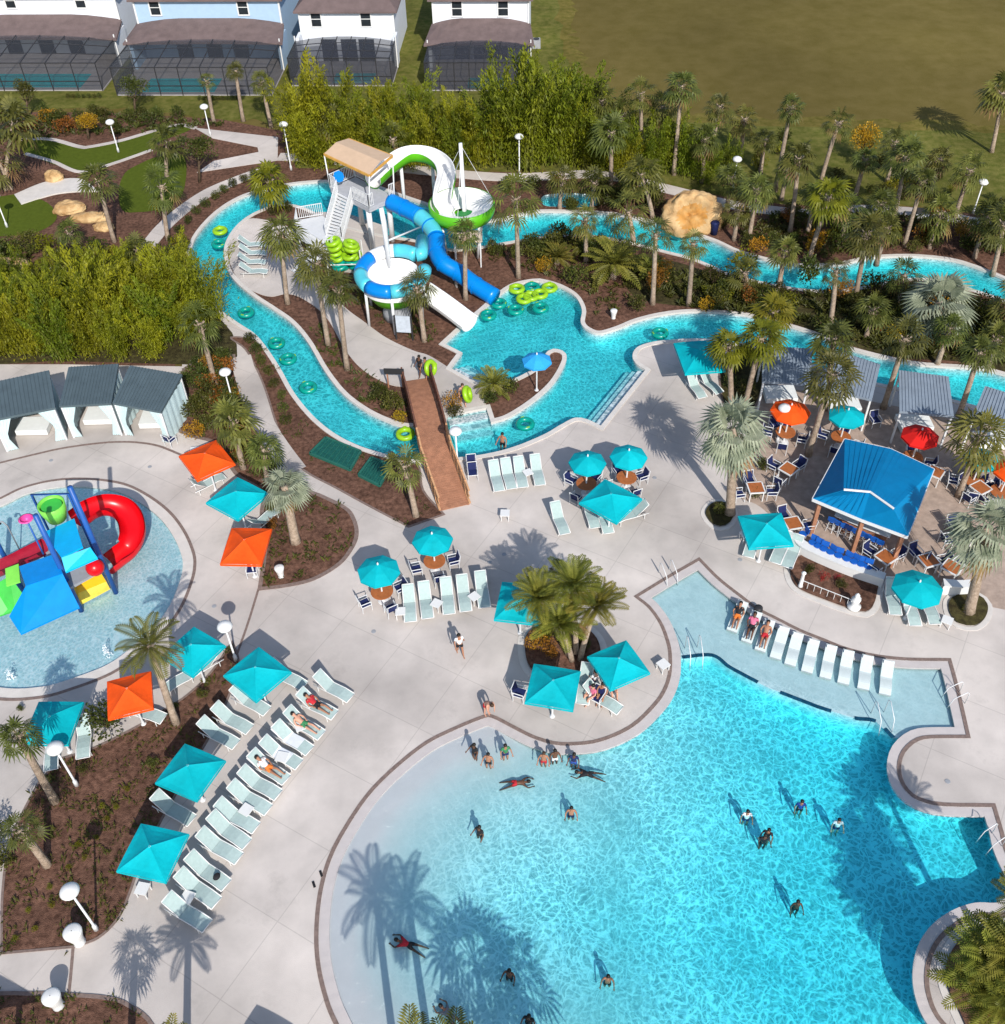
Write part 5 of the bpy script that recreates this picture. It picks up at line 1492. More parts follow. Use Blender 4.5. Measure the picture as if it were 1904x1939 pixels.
# ---- rocks
def rock(name, label, x, y, size, seed, cav=None, cat='rock'):
    rn = random.Random(seed)
    t = MB()
    n, m = 56, 30
    ph = [(Vector((rn.gauss(0, 1), rn.gauss(0, 1), rn.gauss(0, 1)))*rn.uniform(1.2, 5.0), rn.uniform(0, 6), rn.uniform(0.03, 0.085)) for _ in range(18)]
    vs = []
    for i in range(m+1):
        th = math.pi*0.62*i/m
        for j in range(n):
            a = 2*math.pi*j/n
            d = Vector((math.sin(th)*math.cos(a), math.sin(th)*math.sin(a), math.cos(th)))
            r = 1+sum(w*abs(math.sin(k.dot(d)+f)) for k, f, w in ph)-0.3
            if cav:
                c = max(0, d.dot(Vector(cav).normalized())-0.72)/0.28
                r -= 0.72*c**0.6
            vs.append(Vector((d.x*r*size[0], d.y*r*size[1], max(-0.2, d.z*r*size[2]+size[2]*0.4))))
    t.add(vs, [(i*n+j, (i+1)*n+j, (i+1)*n+(j+1) % n, i*n+(j+1) % n) for i in range(m) for j in range(n)])
    if cav:
        for q, f_ in enumerate(t.f):
            cd = sum((Vector(t.v[i]) for i in f_), Vector())/4
            cd = Vector((cd.x/size[0], cd.y/size[1], (cd.z-size[2]*0.4)/size[2]))
            t.m[q] = 1 if cd.length > 0.05 and cd.normalized().dot(Vector(cav).normalized()) > 0.80 else 0
    o = t.build(name, [M_ROCK, M_ROCKIN], None, True, loc=P(x, y))
    return tag(o, label, cat, px=(x, y))
rock('waterfall_rock', 'big tan artificial rock with a hollow face above the upper river', 1308, 424, (1.62, 1.25, 1.35), 3, (-0.12, -0.8, 0.5))
rock('boulder', 'tan boulder right behind the white golf footbridge', 105, 341, (0.6, 0.45, 0.5), 5)
rock('boulder', 'long tan boulder in front of the white golf footbridge', 135, 400, (0.9, 0.55, 0.45), 6)
rock('boulder', 'flat tan boulder between the golf turf and the palm', 172, 416, (1.1, 0.45, 0.35), 7)
rock('boulder', 'small tan boulder right of the golf footbridge', 198, 433, (0.6, 0.4, 0.3), 8)
rock('boulder', 'tan boulder at the left edge below the golf turf', 8, 508, (1.4, 0.6, 0.4), 9)

# ---- bar hut
ez, kz = 2.7, 4.1
bc = P(1650, 990)
BAR = thing('bar_hut', 'open bar hut under a bent blue metal hip roof', 'bar', bc)
E = {k: P(x, y, ez)-bc for k, (x, y) in dict(A=(1600.3, 831), M=(1688, 850), B=(1769.8, 888), C=(1719.5, 1015.5), N=(1632, 983), D=(1539.5, 944)).items()}
K = {k: P(x, y, kz)-bc for k, (x, y) in dict(L=(1598, 928), O=(1648, 932.5), R=(1692.6, 964)).items()}
def panel(*v): 
    MB().add(v, [tuple(range(len(v)))]).build('roof_panel', M_BARROOF, BAR)
panel(E['D'], E['N'], K['O'], K['L']); panel(E['N'], E['C'], K['R'], K['O']); panel(E['M'], E['A'], K['L'], K['O'])
panel(E['B'], E['M'], K['O'], K['R']); panel(E['A'], E['D'], K['L']); panel(E['C'], E['B'], K['R'])
up = Vector((0, 0, 0.03))
rd = MB().tube([K['L']+up, K['O']+up, K['R']+up], 0.06, 6); rd.build('ridge_cap', M_WHITE, BAR)
sm_ = MB()
def seams(a0, a1, b0, b1, n):
    for i in range(1, n):
        p, q = a0.lerp(a1, i/n), b0.lerp(b1, i/n)
        sm_.bar(p+up*0.2, q+up*0.2, 0.025, 0.016)
seams(E['D'], E['N'], K['L'], K['O'], 8); seams(E['N'], E['C'], K['O'], K['R'], 7); seams(E['M'], E['A'], K['O'], K['L'], 8); seams(E['B'], E['M'], K['R'], K['O'], 8)
sm_.build('roof_seams', M_BARROOF, BAR)
fa = MB(); ring6 = [E[k] for k in 'AMBCND']
for i in range(6): fa.bar(ring6[i]-Vector((0, 0, 0.09)), ring6[(i+1) % 6]-Vector((0, 0, 0.09)), 0.08, 0.18)
fa.build('fascia', M_WHITE, BAR)
for k in 'AMBCND':
    v = E[k]*0.88
    MB().bar((v.x, v.y, 0), (v.x, v.y, ez-0.1), 0.2, 0.2).build('post', M_WOOD, BAR)
ct = MB(); cring = [E[k]*0.52 for k in 'AMBCND']
ct.prism([Vector((q.x, q.y, 0)) for q in cring], 0.0, 1.05, [[Vector((q.x*0.78, q.y*0.78, 0)) for q in cring]])
ct.build('counter', M_WOOD, BAR)
tp2 = MB(); tp2.prism([Vector((q.x*1.16, q.y*1.16, 0)) for q in cring], 1.05, 1.11, [[Vector((q.x*0.74, q.y*0.74, 0)) for q in cring]], True)
tp2.build('counter_top', M_WHITE, BAR)
MB().box((0, 0, 1.0), (1.0, 0.8, 2.0)).build('bottle_shelf', M_DARK, BAR)
# curved white wall with ledge in front of the bar
cw = smooth([(1500, 1030), (1518, 1049), (1566, 1072), (1616, 1092), (1670, 1110)])
o = thing('bar_wall', 'curved white wall with counter ledge behind the bar planter', 'wall', cw[0])
for mb_, nm, mm in ((MB().ribbon(cw, -0.24, 0.24, 0.75, 0.08, False), 'ledge', M_WHITE), (MB().ribbon(cw, -0.16, 0.16, 0.665, 0.665, False), 'base', M_WHITE)):
    q = mb_.build(nm, mm, o); q.location = -cw[0]
cw = smooth([(1780, 1121), (1812, 1124), (1845, 1122)])
o = thing('bar_wall', 'short white wall beside the right round planter', 'wall', cw[0])
for mb_, nm, mm in ((MB().ribbon(cw, -0.24, 0.24, 0.75, 0.08, False), 'ledge', M_WHITE), (MB().ribbon(cw, -0.16, 0.16, 0.665, 0.665, False), 'base', M_WHITE)):
    q = mb_.build(nm, mm, o); q.location = -cw[0]

# ---- cabanas
def cabana(label, cs, h, roof_m, curtains=True, front=2, slope=0.35, group=None):
    v = [P(x, y, h+(slope if i < 2 else 0)) for i, (x, y) in enumerate(cs)]     # back-left, back-right, front-right, front-left
    c = sum(v, Vector())/4; c.z = 0
    t = thing('cabana', label, 'cabana', c, 0, group)
    v = [q-c for q in v]
    th = Vector((0, 0, 0.14))
    rf = MB().add(v+[q-th for q in v], [(3, 2, 1, 0), (4, 5, 6, 7), (3, 7, 6, 2), (2, 6, 5, 1), (1, 5, 4, 0), (0, 4, 7, 3)])
    if (v[1]-v[0]).cross(v[3]-v[0]).z < 0: pass
    rf.build('roof', roof_m, t)
    ribs = MB()
    for i in range(1, 16):
        a, b = v[0].lerp(v[1], i/16)+Vector((0, 0, 0.015)), v[3].lerp(v[2], i/16)+Vector((0, 0, 0.015))
        ribs.bar(a, b, 0.035, 0.04)
    ribs.build('roof_ribs', roof_m, t)
    for q in v:
        MB().bar((q.x*0.94, q.y*0.94, 0), (q.x*0.94, q.y*0.94, q.z-0.14), 0.1, 0.1).build('post', M_METAL, t)
    bd = MB().box((0, 0.1, 0.25), (1.9, 1.3, 0.35)); bd.build('daybed', M_SLING2, t)
    if curtains:
        def drape(a, b, u0, u1, tie):
            m = MB(); n = 14; vs = []
            for k in range(4):
                zz = [2.45, 1.3, 0.9, 0.05][k]; sq = [1, 1-tie*0.55, 1-tie*0.6, 1-tie*0.35][k]
                for i in range(n+1):
                    u = u0+(u1-u0)*sq*i/n
                    p = a.lerp(b, u)
                    nn = Vector((-(b-a).y, (b-a).x, 0)).normalized()*0.06*math.sin(i*2.2)
                    vs.append(Vector((p.x*0.95, p.y*0.95, zz))+nn)
            m.add(vs, [(k*(n+1)+i, k*(n+1)+i+1, (k+1)*(n+1)+i+1, (k+1)*(n+1)+i) for k in range(3) for i in range(n)])
            m.build('curtain', M_CURTAIN, t, True)
        drape(v[3], v[2], 0.0, 0.30, 1); drape(v[2], v[3], 0.0, 0.30, 1)
        drape(v[2], v[1], 0.0, 0.95, 0); drape(v[3], v[0], 0.0, 0.95, 0)
        MB().add([Vector((v[0].x*0.95, v[0].y*0.95, 0)), Vector((v[1].x*0.95, v[1].y*0.95, 0)), Vector((v[1].x*0.95, v[1].y*0.95, 2.5)), Vector((v[0].x*0.95, v[0].y*0.95, 2.5))], [(0, 1, 2, 3)]).build('back_curtain', M_CURTAIN, t)
    return t
GC = 'grey roofed cabanas by the splash pool'
cabana('leftmost grey roofed cabana with pale curtains, cut by the frame', [(-28, 727), (93, 701), (105, 772), (-18, 796)], 2.5, M_GREYROOF, group=GC)
cabana('middle grey roofed cabana with pale curtains by the splash pool', [(130, 695), (224.5, 689), (211, 764), (112, 769)], 2.5, M_GREYROOF, group=GC)
cabana('right grey roofed cabana with a full aqua side curtain', [(246, 692), (345, 709), (305, 780), (213, 763)], 2.5, M_GREYROOF, group=GC)
RC_ = 'grey canvas cabanas by the river'
for i, (lb, cs) in enumerate((('darker grey canvas cabana left of the four by the river', [(1444, 655), (1540, 660), (1534, 728), (1444, 722)]), ('grey canvas cabana half hidden behind a fan palm', [(1575, 660), (1668, 690), (1652, 757), (1560, 735)]),
                        ('light grey canvas cabana behind the red umbrella', [(1703, 701), (1797, 713), (1807, 788), (1704, 779)]), ('grey canvas cabana at the right edge by the river', [(1866, 731), (1962, 760), (1950, 832), (1842, 788)]))):
    cabana(lb, cs, 2.45, M_GREYROOF2, False, group=RC_, slope=0.2)

# ---- children's water play structure
o3 = Vector((P(140, 1130).x, P(140, 1130).y, 0))
KS = thing('water_play_structure', "children's water play structure with blue panels, red curl slide and tipping bucket", 'play structure', o3)
def kp_(tx, ty, z): return P(tx*.20123, 869.5+ty*.20123, z)-o3
def slab(name, pts, m, th=0.1):
    v = pts; d = Vector((0, 0, th)); n = len(v)
    MB().add(v+[q-d for q in v], [tuple(range(n))[::-1], tuple(range(n, 2*n))]+[(i, (i+1) % n, n+(i+1) % n, n+i) for i in range(n)]).build(name, m, KS)
slab('roof_panel', [kp_(410, 690, 4.3), kp_(700, 558, 4.3), kp_(780, 825, 4.7), kp_(580, 925, 4.7)], M_KCYAN)
slab('roof_panel', [kp_(580, 928, 4.68), kp_(850, 830, 4.68), kp_(920, 930, 4.1), kp_(618, 1062, 4.1)], M_KCYAN)
slab('roof_panel', [kp_(180, 1010, 3.0), kp_(520, 890, 3.0), kp_(592, 1078, 3.2), kp_(242, 1195, 3.2)], M_KBLUE)
slab('roof_panel', [kp_(242, 1197, 3.18), kp_(592, 1080, 3.18), kp_(748, 1392, 2.2), kp_(195, 1645, 2.2), kp_(88, 1480, 2.5)], M_KBLUE)
for (bx, by), (tx, ty), nm in (((760, 1410), (290, 545), 1), ((1085, 1240), (525, 222), 1), ((265, 1330), (250, 960), 0), ((115, 1410), (100, 1200), 0), ((700, 1260), (690, 1060), 0), ((60, 950), (-20, 730), 1)):
    b = P(bx*.20123, 869.5+by*.20123); tt = top_of(bx*.20123, 869.5+by*.20123, tx*.20123, 869.5+ty*.20123)[1]
    MB().tube([b-o3-Vector((0, 0, 0.2)), Vector((b.x, b.y, max(2.4, min(7.4, tt.z))))-o3], 0.13, 10).build('post', M_KPOST, KS, True)
pfz = 2.2
slab('platform', [kp_(430, 880, pfz), kp_(700, 700, pfz), kp_(960, 1040, pfz), kp_(640, 1220, pfz)], M_GREY, 0.15)
# red curl slide
o3s = o3
rs = path3([(148, 977, 2.75), (172, 960, 2.6), (200, 953, 2.4), (228, 960, 2.1), (246, 980, 1.8), (251, 1008, 1.5), (240, 1035, 1.15), (220, 1052, 0.8), (200, 1068, 0.45)])
MB().sweep(rs, upro(0.62, -92, 92)).build('red_slide', M_SRED, KS, True)
MB().sweep(rs, upro(0.67, -95, 95)).build('red_slide_shell', M_SRED, KS, True)
rs = path3([(75, 1035, 2.3), (50, 1047, 1.9), (20, 1062, 1.4), (-20, 1080, 0.7)])
MB().sweep(rs, upro(0.55, -92, 92)).build('red_slide', mat('slide_dark_red', (0.30, 0.01, 0.03), 0.35), KS, True)
# yellow slide, green steps
slab('yellow_slide', [kp_(690, 1050, 1.9), kp_(900, 990, 1.9), kp_(1000, 1150, 0.7), kp_(720, 1265, 0.7)], M_YEL, 0.1)
slab('yellow_slide', [kp_(722, 1268, 0.68), kp_(1002, 1153, 0.68), kp_(1035, 1215, 0.1), kp_(755, 1365, 0.1)], mat('lemon_plastic', (0.85, 0.62, 0.08), 0.4), 0.08)
for a in ([kp_(640, 1085, 1.9), kp_(690, 1050, 2.2), kp_(755, 1365, 0.3), kp_(735, 1370, 0.1)],): slab('slide_side', a, M_YEL, 0.05)
slab('green_panel', [kp_(-60, 1190, 2.4), kp_(90, 1100, 2.4), kp_(270, 1340, 1.4), kp_(140, 1400, 1.4), kp_(90, 1440, 1.2), kp_(-60, 1490, 1.2)], M_KGREEN)
slab('lime_panel', [kp_(50, 1030, 2.7), kp_(175, 985, 2.7), kp_(190, 1150, 2.5), kp_(60, 1190, 2.5)], M_KLIME)
MB().ball(kp_(895, 1020, 2.5), 0.45, 14, 9).build('red_dome', M_SRED, KS, True)
# tipping bucket in its frame
bk = kp_(505, 480, 4.6)
bo = MB().lathe([(0.45, -0.6), (0.62, 0.0), (0.66, 0.42), (0.6, 0.44), (0.54, 0.1)], 20, capt=False).build('bucket', M_KLIME, KS, True, loc=bk)
MB().lathe([(0.05, 0.3), (0.5, 0.32)], 20, capt=False).build('bucket_water', M_KGREEN, KS, loc=bk)
fr = MB(); 
b0 = bk+Vector((-0.9, 0.3, -4.6)); b1 = bk+Vector((0.9, 0.3, -4.6))
fr.tube([b0, b0+Vector((0, 0, 5.4)), b1+Vector((0, 0, 5.4)), b1], 0.07, 8); fr.build('bucket_frame', M_KPOST, KS, True)
pk_ = kp_(265, 600, 4.0)
MB().lathe([(0.05, 0.0), (0.38, 0.3), (0.3, 0.32)], 14, capt=False).build('pink_funnel', M_PINK, KS, True, loc=pk_)
MB().tube([Vector((pk_.x, pk_.y, 0)), pk_], 0.05, 6).build('funnel_pole', M_KPOST, KS, True)
for x, y in ((22, 1283), (205, 1240)):
    t = thing('spray_jet', f"small white water jet in the splash pool {'at its lower left' if x < 100 else 'near the feathery palm'}", 'water jet', P(x, y), 0, 'splash pool jets')
    sj = MB(); rn = random.Random(x)
    for k in range(70):
        a = rn.uniform(0, 6.28); u = rn.random(); r_ = 0.05+0.16*u
        sj.ball((r_*math.cos(a), r_*math.sin(a), -0.05+0.75*(1-u*u)*rn.random()), rn.uniform(0.015, 0.035), 5, 3)
    sj.build('spray', mat('spray_drops', (0.85, 0.88, 0.9), 0.2), t)
t = thing('spray_arch', 'thin grey bent spray pipe behind the play structure', 'spray pipe', P(37, 1040))
MB().tube([(0, 0, -0.15), (0, 0, 1.8), (-0.15, 0, 2.1), (-0.35, 0, 2.1)], 0.04, 8).build('pipe', M_GREY, t, True)
MB().lathe([(0.03, 0.08), (0.1, -0.1)], 10, c=(-0.35, 0, 2.05)).build('nozzle', M_DARK, t)

# ---- gravel covers
for lb, cs in (('long dark green grate cover in the mulch beside the bridge', [(618, 832), (684, 858), (664, 893), (588, 862)]), ('square dark green grate cover beside the bridge ramp', [(704, 870), (742, 884), (720, 923), (680, 903)])):
    v = PL(cs); c = sum(v, Vector())/4
    t = thing('grate_cover', lb, 'grate', c, 0, 'green grate covers')
    loc_ = [q-c for q in v]
    MB().prism(loc_, 0.0, 0.16).build('panel', M_GRID, t)
    fr = MB()
    for i in range(4): fr.bar(loc_[i]+Vector((0, 0, 0.12)), loc_[(i+1) % 4]+Vector((0, 0, 0.12)), 0.12, 0.16)
    for i in range(1, 9): fr.bar(loc_[0].lerp(loc_[1], i/9)+Vector((0, 0, 0.18)), loc_[3].lerp(loc_[2], i/9)+Vector((0, 0, 0.18)), 0.03, 0.03)
    fr.build('frame', mat('green_frame', (0.02, 0.12, 0.09), 0.6), t)

# roof of a pavilion standing below the frame: only its shadow reaches the picture
q = P(74, 1887)+Vector((1.07, -3.83, 0)); q.z = 0
pv = thing('pavilion', 'roof of a pavilion just below the lower left corner', 'pavilion', q)
d1 = (P(-60, 1812)-P(74, 1887)).normalized(); d2 = (P(-60, 1912)-P(74, 1887)).normalized()
pl = [Vector((0, 0, 0)), d1*6, d1*6+d2*7, d2*7]
MB().prism(pl, 2.85, 3.0, bottom=True).build('roof', M_SHINGLE, pv)
for w in (pl[0]*1.0+(d1+d2)*0.4, d1*5.6+d2*0.4, d2*6.5+d1*0.4, d1*5.6+d2*6.5): MB().bar(w, w+Vector((0, 0, 2.84)), 0.18, 0.18).build('post', M_WHITE, pv)
# ================================================================== FURNITURE
# ---- square canopies
def canopy_mesh(s=2.4, h=0.52, m=M_TEAL):
    mb = MB(); z0 = 2.3; K = 5; N = 8
    def rp(side, u, k):
        c4 = [(-1, -1), (1, -1), (1, 1), (-1, 1)]
        a, b = c4[side], c4[(side+1) % 4]
        return ((a[0]+(b[0]-a[0])*u)*s/2*k, (a[1]+(b[1]-a[1])*u)*s/2*k, z0+h*(1-k)-0.05*math.sin(math.pi*k)*(1-(2*u-1)**2)-0.03*(1-(2*u-1)**2)*(0 if k < 1 else -1))
    for sd_ in range(4):
        vs = [rp(sd_, i/N, j/K) for j in range(1, K+1) for i in range(N+1)]+[(0, 0, z0+h)]
        w = N+1
        mb.add(vs, [(j*w+i, (j+1)*w+i, (j+1)*w+i+1, j*w+i+1) for j in range(K-1) for i in range(N)]+[(K*w, i, i+1) for i in range(N)])
    q = s/2
    c = [(-q, -q), (q, -q), (q, q), (-q, q)]
    for i in range(4):
        a, b = c[i], c[(i+1) % 4]
        mb.add([(a[0], a[1], z0), (b[0], b[1], z0), (b[0]*1.005, b[1]*1.005, z0-0.13), (a[0]*1.005, a[1]*1.005, z0-0.13)], [(3, 2, 1, 0)])
    return mb.mesh('canopy', m)
CM = {k: canopy_mesh(m=m) for k, m in (('teal', M_TEAL), ('orange', M_ORANGE))}
SQ = [('orange', 'orange', [(405.6, 828.5), (442.7, 876.5), (376, 912), (342, 868.7)]), ('teal', 'teal', [(444, 901), (503, 932), (458, 988), (396, 955)]), ('orange', 'orange', [(433.4, 1000), (509, 1002), (501.5, 1070), (422.6, 1068.5)]),
      ('teal', 'teal', [(356, 1183), (422.6, 1219), (370, 1285.5), (316, 1248)]), ('teal', 'teal', [(489, 1223.5), (548, 1270), (489, 1332), (424, 1281)]), ('orange', 'red orange', [(193.5, 1295), (280, 1271.5), (297, 1341), (214, 1358)]),
      ('teal', 'teal', [(66.6, 1330), (153, 1329), (134.7, 1411), (48, 1409)]), ('teal', 'teal', [(346.8, 1407.8), (425.7, 1438.7), (374.6, 1519), (297, 1483.6)]), ('teal', 'teal', [(263, 1560), (353, 1577.5), (319, 1673.5), (224.5, 1650)]),
      ('teal', 'teal', [(1008, 1257.6), (1099, 1270), (1087, 1347.5), (997, 1330)]), ('teal', 'teal', [(1188, 1211), (1228, 1273), (1160, 1308.7), (1110.5, 1245)]), ('teal', 'teal', [(1140, 904), (1212.7, 943), (1172.5, 992.6), (1102.8, 955.4)]),
      ('teal', 'teal', [(1402.7, 977), (1488, 971), (1495.6, 1032.8), (1413.6, 1039)]), ('teal', 'teal', [(942, 1100), (1025, 1112), (1028, 1182), (945, 1175)]), ('teal', 'teal', [(1268, 648), (1353.6, 646), (1371, 700), (1306, 710)]),
      ('teal', 'teal', [(490, 2030), (566, 2072), (505, 2150), (428, 2105)])]
SQL = ['orange square canopy in front of the grey cabanas', 'teal square canopy between the two orange ones', 'orange square canopy beside the fan palm bed', 'teal square canopy on the splash pool side below the tall lamp',
       'teal square canopy right of the bed tip at the lounger row', 'red orange square canopy shaded by the feathery palm', 'teal square canopy at the lower left of the splash pool', 'teal square canopy in the middle of the mulch bed edge',
       'nearest teal square canopy beside the yellow flower bed', 'teal square canopy left of two at the palm planter', 'teal square canopy at the right side of the palm planter', 'teal square canopy between the round umbrellas and the loungers',
       'teal square canopy in front of the round tree planter', 'teal square canopy hidden under the date palm clump', 'teal square canopy by the river under palm shadows', 'teal square canopy below the bottom edge']
pole = MB().tube([(0, 0, 0), (0, 0, 2.8)], 0.045, 8).mesh('pole', M_METAL)
basem = MB().lathe([(0.13, 0), (0.13, 0.02), (0.07, 0.05), (0.06, 0.18)], 12).mesh('base', M_METAL)
ribm = MB()
for sx in (-1, 1):
    for sy in (-1, 1): ribm.bar((0, 0, 2.62), (sx*1.12, sy*1.12, 2.2), 0.03, 0.03)
ribm = ribm.mesh('ribs', M_METAL)
SQC = []
for (ck, cn, cs), lab in zip(SQ, SQL):
    v = [P(x, y, 2.3) for x, y in cs]
    c = sum(v, Vector())/4
    e1 = ((v[1]-v[0])+(v[2]-v[3]))/2; e2 = ((v[2]-v[1])+(v[3]-v[0]))/2
    t = thing('square_canopy', lab, 'canopy', (c.x, c.y, 0), math.atan2(e1.y, e1.x), ck+' square canopies')
    for nm, me in (('canopy', CM[ck]), ('pole', pole), ('base', basem), ('ribs', ribm)):
        o = bpy.data.objects.new(nm, me); COL.objects.link(o); o.parent = t
        if nm in ('canopy', 'ribs'): o.scale = (e1.length/2.4, e2.length/2.4, 1)
    SQC.append((c, math.atan2(e1.y, e1.x), e1.length))
# ---- round umbrellas
def oct_mesh(m, n=8):
    mb = MB(); vs = [(0, 0, 2.75)]
    for k, (r, z) in enumerate(((0.5, 2.56), (1.0, 2.27))):
        for i in range(n):
            a = 2*math.pi*(i+0.5)/n; vs.append((r*math.cos(a), r*math.sin(a), z))
    fs = [(0, 1+i, 1+(i+1) % n) for i in range(n)]+[(1+i, 1+n+i, 1+n+(i+1) % n, 1+(i+1) % n) for i in range(n)]
    mb.add(vs, fs)
    vs = [(math.cos(2*math.pi*(i+0.5)/n), math.sin(2*math.pi*(i+0.5)/n), 2.27-0.12*k) for k in (0, 1) for i in range(n)]
    mb.add(vs, [(i, n+i, n+(i+1) % n, (i+1) % n) for i in range(n)])
    return mb.mesh('canopy', m)
OM = {k: oct_mesh(m) for k, m in (('teal', M_TEAL), ('orange', M_ORANGE), ('red', M_RED), ('blue', M_LBLUE))}
ocr = MB()
for i in range(8):
    a = 2*math.pi*(i+0.5)/8
    ocr.bar((0, 0, 2.62), (0.95*math.cos(a), 0.95*math.sin(a), 2.19), 0.025, 0.025)
ocr = ocr.mesh('ribs', M_METAL)
fin = MB().lathe([(0.03, 2.74), (0.05, 2.8), (0.02, 2.88)], 8).mesh('finial', M_METAL)
OCT = [('teal', 717, 1078, 80, 'teal octagonal umbrella nearest the fan palm bed'), ('teal', 819, 1020, 76, 'teal octagonal umbrella below the bridge ramp'), ('teal', 1113, 873, 70, 'left teal octagonal umbrella of the pair above the square canopy'), ('teal', 1191, 862, 70, 'right teal octagonal umbrella of the pair above the square canopy'),
       ('orange', 1498, 776, 74, 'orange octagonal umbrella in front of the riverside cabanas'), ('teal', 1605, 785, 68, 'teal octagonal umbrella behind the bar roof'), ('red', 1744, 823, 70, 'red octagonal umbrella behind the bar roof'), ('teal', 1862, 866, 66, 'teal octagonal umbrella under the palm right of the bar'),
       ('orange', 1915, 888, 64, 'orange octagonal umbrella cut by the right edge'), ('teal', 1739, 1111, 94, 'large teal octagonal umbrella over loungers in front of the bar'), ('blue', 1017, 680, 56, 'light blue umbrella on the mulch spit in the river')]
tabm = MB().lathe([(0.55, 0.70), (0.57, 0.72), (0.57, 0.745), (0.55, 0.75)], 20).mesh('tabletop', M_TABLE)
tlegm = MB().lathe([(0.28, 0), (0.26, 0.04), (0.05, 0.08), (0.05, 0.7)], 12).mesh('pedestal', M_METAL)
# chair
CH = proto('patio_chair', 'chair')
MB().box((0, 0.0, 0.42), (0.48, 0.46, 0.03)).build('seat', M_NAVY, CH)
MB().box((0, 0.25, 0.68), (0.46, 0.03, 0.42), M=Matrix.Rotation(R(-14), 3, 'X')).build('backrest', M_NAVY, CH)
fr = MB()
for s in (-1, 1):
    fr.tube([(s*0.27, 0.26, 0.40), (s*0.27, 0.34, 0.92)], 0.022, 6); fr.tube([(s*0.27, -0.25, 0.62), (s*0.27, 0.28, 0.64)], 0.024, 6); fr.tube([(s*0.27, -0.25, 0.41), (s*0.27, 0.26, 0.41)], 0.02, 6)
fr.tube([(-0.27, 0.34, 0.92), (0.27, 0.34, 0.92)], 0.022, 6); fr.tube([(-0.27, -0.25, 0.41), (0.27, -0.25, 0.41)], 0.02, 6)
fr.build('frame', M_METAL, CH)
for sx in (-1, 1):
    for sy in (-1, 1): MB().tube([(sx*0.27, sy*0.25, 0), (sx*0.27, sy*0.25, 0.62 if sy < 0 else 0.42)], 0.02, 6).build('leg', M_METAL, CH)
CHI = [0]
def side_of(a):
    a = (a+math.pi) % (2*math.pi)-math.pi
    return 'right of' if abs(a) <= math.pi/4 else 'behind' if math.pi/4 < a <= 3*math.pi/4 else 'in front of' if -3*math.pi/4 <= a < 0 else 'left of'
def chair(loc, rz, label, g='navy patio chairs'):
    CHI[0] += 1
    return place(CH, loc, rz, label, g)
for k, x, y, w, lab in OCT:
    c = P(x, y, 2.4)
    zg = 0.006
    t = thing('patio_umbrella', lab, 'umbrella', (c.x, c.y, zg), R(10)+x*0.01, k+' octagonal umbrellas')
    r = w/2/scale_at(x, y, 2.35)*1.03
    for nm, me in (('canopy', OM[k]), ('ribs', ocr), ('pole', pole), ('base', basem), ('finial', fin)):
        o = bpy.data.objects.new(nm, me); COL.objects.link(o); o.parent = t
        if nm in ('canopy', 'ribs'): o.scale = (r, r, 1)
    if k == 'blue' or x in (1739,): continue
    d = 'the '+lab
    tt = thing('patio_table', f"round table under {'the '+lab.split(' octagonal')[0]} umbrella {where(x, y)}", 'table', (c.x, c.y, zg), 0, 'round tables under umbrellas')
    for nm, me in (('tabletop', tabm), ('pedestal', tlegm)):
        o = bpy.data.objects.new(nm, me); COL.objects.link(o); o.parent = tt
    for i in range(4):
        a = i*math.pi/2+0.6+x*0.013
        p = Vector((c.x+0.98*math.cos(a), c.y+0.98*math.sin(a), zg))
        chair(p, a-math.pi/2, f"navy chair {side_of(a)} the {lab.replace(' octagonal', '')}")
# ---- square cafe tables
SQT = proto('cafe_table', 'table')
MB().box((0, 0, 0.745), (0.78, 0.78, 0.03)).build('tabletop', M_TABLE, SQT)
fr = MB()
for i in range(4):
    a = i*math.pi/2
    fr.bar((0.42*math.cos(a)-0.42*math.sin(a), 0.42*math.sin(a)+0.42*math.cos(a), 0.73), (0.42*math.cos(a+1.5708)-0.42*math.sin(a+1.5708), 0.42*math.sin(a+1.5708)+0.42*math.cos(a+1.5708), 0.73), 0.07, 0.06)
fr.build('frame', M_WHITE, SQT)
for sx in (-1, 1):
    for sy in (-1, 1): MB().bar((sx*0.36, sy*0.36, 0), (sx*0.36, sy*0.36, 0.72), 0.05, 0.05).build('leg', M_WHITE, SQT)
for x, y, rz, nch, lab in ((1490, 899, 0.75, 3, 'square terracotta topped table left of the bar roof shadow'), (1428, 935, 0.05, 3, 'square terracotta topped table behind the teal canopy'), (1672, 1066, 0.6, 3, 'square terracotta topped table at the end of the blue stools'),
                           (1818, 1020, 0.1, 3, 'square terracotta topped table beside the leaning silver palm'), (1752, 1072, 0.3, 2, 'square terracotta topped table behind the large teal umbrella'), (1796, 1085, 0.8, 2, 'square terracotta topped table above the short white wall'),
                           (1498, 1002, 0.2, 2, 'square terracotta topped table at the end of the white wall'), (1850, 935, 0.5, 3, 'square terracotta topped table under the right palms'), (1765, 905, 0.9, 0, 'square terracotta topped table behind the bar corner')):
    b = P(x, y+7); b.z = 0.006
    place(SQT, b, rz, lab, 'square cafe tables')
    for i in range(nch):
        a = rz+i*math.pi/2+(0.1 if i else -0.1)
        chair(Vector((b.x+0.9*math.cos(a), b.y+0.9*math.sin(a), 0.006)), a-math.pi/2, f"navy chair {side_of(a)} the {lab}")
for x, y, rz in ((325, 842, 2.6), (480, 1088, 0.1), (894, 890, 0.1), (1466, 815, 0.3), (1655, 806, 0.2), (985, 1322, 1.2), (1130, 1330, -0.6), (896, 905, 0.1), (1845, 900, 1.0)):
    chair(P(x, y, 0.006), rz, f"single navy deck chair {where(x, y)}")
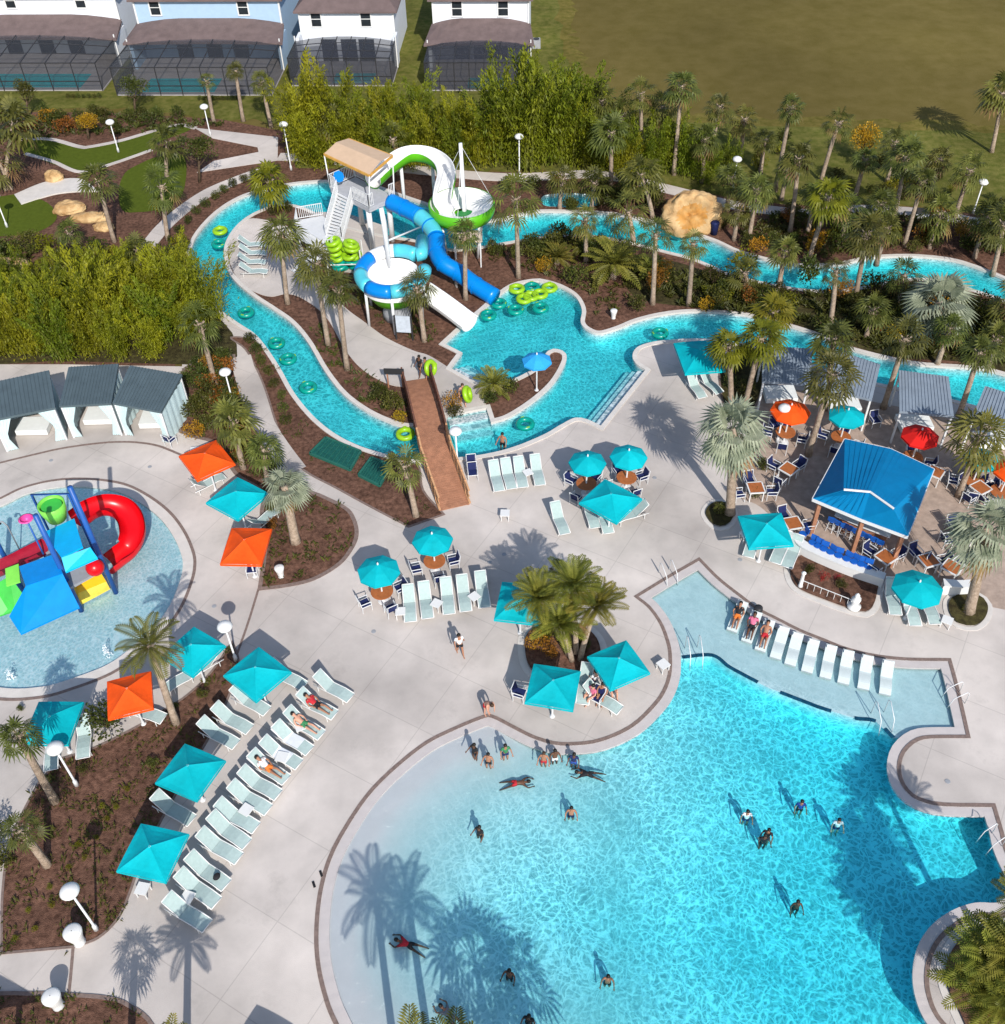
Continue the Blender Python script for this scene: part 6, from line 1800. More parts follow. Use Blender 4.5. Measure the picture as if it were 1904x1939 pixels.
# ---- bar stools
ST = proto('bar_stool', 'stool')
MB().lathe([(0.2, 0.74), (0.22, 0.78), (0.2, 0.8)], 12).build('seat', M_STOOL, ST)
MB().box((0, 0.2, 0.98), (0.4, 0.04, 0.3), M=Matrix.Rotation(R(-10), 3, 'X')).build('backrest', M_STOOL, ST)
for i in range(4):
    a = i*math.pi/2+0.785
    MB().tube([(0.24*math.cos(a), 0.24*math.sin(a), 0), (0.16*math.cos(a), 0.16*math.sin(a), 0.75)], 0.018, 6).build('leg', M_METAL, ST)
MB().tube([(0.2*math.cos(i*math.pi/4), 0.2*math.sin(i*math.pi/4), 0.28) for i in range(8)], 0.012, 5, True).build('foot_ring', M_METAL, ST)
a, b = P(1577, 985, 0.78), P(1668, 1027, 0.78)
for i in range(9):
    p = a.lerp(b, i/8); p.z = 0.006
    place(ST, p, math.atan2((b-a).y, (b-a).x)+math.pi+random.uniform(-0.3, 0.3), 'blue bar stool along the bar hut counter', 'blue bar stools')
cwv = smooth([(1516, 1030), (1533, 1046), (1562, 1062), (1602, 1079), (1638, 1092)])
for i in range(10):
    u = i/9*(len(cwv)-1); j = min(len(cwv)-2, int(u))
    p = cwv[j].lerp(cwv[j+1], u-j); p.z = 0.006; d = cwv[j+1]-cwv[j]
    place(ST, p, math.atan2(d.y, d.x)+random.uniform(-0.3, 0.3), 'blue bar stool along the curved white wall', 'blue bar stools')
# ---- loungers (head towards +Y, back on the ground at z=0)
def lounger_proto(name, m_s, frame=True):
    L = proto(name, 'lounger')
    w = 0.27
    def strip(pts, mm, nm, th=0.03):
        mb = MB()
        vs = [(sx*w, y, z+dz) for dz in (0, -th) for (y, z) in pts for sx in (-1, 1)]
        n = len(pts)
        fs = [(2*i, 2*i+1, 2*i+3, 2*i+2) for i in range(n-1)]+[(2*n+2*i+2, 2*n+2*i+3, 2*n+2*i+1, 2*n+2*i) for i in range(n-1)]
        fs += [(2*i+1, 2*n+2*i+1, 2*n+2*i+3, 2*i+3) for i in range(n-1)]+[(2*i+2, 2*n+2*i+2, 2*n+2*i, 2*i) for i in range(n-1)]
        mb.add(vs, fs).build(nm, mm, L)
    if frame:
        strip([(-0.98, 0.30), (-0.8, 0.345), (-0.5, 0.385), (-0.2, 0.37), (0.05, 0.335), (0.2, 0.33)], m_s, 'seat')
        strip([(0.2, 0.345), (0.40, 0.50), (0.62, 0.72), (0.80, 0.92), (0.90, 0.97)], m_s, 'backrest')
        fr = MB()
        for s in (-1, 1):
            fr.tube([(s*0.30, -1.0, 0.30), (s*0.30, -0.5, 0.385), (s*0.30, 0.05, 0.335), (s*0.30, 0.3, 0.33), (s*0.30, 0.95, 0.33)], 0.024, 6)
            fr.tube([(s*0.29, 0.2, 0.35), (s*0.29, 0.62, 0.715), (s*0.29, 0.90, 0.965)], 0.022, 6)
        fr.tube([(-0.30, -1.0, 0.30), (0.30, -1.0, 0.30)], 0.024, 6); fr.tube([(-0.29, 0.90, 0.97), (0.29, 0.90, 0.97)], 0.022, 6)
        fr.build('frame', M_WHITE, L, True)
        for sx in (-1, 1):
            for y in (-0.75, 0.7): MB().tube([(sx*0.30, y, 0), (sx*0.30, y, 0.34)], 0.022, 6).build('leg', M_WHITE, L)
    else:
        pts = []
        for i in range(17):
            u = i/16; y = -0.95+1.9*u
            z = 0.20+0.16*math.sin(u*math.pi*1.05+0.35)*(1 if u < 0.6 else 1)+max(0, u-0.55)*1.55-0.1*max(0, 0.2-u)*5
            pts.append((y, max(0.06, z)))
        w = 0.31
        strip(pts, m_s, 'shell', 0.05)
        sd_ = MB()
        for s in (-1, 1):
            vs = [(s*0.31, y, z-0.02) for y, z in pts]+[(s*0.28, y*0.9, 0.0) for y, z in pts]
            sd_.add(vs, [(i, i+1, 18+i, 17+i) for i in range(16)])
        sd_.build('side', m_s, L)
        MB().box((0, 0.80, pts[14][1]+0.12), (0.5, 0.16, 0.07), M=Matrix.Rotation(R(38), 3, 'X')).build('headrest', M_WHITE, L)
    return L
LN = lounger_proto('sun_lounger', M_SLING)
LP = lounger_proto('pool_lounger', mat('pale_plastic', (0.54, 0.61, 0.61), 0.4, 0.05, 3.0), False)
def yaw_from(hx, hy, fx, fy):
    h, f = P(hx, hy, 0.3), P(fx, fy, 0.3)
    d = h-f
    return math.atan2(d.y, d.x)-math.pi/2
ROWA = [(356, 1731), (376, 1686), (395, 1653), (417, 1606), (435, 1576), (450, 1549), (474, 1515), (493, 1487), (510, 1457), (533, 1430), (555, 1402), (577, 1374), (601, 1338), (632, 1305)]
yA = yaw_from(448, 1472, 516, 1512)
RAP = []
for x, y in ROWA:
    p = P(x, y, 0.3); p.z = 0
    RAP.append(p)
    place(LN, p, yA+random.uniform(-0.05, 0.05), 'pale green sling lounger in the long diagonal row', 'loungers in the long diagonal row')
for x, y, lab in ((441, 1365, 'pale green sling lounger above the middle teal canopy, farther of two'), (415, 1393, 'pale green sling lounger above the middle teal canopy, nearer of two'), (330, 1535, 'pale green sling lounger shaded by the nearest teal canopy')):
    p = P(x, y, 0.3); p.z = 0; place(LN, p, yA+0.03, lab, 'loungers beside the mulch bed')
yC = yaw_from(822, 1105, 828, 1165)
for x, y in ((776, 1148), (807, 1142), (848, 1134), (879, 1129), (914, 1122)):
    p = P(x, y, 0.3); p.z = 0; place(LN, p, yC+random.uniform(-0.04, 0.04), 'whitish lounger in the row of five by the palm planter', 'row of five loungers')
for x, y in ((940, 907), (963, 903), (986, 900), (1018, 896)):
    p = P(x, y, 0.3); p.z = 0; place(LN, p, yaw_from(1012, 876, 1022, 912)+random.uniform(-0.04, 0.04), 'pale lounger in the row of four beside the bridge', 'row of four loungers')
for x, y, rz, lab in ((1060, 987, 0.25, 'single pale lounger on the open deck'), (1120, 975, 0.15, 'pale lounger left under the canopy by the round umbrellas'), (1145, 985, 0.15, 'pale lounger in the middle under the canopy by the round umbrellas'), (1195, 975, -1.2, 'pale lounger at the right side of the canopy by the round umbrellas'),
                  (1318, 735, 0.3, 'pale lounger under the canopy by the river'), (1345, 728, 0.5, 'pale lounger right under the canopy by the river'), (1425, 1030, -0.4, 'pale lounger left under the canopy by the tree planter'), (1478, 1042, -0.5, 'pale lounger right of the canopy by the tree planter'), (1500, 1050, -0.5, 'pale lounger against the bar planter'),
                  (1690, 1135, -0.1, 'pale lounger left of three under the large teal umbrella'), (1725, 1155, -0.05, 'pale lounger in the middle under the large teal umbrella'), (1760, 1152, 0.0, 'pale lounger right of three under the large teal umbrella'), (1108, 1300, -0.2, 'pale lounger between the two canopies at the palm planter'), (1140, 1325, 0.9, 'pale lounger with sitting people at the palm planter'),
                  (385, 1262, -0.9, 'pale lounger under the canopy below the tall lamp'), (352, 1282, -0.9, 'pale lounger beside the feathery palm trunk'), (160, 1400, 0.2, 'pale lounger right of the lower left canopy'), (275, 1350, 1.2, 'pale lounger behind the red orange canopy'), (395, 915, 2.2, 'white lounger between the orange and teal canopies'), (500, 985, 2.5, 'pale lounger behind the teal canopy at the fan palm bed'),
                  (545, 1283, yA, 'white lounger right of the teal canopy at the bed tip'), (475, 1330, yA, 'white lounger in front of the teal canopy at the bed tip'), (100, 1422, 0.2, 'grey white lounger in front of the lower left canopy'), (480, 480, 1.5, 'pale lounger on the island patio'), (478, 497, 1.5, 'pale lounger on the island patio'), (478, 464, 1.5, 'pale lounger on the island patio'), (481, 515, 1.5, 'pale lounger on the island patio')):
    p = P(x, y, 0.3); p.z = 0.03 if 'island' in lab else 0
    place(LN, p, rz, lab, 'loungers on the island patio' if 'island' in lab else 'single loungers')
yP = yaw_from(1480, 1205, 1466, 1262)
PLP = []
for i, (x, y) in enumerate(((1396, 1172), (1423, 1192), (1448, 1208), (1476, 1222), (1503, 1234), (1534, 1247), (1568, 1258), (1601, 1268), (1638, 1278), (1678, 1288))):
    p = P(x, y, 0.0); p.z = -0.22
    PLP.append(p)
    place(LP, p, yP+0.02*i-0.1, 'white moulded lounger standing in the shallow ledge water', 'in-pool loungers', 0.86)
# ---- little white side tables
SDT = proto('side_table', 'side table')
MB().box((0, 0, 0.43), (0.5, 0.5, 0.04)).build('tabletop', M_WHITE, SDT)
for sx in (-1, 1):
    for sy in (-1, 1): MB().bar((sx*0.2, sy*0.2, 0), (sx*0.2, sy*0.2, 0.42), 0.04, 0.04).build('leg', M_WHITE, SDT)
for x, y in ((360, 1708), (470, 1543), (537, 1443), (760, 1168), (828, 1153), (899, 1140), (957, 982), (1255, 1268), (275, 1692), (372, 862), (1000, 905), (572, 1385), (445, 980), (1410, 1022), (1790, 1185), (1135, 950)):
    place(SDT, P(x, y), random.uniform(0, 1.5), f"white side table {where(x, y)}", 'white side tables')
# ---- lamps
LMP = [((183, 1760), (128, 1690), 'white globe lamp post in the yellow flower bed'), ((447, 1250), (428, 1186), 'white globe lamp post at the tip of the mulch bed'), ((443, 768), (426, 706), 'white globe lamp post beside the garden footpath'), ((868, 893), (863, 816), 'white globe lamp post at the bridge ramp'),
       ((984, 335), (983, 258), 'white globe lamp post in front of the tall bamboo'), ((552, 322), (539, 235), 'white globe lamp post at the left end of the tall bamboo'), ((1388, 360), (1393, 304), 'white globe lamp post behind the waterfall rock'), ((1843, 405), (1862, 344), 'white globe lamp post by the footpath at far right'),
       ((399, 257), (384, 203), 'white lamp post at the golf path corner'), ((225, 288), (207, 231), 'white lamp post standing on the golf turf'), ((1472, 838), (1476, 787), 'white globe lamp post beside the orange umbrella'), ((146, 1487), (98, 1420), 'white lamp post half hidden by the lower left canopy'), ((14, 430), (-4, 396), 'thin lamp post at the left edge of the golf turf')]
for (bx, by), (tx, ty), lab in LMP:
    b, top = top_of(bx, by, tx, ty)
    h = min(4.6, max(2.6, top.z))
    t = thing('lamp_post', lab, 'lamp', b, 0, 'white globe lamp posts')
    MB().lathe([(0.11, 0), (0.09, 0.35), (0.05, 0.45), (0.042, h-0.25)], 10).build('pole', M_METAL, t, True)
    MB().lathe([(0.08, h-0.28), (0.33, h-0.12), (0.37, h-0.02), (0.30, h+0.10), (0.12, h+0.19), (0.02, h+0.21)], 18).build('lamp_head', M_WHITE, t, True)
# ---- bins, urns, drains, figures
for x, y, sc_, lab in ((152, 1785, 1.0, 'large white tapered urn at the corner of the flower bed'), (112, 1905, 0.95, 'white tapered urn at the bottom left bed'), (533, 1092, 0.7, 'small white urn in the bed right of the orange canopy'), (1162, 603, 0.65, 'small white urn in the mulch above the river')):
    t = thing('planter_urn', lab, 'urn', P(x, y), 0.3, 'white urns'); t.scale = (sc_,)*3
    MB().lathe([(0.21, 0), (0.24, 0.05), (0.2, 0.15), (0.27, 0.55), (0.36, 0.92), (0.36, 1.0), (0.30, 1.03)], 20, capt=False).build('body', M_WHITE, t, True)
    MB().lathe([(0.30, 1.03), (0.2, 1.07), (0.02, 1.09)], 16, capb=False, capt=False).build('lid', M_WHITE, t, True)
for x, y in ((97, 872), (284, 884), (1240, 905), (406, 1148), (708, 1196), (1795, 1480), (928, 1065), (955, 1050), (1402, 1060), (1070, 1270)):
    t = thing('deck_drain', f"round grey deck drain {where(x, y)}", 'drain', P(x, y, 0.002), 0, 'deck drains')
    MB().lathe([(0.12, 0), (0.12, 0.012), (0.11, 0.016)], 14).build('grille', M_GREY, t)
t = thing('round_drum', 'dark round drum lid at the ledge edge above the in-pool loungers', 'drum', P(1435, 1160)); MB().lathe([(0.2, 0), (0.22, 0.3), (0.2, 0.4), (0.05, 0.42)], 16).build('body', M_DARK, t, True)
for x, y, lab in ((1617, 1150, 'white statue with raised top at the right end of the bar planter'), (1516, 1110, 'white slim post figure at the left end of the bar planter')):
    t = thing('garden_statue', lab, 'statue', P(x, y, 0.1))
    if x > 1600:
        MB().lathe([(0.32, 0), (0.34, 0.12), (0.16, 0.2), (0.2, 0.45), (0.24, 0.62), (0.1, 0.75), (0.13, 0.9), (0.02, 1.05)], 14).build('body', M_WHITE, t, True)
        MB().bar((-0.24, 0, 0.5), (0.24, 0.05, 0.62), 0.09, 0.09).build('arms', M_WHITE, t)
    else:
        MB().lathe([(0.14, 0), (0.1, 0.1), (0.08, 0.9), (0.13, 1.0), (0.02, 1.1)], 12).build('body', M_WHITE, t, True)
rl_ = thing('planter_rail', 'low white rail between the two figures of the bar planter', 'rail', P(1516, 1110, 0.1))
a = P(1617, 1150, 0.1)-P(1516, 1110, 0.1)
MB().bar((0, 0.0, 0.45), a+Vector((0, 0, 0.45)), 0.03, 0.03).build('bar', M_WHITE, rl_)
for i in range(1, 8): MB().bar(a*(i/8), a*(i/8)+Vector((0, 0, 0.45)), 0.02, 0.02).build('post', M_WHITE, rl_)
# handrails of the pool
for (x0, y0), (x1, y1), lab in (((1258, 1082), (1275, 1108), 'steel handrail at the upper ledge corner'), ((1310, 1222), (1320, 1262), 'steel handrail on the ledge step into the deep water'), ((1664, 1345), (1680, 1384), 'steel handrail at the right end of the ledge'), ((1822, 1322), (1790, 1326), 'steel handrail on the right edge of the ledge'), ((1888, 1590), (1862, 1600), 'steel handrail at the right pool edge')):
    a, b = P(x0, y0), P(x1, y1)
    t = thing('pool_handrail', lab, 'handrail', a, 0, 'pool handrails')
    d = b-a; s = Vector((-d.y, d.x, 0)).normalized()*0.3
    for sg in (-1, 1):
        MB().tube([s*sg+Vector((0, 0, -0.3)), s*sg+Vector((0, 0, 0.75)), s*sg+d*0.15+Vector((0, 0, 0.88)), s*sg+d*0.8+Vector((0, 0, 0.5)), s*sg+d+Vector((0, 0, -0.35))], 0.021, 8).build('rail', M_METAL, t, True)
# ---- swim rings
TORUS = {}
for k, m in (('lime', M_LIME), ('sea', M_TGREEN)):
    TORUS[k] = MB().tube([(0.42*math.cos(2*math.pi*i/24), 0.42*math.sin(2*math.pi*i/24), 0) for i in range(24)], 0.17, 10, True).mesh('swim_ring', m, True)
HNL = [MB().bar((sx*0.5, -0.1, 0.15), (sx*0.5, 0.1, 0.15), 0.05, 0.05).mesh('handle', M_LIME) for sx in (-1, 1)]
def ring_(k, p, label, rot=(0, 0, 0), sc_=1.0, g='swim rings afloat'):
    t = thing('swim_ring', label, 'swim ring', p, 0, g); t.rotation_euler = rot; t.scale = (sc_,)*3
    for nm, me in (('tube', TORUS[k]), ('handle', HNL[0]), ('handle', HNL[1])):
        o = bpy.data.objects.new(nm, me); COL.objects.link(o); o.parent = t
    return t
for k, x, y in (('lime', 417, 437), ('sea', 466, 592), ('sea', 524, 650), ('sea', 546, 680), ('sea', 584, 734), ('lime', 768, 822), ('sea', 995, 803), ('lime', 979, 547), ('lime', 993, 566), ('lime', 1023, 557), ('lime', 1041, 545), ('sea', 1008, 544), ('sea', 977, 587), ('sea', 1024, 583),
                ('sea', 925, 597), ('sea', 945, 575), ('sea', 1250, 631), ('sea', 415, 462), ('lime', 1006, 561)):
    ring_(k, P(x, y, -0.06), f"{'bright lime' if k == 'lime' else 'sea green'} swim ring floating {where(x, y)}", (0, 0, random.uniform(0, 3)))
sb0 = P(657, 512)
for i in range(16):
    k = 'sea' if i < 6 else 'lime'
    ring_(k, Vector((sb0.x+(0.55 if i % 2 else -0.55)+random.uniform(-0.22, 0.22), sb0.y+random.uniform(-0.35, 0.35), 0.24+0.29*(i//2))), f"{'lime' if k == 'lime' else 'sea green'} swim ring in the stack below the stair", (random.uniform(-0.35, 0.35), random.uniform(-0.35, 0.35), 0), 1.0, 'swim rings in the stack')
rk = thing('ring_rack', 'white pipe rack holding the stack of swim rings', 'rack', sb0)
for sx in (-1.2, 1.2):
    for sy in (-0.7, 0.7): MB().tube([(sx, sy, 0), (sx, sy, 2.0)], 0.05, 8).build('post', M_WHITE, rk)
for sy in (-0.7, 0.7): MB().bar((-1.2, sy, 0.9), (1.2, sy, 0.9), 0.05, 0.05).build('rail', M_WHITE, rk)
# bench and footpath extras
t = thing('park_bench', 'white bench with dark back by the footpath at far right', 'bench', P(1755, 420), R(-6))
MB().box((0, 0, 0.44), (1.9, 0.5, 0.06)).build('seat', M_WHITE, t); MB().box((0, 0.28, 0.75), (1.9, 0.06, 0.45)).build('backrest', M_DARK, t)
for x in (-0.8, 0.8): MB().box((x, 0, 0.21), (0.1, 0.45, 0.42)).build('leg', M_DARK, t)
t = thing('trash_bin', 'dark blue bin beside the waterfall rock', 'bin', P(1352, 443)); MB().lathe([(0.26, 0), (0.32, 0.9), (0.34, 0.95), (0.2, 1.05)], 14).build('body', M_NAVY, t, True)
# ================================================================== PEOPLE
V3 = Vector
def skin_mesh(name, joints, edges, root, m, sub=1):
    """joints: name -> (pos, radius); a continuous skin grown over the bones"""
    ks = list(joints)
    me = bpy.data.meshes.new(name+'_bones')
    me.from_pydata([joints[k][0] for k in ks], [(ks.index(a), ks.index(b)) for a, b in edges], [])
    o = bpy.data.objects.new(name+'_bones', me)
    COL.objects.link(o)
    o.modifiers.new('skin', 'SKIN')
    for i, k in enumerate(ks):
        r = joints[k][1]
        me.skin_vertices[0].data[i].radius = (r, r) if not isinstance(r, tuple) else r
        me.skin_vertices[0].data[i].use_root = (k == root)
    s = o.modifiers.new('sub', 'SUBSURF'); s.levels = sub; s.render_levels = sub
    dg = bpy.context.evaluated_depsgraph_get()
    dg.update()
    out = bpy.data.meshes.new_from_object(o.evaluated_get(dg))
    out.name = name
    bpy.data.objects.remove(o)
    bpy.data.meshes.remove(me)
    out.materials.clear(); out.materials.append(m)
    out.polygons.foreach_set('use_smooth', [True]*len(out.polygons))
    return out

def limb(a, b, t): return a.lerp(b, t)
def pose_joints(kind):
    """joint positions facing +Y, feet (or seat) at z=0"""
    J = dict(pel=V3((0, 0, .94)), bel=V3((0, 0.01, 1.08)), che=V3((0, 0, 1.29)), nek=V3((0, 0.0, 1.47)), hed=V3((0, .025, 1.60)), top=V3((0, .01, 1.72)))
    for s, n in ((-1, 'l'), (1, 'r')):
        J['sh'+n] = V3((s*.18, 0, 1.40)); J['el'+n] = V3((s*.25, -.03, 1.13)); J['wr'+n] = V3((s*.27, .06, .90))
        J['hi'+n] = V3((s*.10, 0, .90)); J['kn'+n] = V3((s*.11, .03, .50)); J['an'+n] = V3((s*.11, -.02, .09)); J['to'+n] = V3((s*.13, .15, .04))
    if kind == 'walk':
        J['knl'] = V3((-.1, .14, .52)); J['anl'] = V3((-.1, .26, .12)); J['tol'] = V3((-.11, .42, .08)); J['anr'] = V3((.1, -.24, .13)); J['tor'] = V3((.11, -.10, .04)); J['knr'] = V3((.1, -.03, .5))
        J['wrl'] = V3((-.28, -.14, .93)); J['wrr'] = V3((.27, .2, .96))
    if kind == 'wade':
        for s, n in ((-1, 'l'), (1, 'r')): J['el'+n] = V3((s*.29, .06, 1.14)); J['wr'+n] = V3((s*.32, .27, 1.0))
    if kind == 'bend':
        for k, (y, z) in dict(bel=(.08, 1.04), che=(.25, 1.15), nek=(.38, 1.24), hed=(.48, 1.30), top=(.57, 1.38)).items(): J[k] = V3((0, y, z))
        for s, n in ((-1, 'l'), (1, 'r')): J['sh'+n] = V3((s*.18, .33, 1.2)); J['el'+n] = V3((s*.2, .42, .93)); J['wr'+n] = V3((s*.17, .45, .70))
    if kind == 'swim':
        for k in list(J): v = J[k]; J[k] = V3((v.x, v.z-.95, 0.02-v.y*0.6))
        J['hed'] = V3((0, .68, .06)); J['top'] = V3((0, .79, .09))
        for s, n in ((-1, 'l'), (1, 'r')):
            J['el'+n] = V3((s*.33, .66, -.05)); J['wr'+n] = V3((s*.25, .90, -.08)); J['kn'+n] = V3((s*.16, -.40, -.05)); J['an'+n] = V3((s*.22, -.78, -.16)); J['to'+n] = V3((s*.23, -.92, -.22))
    if kind == 'sit':
        for k in list(J): J[k] = J[k]-V3((0, 0, .44))
        for s, n in ((-1, 'l'), (1, 'r')):
            J['kn'+n] = V3((s*.13, .42, .50)); J['an'+n] = V3((s*.13, .46, .09)); J['to'+n] = V3((s*.14, .62, .05)); J['wr'+n] = V3((s*.16, .32, .60)); J['el'+n] = V3((s*.25, .06, .70)); J['hi'+n].z = .48
        J['pel'].z = .52
    if kind == 'lie':      # on a lounger: hips on the seat, back on the raised rest, head to +Y
        d = V3((0, .82, .57))
        for k in ('bel', 'che', 'nek', 'hed', 'top', 'shl', 'shr', 'ell', 'elr', 'wrl', 'wrr'):
            v = J[k]; u = v.z-.94
            J[k] = V3((v.x, 0.06+d.y*u-0.2*v.y, .46+d.z*u+0.5*v.y))
        J['pel'] = V3((0, .02, .46))
        for s, n in ((-1, 'l'), (1, 'r')):
            J['hi'+n] = V3((s*.1, -.02, .45)); J['kn'+n] = V3((s*.12, -.44, .49 if n == 'l' else .58)); J['an'+n] = V3((s*.12, -.86, .43)); J['to'+n] = V3((s*.14, -.93, .57)); J['wr'+n] = V3((s*.22, .05, .53)); J['el'+n] = V3((s*.29, .25, .55))
    return J
BONES = [('pel', 'bel'), ('bel', 'che'), ('che', 'nek'), ('nek', 'hed'), ('hed', 'top'), ('hed', 'nos')]+[(a+n, b+n) for n in 'lr' for a, b in (('sh', 'el'), ('el', 'fo'), ('fo', 'wr'), ('hi', 'th'), ('th', 'kn'), ('kn', 'ca'), ('ca', 'an'), ('an', 'to'), ('hed', 'ear'))
         if a != 'hed']+[('hed', 'ear'+n) for n in 'lr']+[('che', 'sh'+n) for n in 'lr']+[('pel', 'hi'+n) for n in 'lr']
PM = {}
def pose_meshes(kind):
    if kind in PM: return PM[kind]
    J = pose_joints(kind)
    rad = dict(pel=.125, bel=.115, che=.135, nek=.055, hed=.092, top=.068, sh=.062, el=.042, fo=.041, wr=.026, hi=.095, th=.082, kn=.056, ca=.056, an=.036, to=.026)
    hd = (J['top']-J['hed']).normalized()
    fw = V3((0, 1, 0)) if kind not in ('swim', 'lie') else (V3((0, .1, -1)) if kind == 'swim' else V3((0, -.5, .86)))
    fw = (fw-hd*fw.dot(hd)).normalized()
    J['nos'] = J['hed']+fw*.115-hd*.01
    for s, n in ((-1, 'l'), (1, 'r')):
        J['fo'+n] = J['el'+n].lerp(J['wr'+n], .3); J['th'+n] = J['hi'+n].lerp(J['kn'+n], .35); J['ca'+n] = J['kn'+n].lerp(J['an'+n], .3)
        J['ear'+n] = J['hed']+hd.cross(fw)*(s*-.1)
    rr = lambda k: .018 if k in ('nos', 'earl', 'earr') else rad.get(k, rad.get(k[:-1]))
    joints = {k: (v, rr(k)) for k, v in J.items()}
    edges = list(BONES)
    for n, s in (('l', -1), ('r', 1)):      # hands: palm, four unequal curled fingers and a thumb
        d = (J['wr'+n]-J['el'+n]).normalized(); sd_ = V3((0, 0, 1)).cross(d)
        if sd_.length < .2: sd_ = V3((0, 1, 0))
        sd_.normalize(); up_ = d.cross(sd_)
        joints['pa'+n] = (J['wr'+n]+d*.06, (.036, .02)); edges.append(('wr'+n, 'pa'+n))
        for q, (o, l) in enumerate(((-.028, .07), (-.009, .085), (.010, .08), (.028, .06))):
            a = J['wr'+n]+d*.09+sd_*o
            joints['f%d%s' % (q, n)] = (a, .010); joints['g%d%s' % (q, n)] = (a+d*l*.7-up_*l*.4, .008)
            edges += [('pa'+n, 'f%d%s' % (q, n)), ('f%d%s' % (q, n), 'g%d%s' % (q, n))]
        joints['h'+n] = (J['wr'+n]+d*.05-sd_*.055, .010); joints['i'+n] = (J['wr'+n]+d*.09-sd_*.07, .009); edges += [('pa'+n, 'h'+n), ('h'+n, 'i'+n)]
    body = skin_mesh('body_'+kind, joints, edges, 'pel', M_SKIN[0], 1)
    trunks = {k: (J[k], rr(k)+.014) for k in ('bel', 'pel', 'hil', 'hir')}
    for n in 'lr': trunks['m'+n] = (J['hi'+n].lerp(J['kn'+n], .55), .088)
    sh = skin_mesh('shorts_'+kind, trunks, [('bel', 'pel'), ('pel', 'hil'), ('pel', 'hir'), ('hil', 'ml'), ('hir', 'mr')], 'pel', CLOTH['navy'])
    tj = {k: (J[k], rr(k)+.016) for k in ('pel', 'bel', 'che', 'shl', 'shr')}
    for n in 'lr': tj['m'+n] = (J['sh'+n].lerp(J['el'+n], .6), .062)
    tp_ = skin_mesh('shirt_'+kind, tj, [('pel', 'bel'), ('bel', 'che'), ('che', 'shl'), ('che', 'shr'), ('shl', 'ml'), ('shr', 'mr')], 'che', CLOTH['white'])
    hm = MB().ball(tuple((J['hed'].lerp(J['top'], .42))-fw*.018), .112, 12, 8, (0.95, 1.0, 1.0)).mesh('hair_'+kind, M_HAIR[0], True)
    PM[kind] = (body, sh, tp_, hm)
    return PM[kind]
def person(kind, p, rz, label, skin=0, hair=0, shorts='navy', shirt=None, group=None, sc_=0.93):
    b, sh, tp_, hm = pose_meshes(kind)
    t = thing('person', label, 'person', p, rz, group)
    t.scale = (sc_,)*3
    for nm, me, m in (('body', b, M_SKIN[skin]), ('hair', hm, M_HAIR[hair]), ('shorts', sh, CLOTH[shorts] if shorts else None), ('shirt', tp_, CLOTH[shirt] if shirt else None)):
        if m is None: continue
        o = bpy.data.objects.new(nm, me); COL.objects.link(o); o.parent = t
        o.material_slots[0].link = 'OBJECT'; o.material_slots[0].material = m
    return t
person('walk', P(872, 1240), R(200), 'person in white shirt and dark shorts walking across the deck', 1, 0, 'black', 'white')
person('bend', P(922, 1352), R(215), 'person in red swimwear bending at the tip of the pool edge', 0, 1, 'red', None)
person('walk', P(808, 716, 0.03), R(160), 'person carrying a lime swim ring at the far bridge end', 1, 0, 'black', 'grey')
person('walk', P(878, 766, 0.03), R(190), 'person carrying a lime swim ring towards the river steps', 0, 1, 'blue', None)
person('walk', P(797, 712, 0.03), R(150), 'person in dark clothes beside the ring carrier on the bridge end', 2, 0, 'black', 'black')
p = P(808, 716, 0.03); ring_('lime', p+V3((0.33, -0.22, 0.95)), 'lime swim ring carried at the far bridge end', (R(70), 0, R(60)), 0.95, 'carried swim rings')
p = P(878, 766, 0.03); ring_('lime', p+V3((0.28, -0.2, 0.95)), 'lime swim ring carried near the river steps', (R(70), 0, R(80)), 0.95, 'carried swim rings')
wz = -0.065
def swimmer(kind, x, y, rz, label, skin, hair, shorts, shirt=None):
    p = P(x, y, wz)
    if kind == 'wade':
        p.z = min(-0.07, -beach(p.x, p.y))+0.0
        d_ = -p.z
        p.z = -max(d_+0.05, min(1.22, d_*1.7))     # knees bent: deeper in the water than standing tall
    else:
        p.z = wz-0.06
    return person(kind, p, rz, label, skin, hair, shorts, shirt, 'bathers in the main pool', 0.80)
swimmer('wade', 926, 1452, 2.9, 'bather with arms out standing near the beach entry of the pool', 1, 0, 'black')
swimmer('wade', 900, 1437, 2.4, 'dark haired bather standing left of the arms out bather', 2, 0, 'black', 'black')
swimmer('wade', 958, 1436, 3.4, 'bather in teal shirt right of the arms out bather', 1, 0, 'navy', 'green')
swimmer('swim', 977, 1482, -1.5, 'swimmer in dark red floating on the water near the beach entry', 2, 0, 'red')
swimmer('wade', 1030, 1446, 3.0, 'bather standing left of the pair at the curved pool edge', 1, 1, 'red')
swimmer('wade', 1051, 1440, 3.3, 'bather in white at the curved pool edge', 2, 0, 'white')
swimmer('wade', 1087, 1444, 2.9, 'bather in blue at the curved pool edge, right of the pair', 2, 0, 'blue', 'navy')
swimmer('swim', 1117, 1465, 1.4, 'dark swimmer moving right along the curved pool edge', 2, 0, 'black', 'black')
swimmer('wade', 1082, 1540, 3.1, 'dark haired bather standing in the middle left of the pool', 1, 0, 'navy')
swimmer('wade', 909, 1580, 2.5, 'bather in dark top in the pale shallow water', 2, 0, 'black', 'black')
swimmer('wade', 1416, 1540, 3.0, 'bather in pale shirt at the right half of the pool, left of three', 1, 0, 'navy', 'white')
swimmer('wade', 1519, 1520, 3.0, 'dark bather farthest back in the right half of the pool', 1, 0, 'black', 'blue')
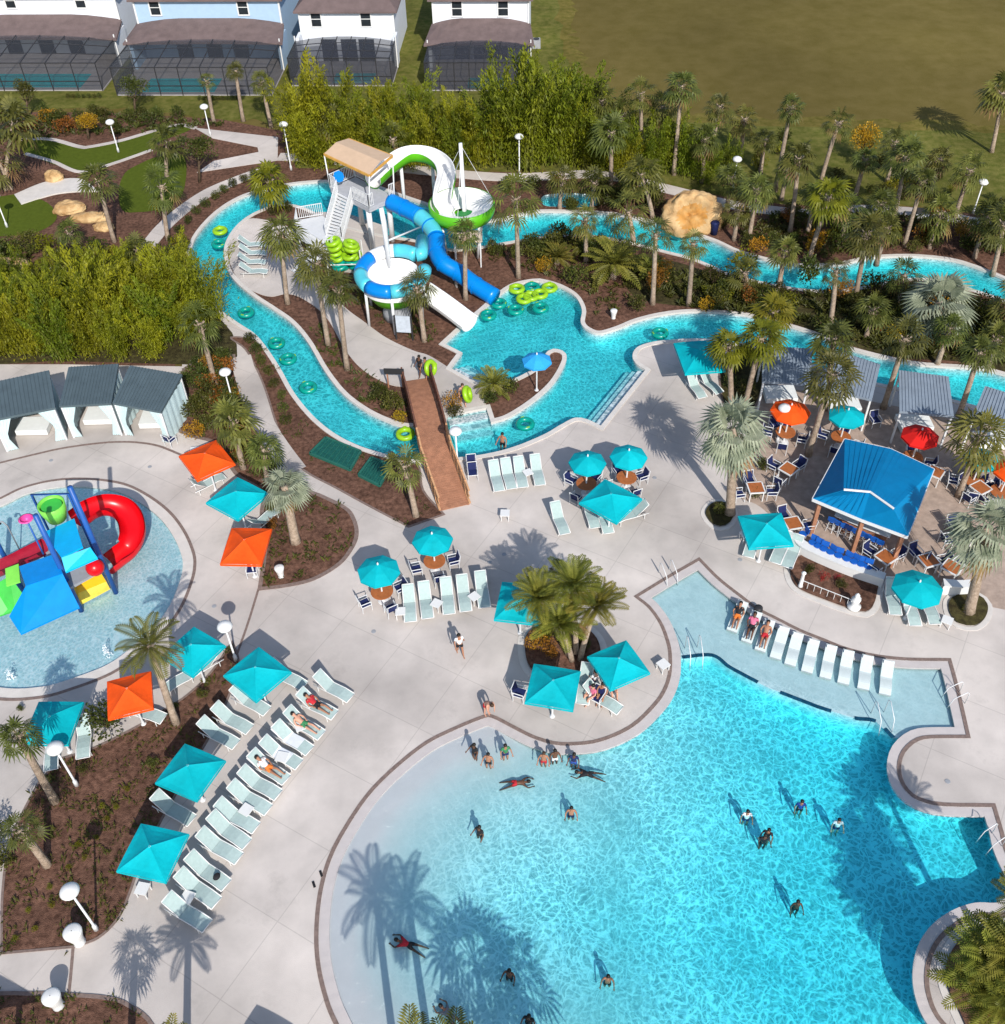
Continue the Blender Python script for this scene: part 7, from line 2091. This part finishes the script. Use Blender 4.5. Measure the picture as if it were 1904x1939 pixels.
swimmer('wade', 1590, 1553, 3.0, 'bather with wide spread arms nearest the shaded pool corner', 0, 0, 'navy', 'white')
swimmer('wade', 1449, 1585, 3.2, 'bather in black holding a child in the right half of the pool', 2, 0, 'black', 'black')
swimmer('wade', 1456, 1575, 2.6, 'second dark bather close beside the one in black', 1, 0, 'navy', 'black')
swimmer('wade', 1512, 1708, 3.1, 'dark haired bather alone in the lower right of the pool', 2, 0, 'black')
swimmer('swim', 776, 1789, 1.2, 'swimmer in bright red lying in the palm shadow', 2, 0, 'black', 'red')
swimmer('wade', 965, 1846, 2.8, 'dark bather inside the large palm shadow', 2, 0, 'black')
swimmer('wade', 1002, 1933, 2.8, 'dark bather at the bottom edge of the picture', 2, 0, 'black', 'black')
swimmer('wade', 1152, 1852, 3.0, 'dark haired bather right of the large palm shadow', 1, 0, 'black')
swimmer('swim', 855, 1925, 0.8, 'swimmer in grey at the bottom edge between palm fronds', 1, 0, 'grey', 'grey')
pr = P(952, 838, -0.1); pr.z = -0.95
person('wade', pr, 2.8, 'rider wading in the river below the lounger row', 1, 0, 'black', None)
# people on loungers
for i, lab, sk, hr, so, si in ((8, 'person in white shirt and orange shorts lying on the diagonal row', 1, 0, 'orange', 'white'), (11, 'dark haired person without shirt lying on the diagonal row', 0, 0, 'green', None), (12, 'person in red top lying near the far end of the diagonal row', 1, 0, 'black', 'red')):
    q = RAP[i]; person('lie', V3((q.x, q.y, 0.0)), yA, lab, sk, hr, so, si, 'people resting on loungers')
for i, lab, sk, so, si in ((0, 'person in orange top on the leftmost in-pool lounger', 1, 'orange', 'black'), (1, 'person in dark swimwear on the second in-pool lounger', 2, 'black', 'pink'), (2, 'person lying on the third in-pool lounger', 1, 'red', None)):
    q = PLP[i]; person('lie', V3((q.x, q.y, q.z-0.02)), yP, lab, sk, 0, so, si, 'people on in-pool loungers')
for x, y, rz, lab, sk, hr, so, si in ((1122, 1325, 2.2, 'seated person in pink at the canopy by the palm planter', 0, 0, 'pink', 'pink'), (1140, 1322, 2.8, 'seated dark haired person beside the one in pink', 1, 0, 'black', None), (1158, 1312, 3.4, 'seated person in black right of the group at the planter', 0, 1, 'black', 'black'), (1127, 1298, 0.6, 'seated person in white and navy at the back of the group', 0, 0, 'navy', 'white')):
    person('sit', P(x, y), rz, lab, sk, hr, so, si, 'people sitting by the palm planter')
# towels and small belongings
for i, k in ((9, 'towel'), (10, 'towel'), (8, 'white'), (12, 'white')):
    q = RAP[i]; t = thing('towel', 'pale towel spread on a lounger of the long diagonal row', 'towel', q, yA, 'towels on loungers')
    mb = MB(); w = .29
    pts = [(0.93, .835), (0.70, .675), (0.45, .505), (0.22, .375)]+([(-0.2, .40), (-0.5, .415)] if k == 'towel' else [])
    mb.add([(s*w, y, z) for y, z in pts for s in (-1, 1)], [(2*j, 2*j+1, 2*j+3, 2*j+2) for j in range(len(pts)-1)]).build('cloth', CLOTH[k], t)
q = RAP[2]; t = thing('beach_bag', 'small dark bag lying on a lounger near the row end', 'bag', q+Matrix.Rotation(yA, 3, 'Z') @ V3((0, -.5, .385)), yA)
MB().ball((0, 0, .11), .17, 12, 8, (1, .8, .7)).build('body', CLOTH['black'], t, True)
MB().tube([(-.1, 0, .18), (-.06, 0, .3), (.06, 0, .3), (.1, 0, .18)], .015, 6).build('handle', CLOTH['black'], t)
t = thing('flip_flops', 'pair of dark sandals beside the near end of the lounger row', 'sandals', P(605, 1660), 0.4)
for dx in (-.3, .1): MB().box((dx, dx*.8, .015), (.10, .27, .03)).build('sole', CLOTH['black'], t)
finish_labels()
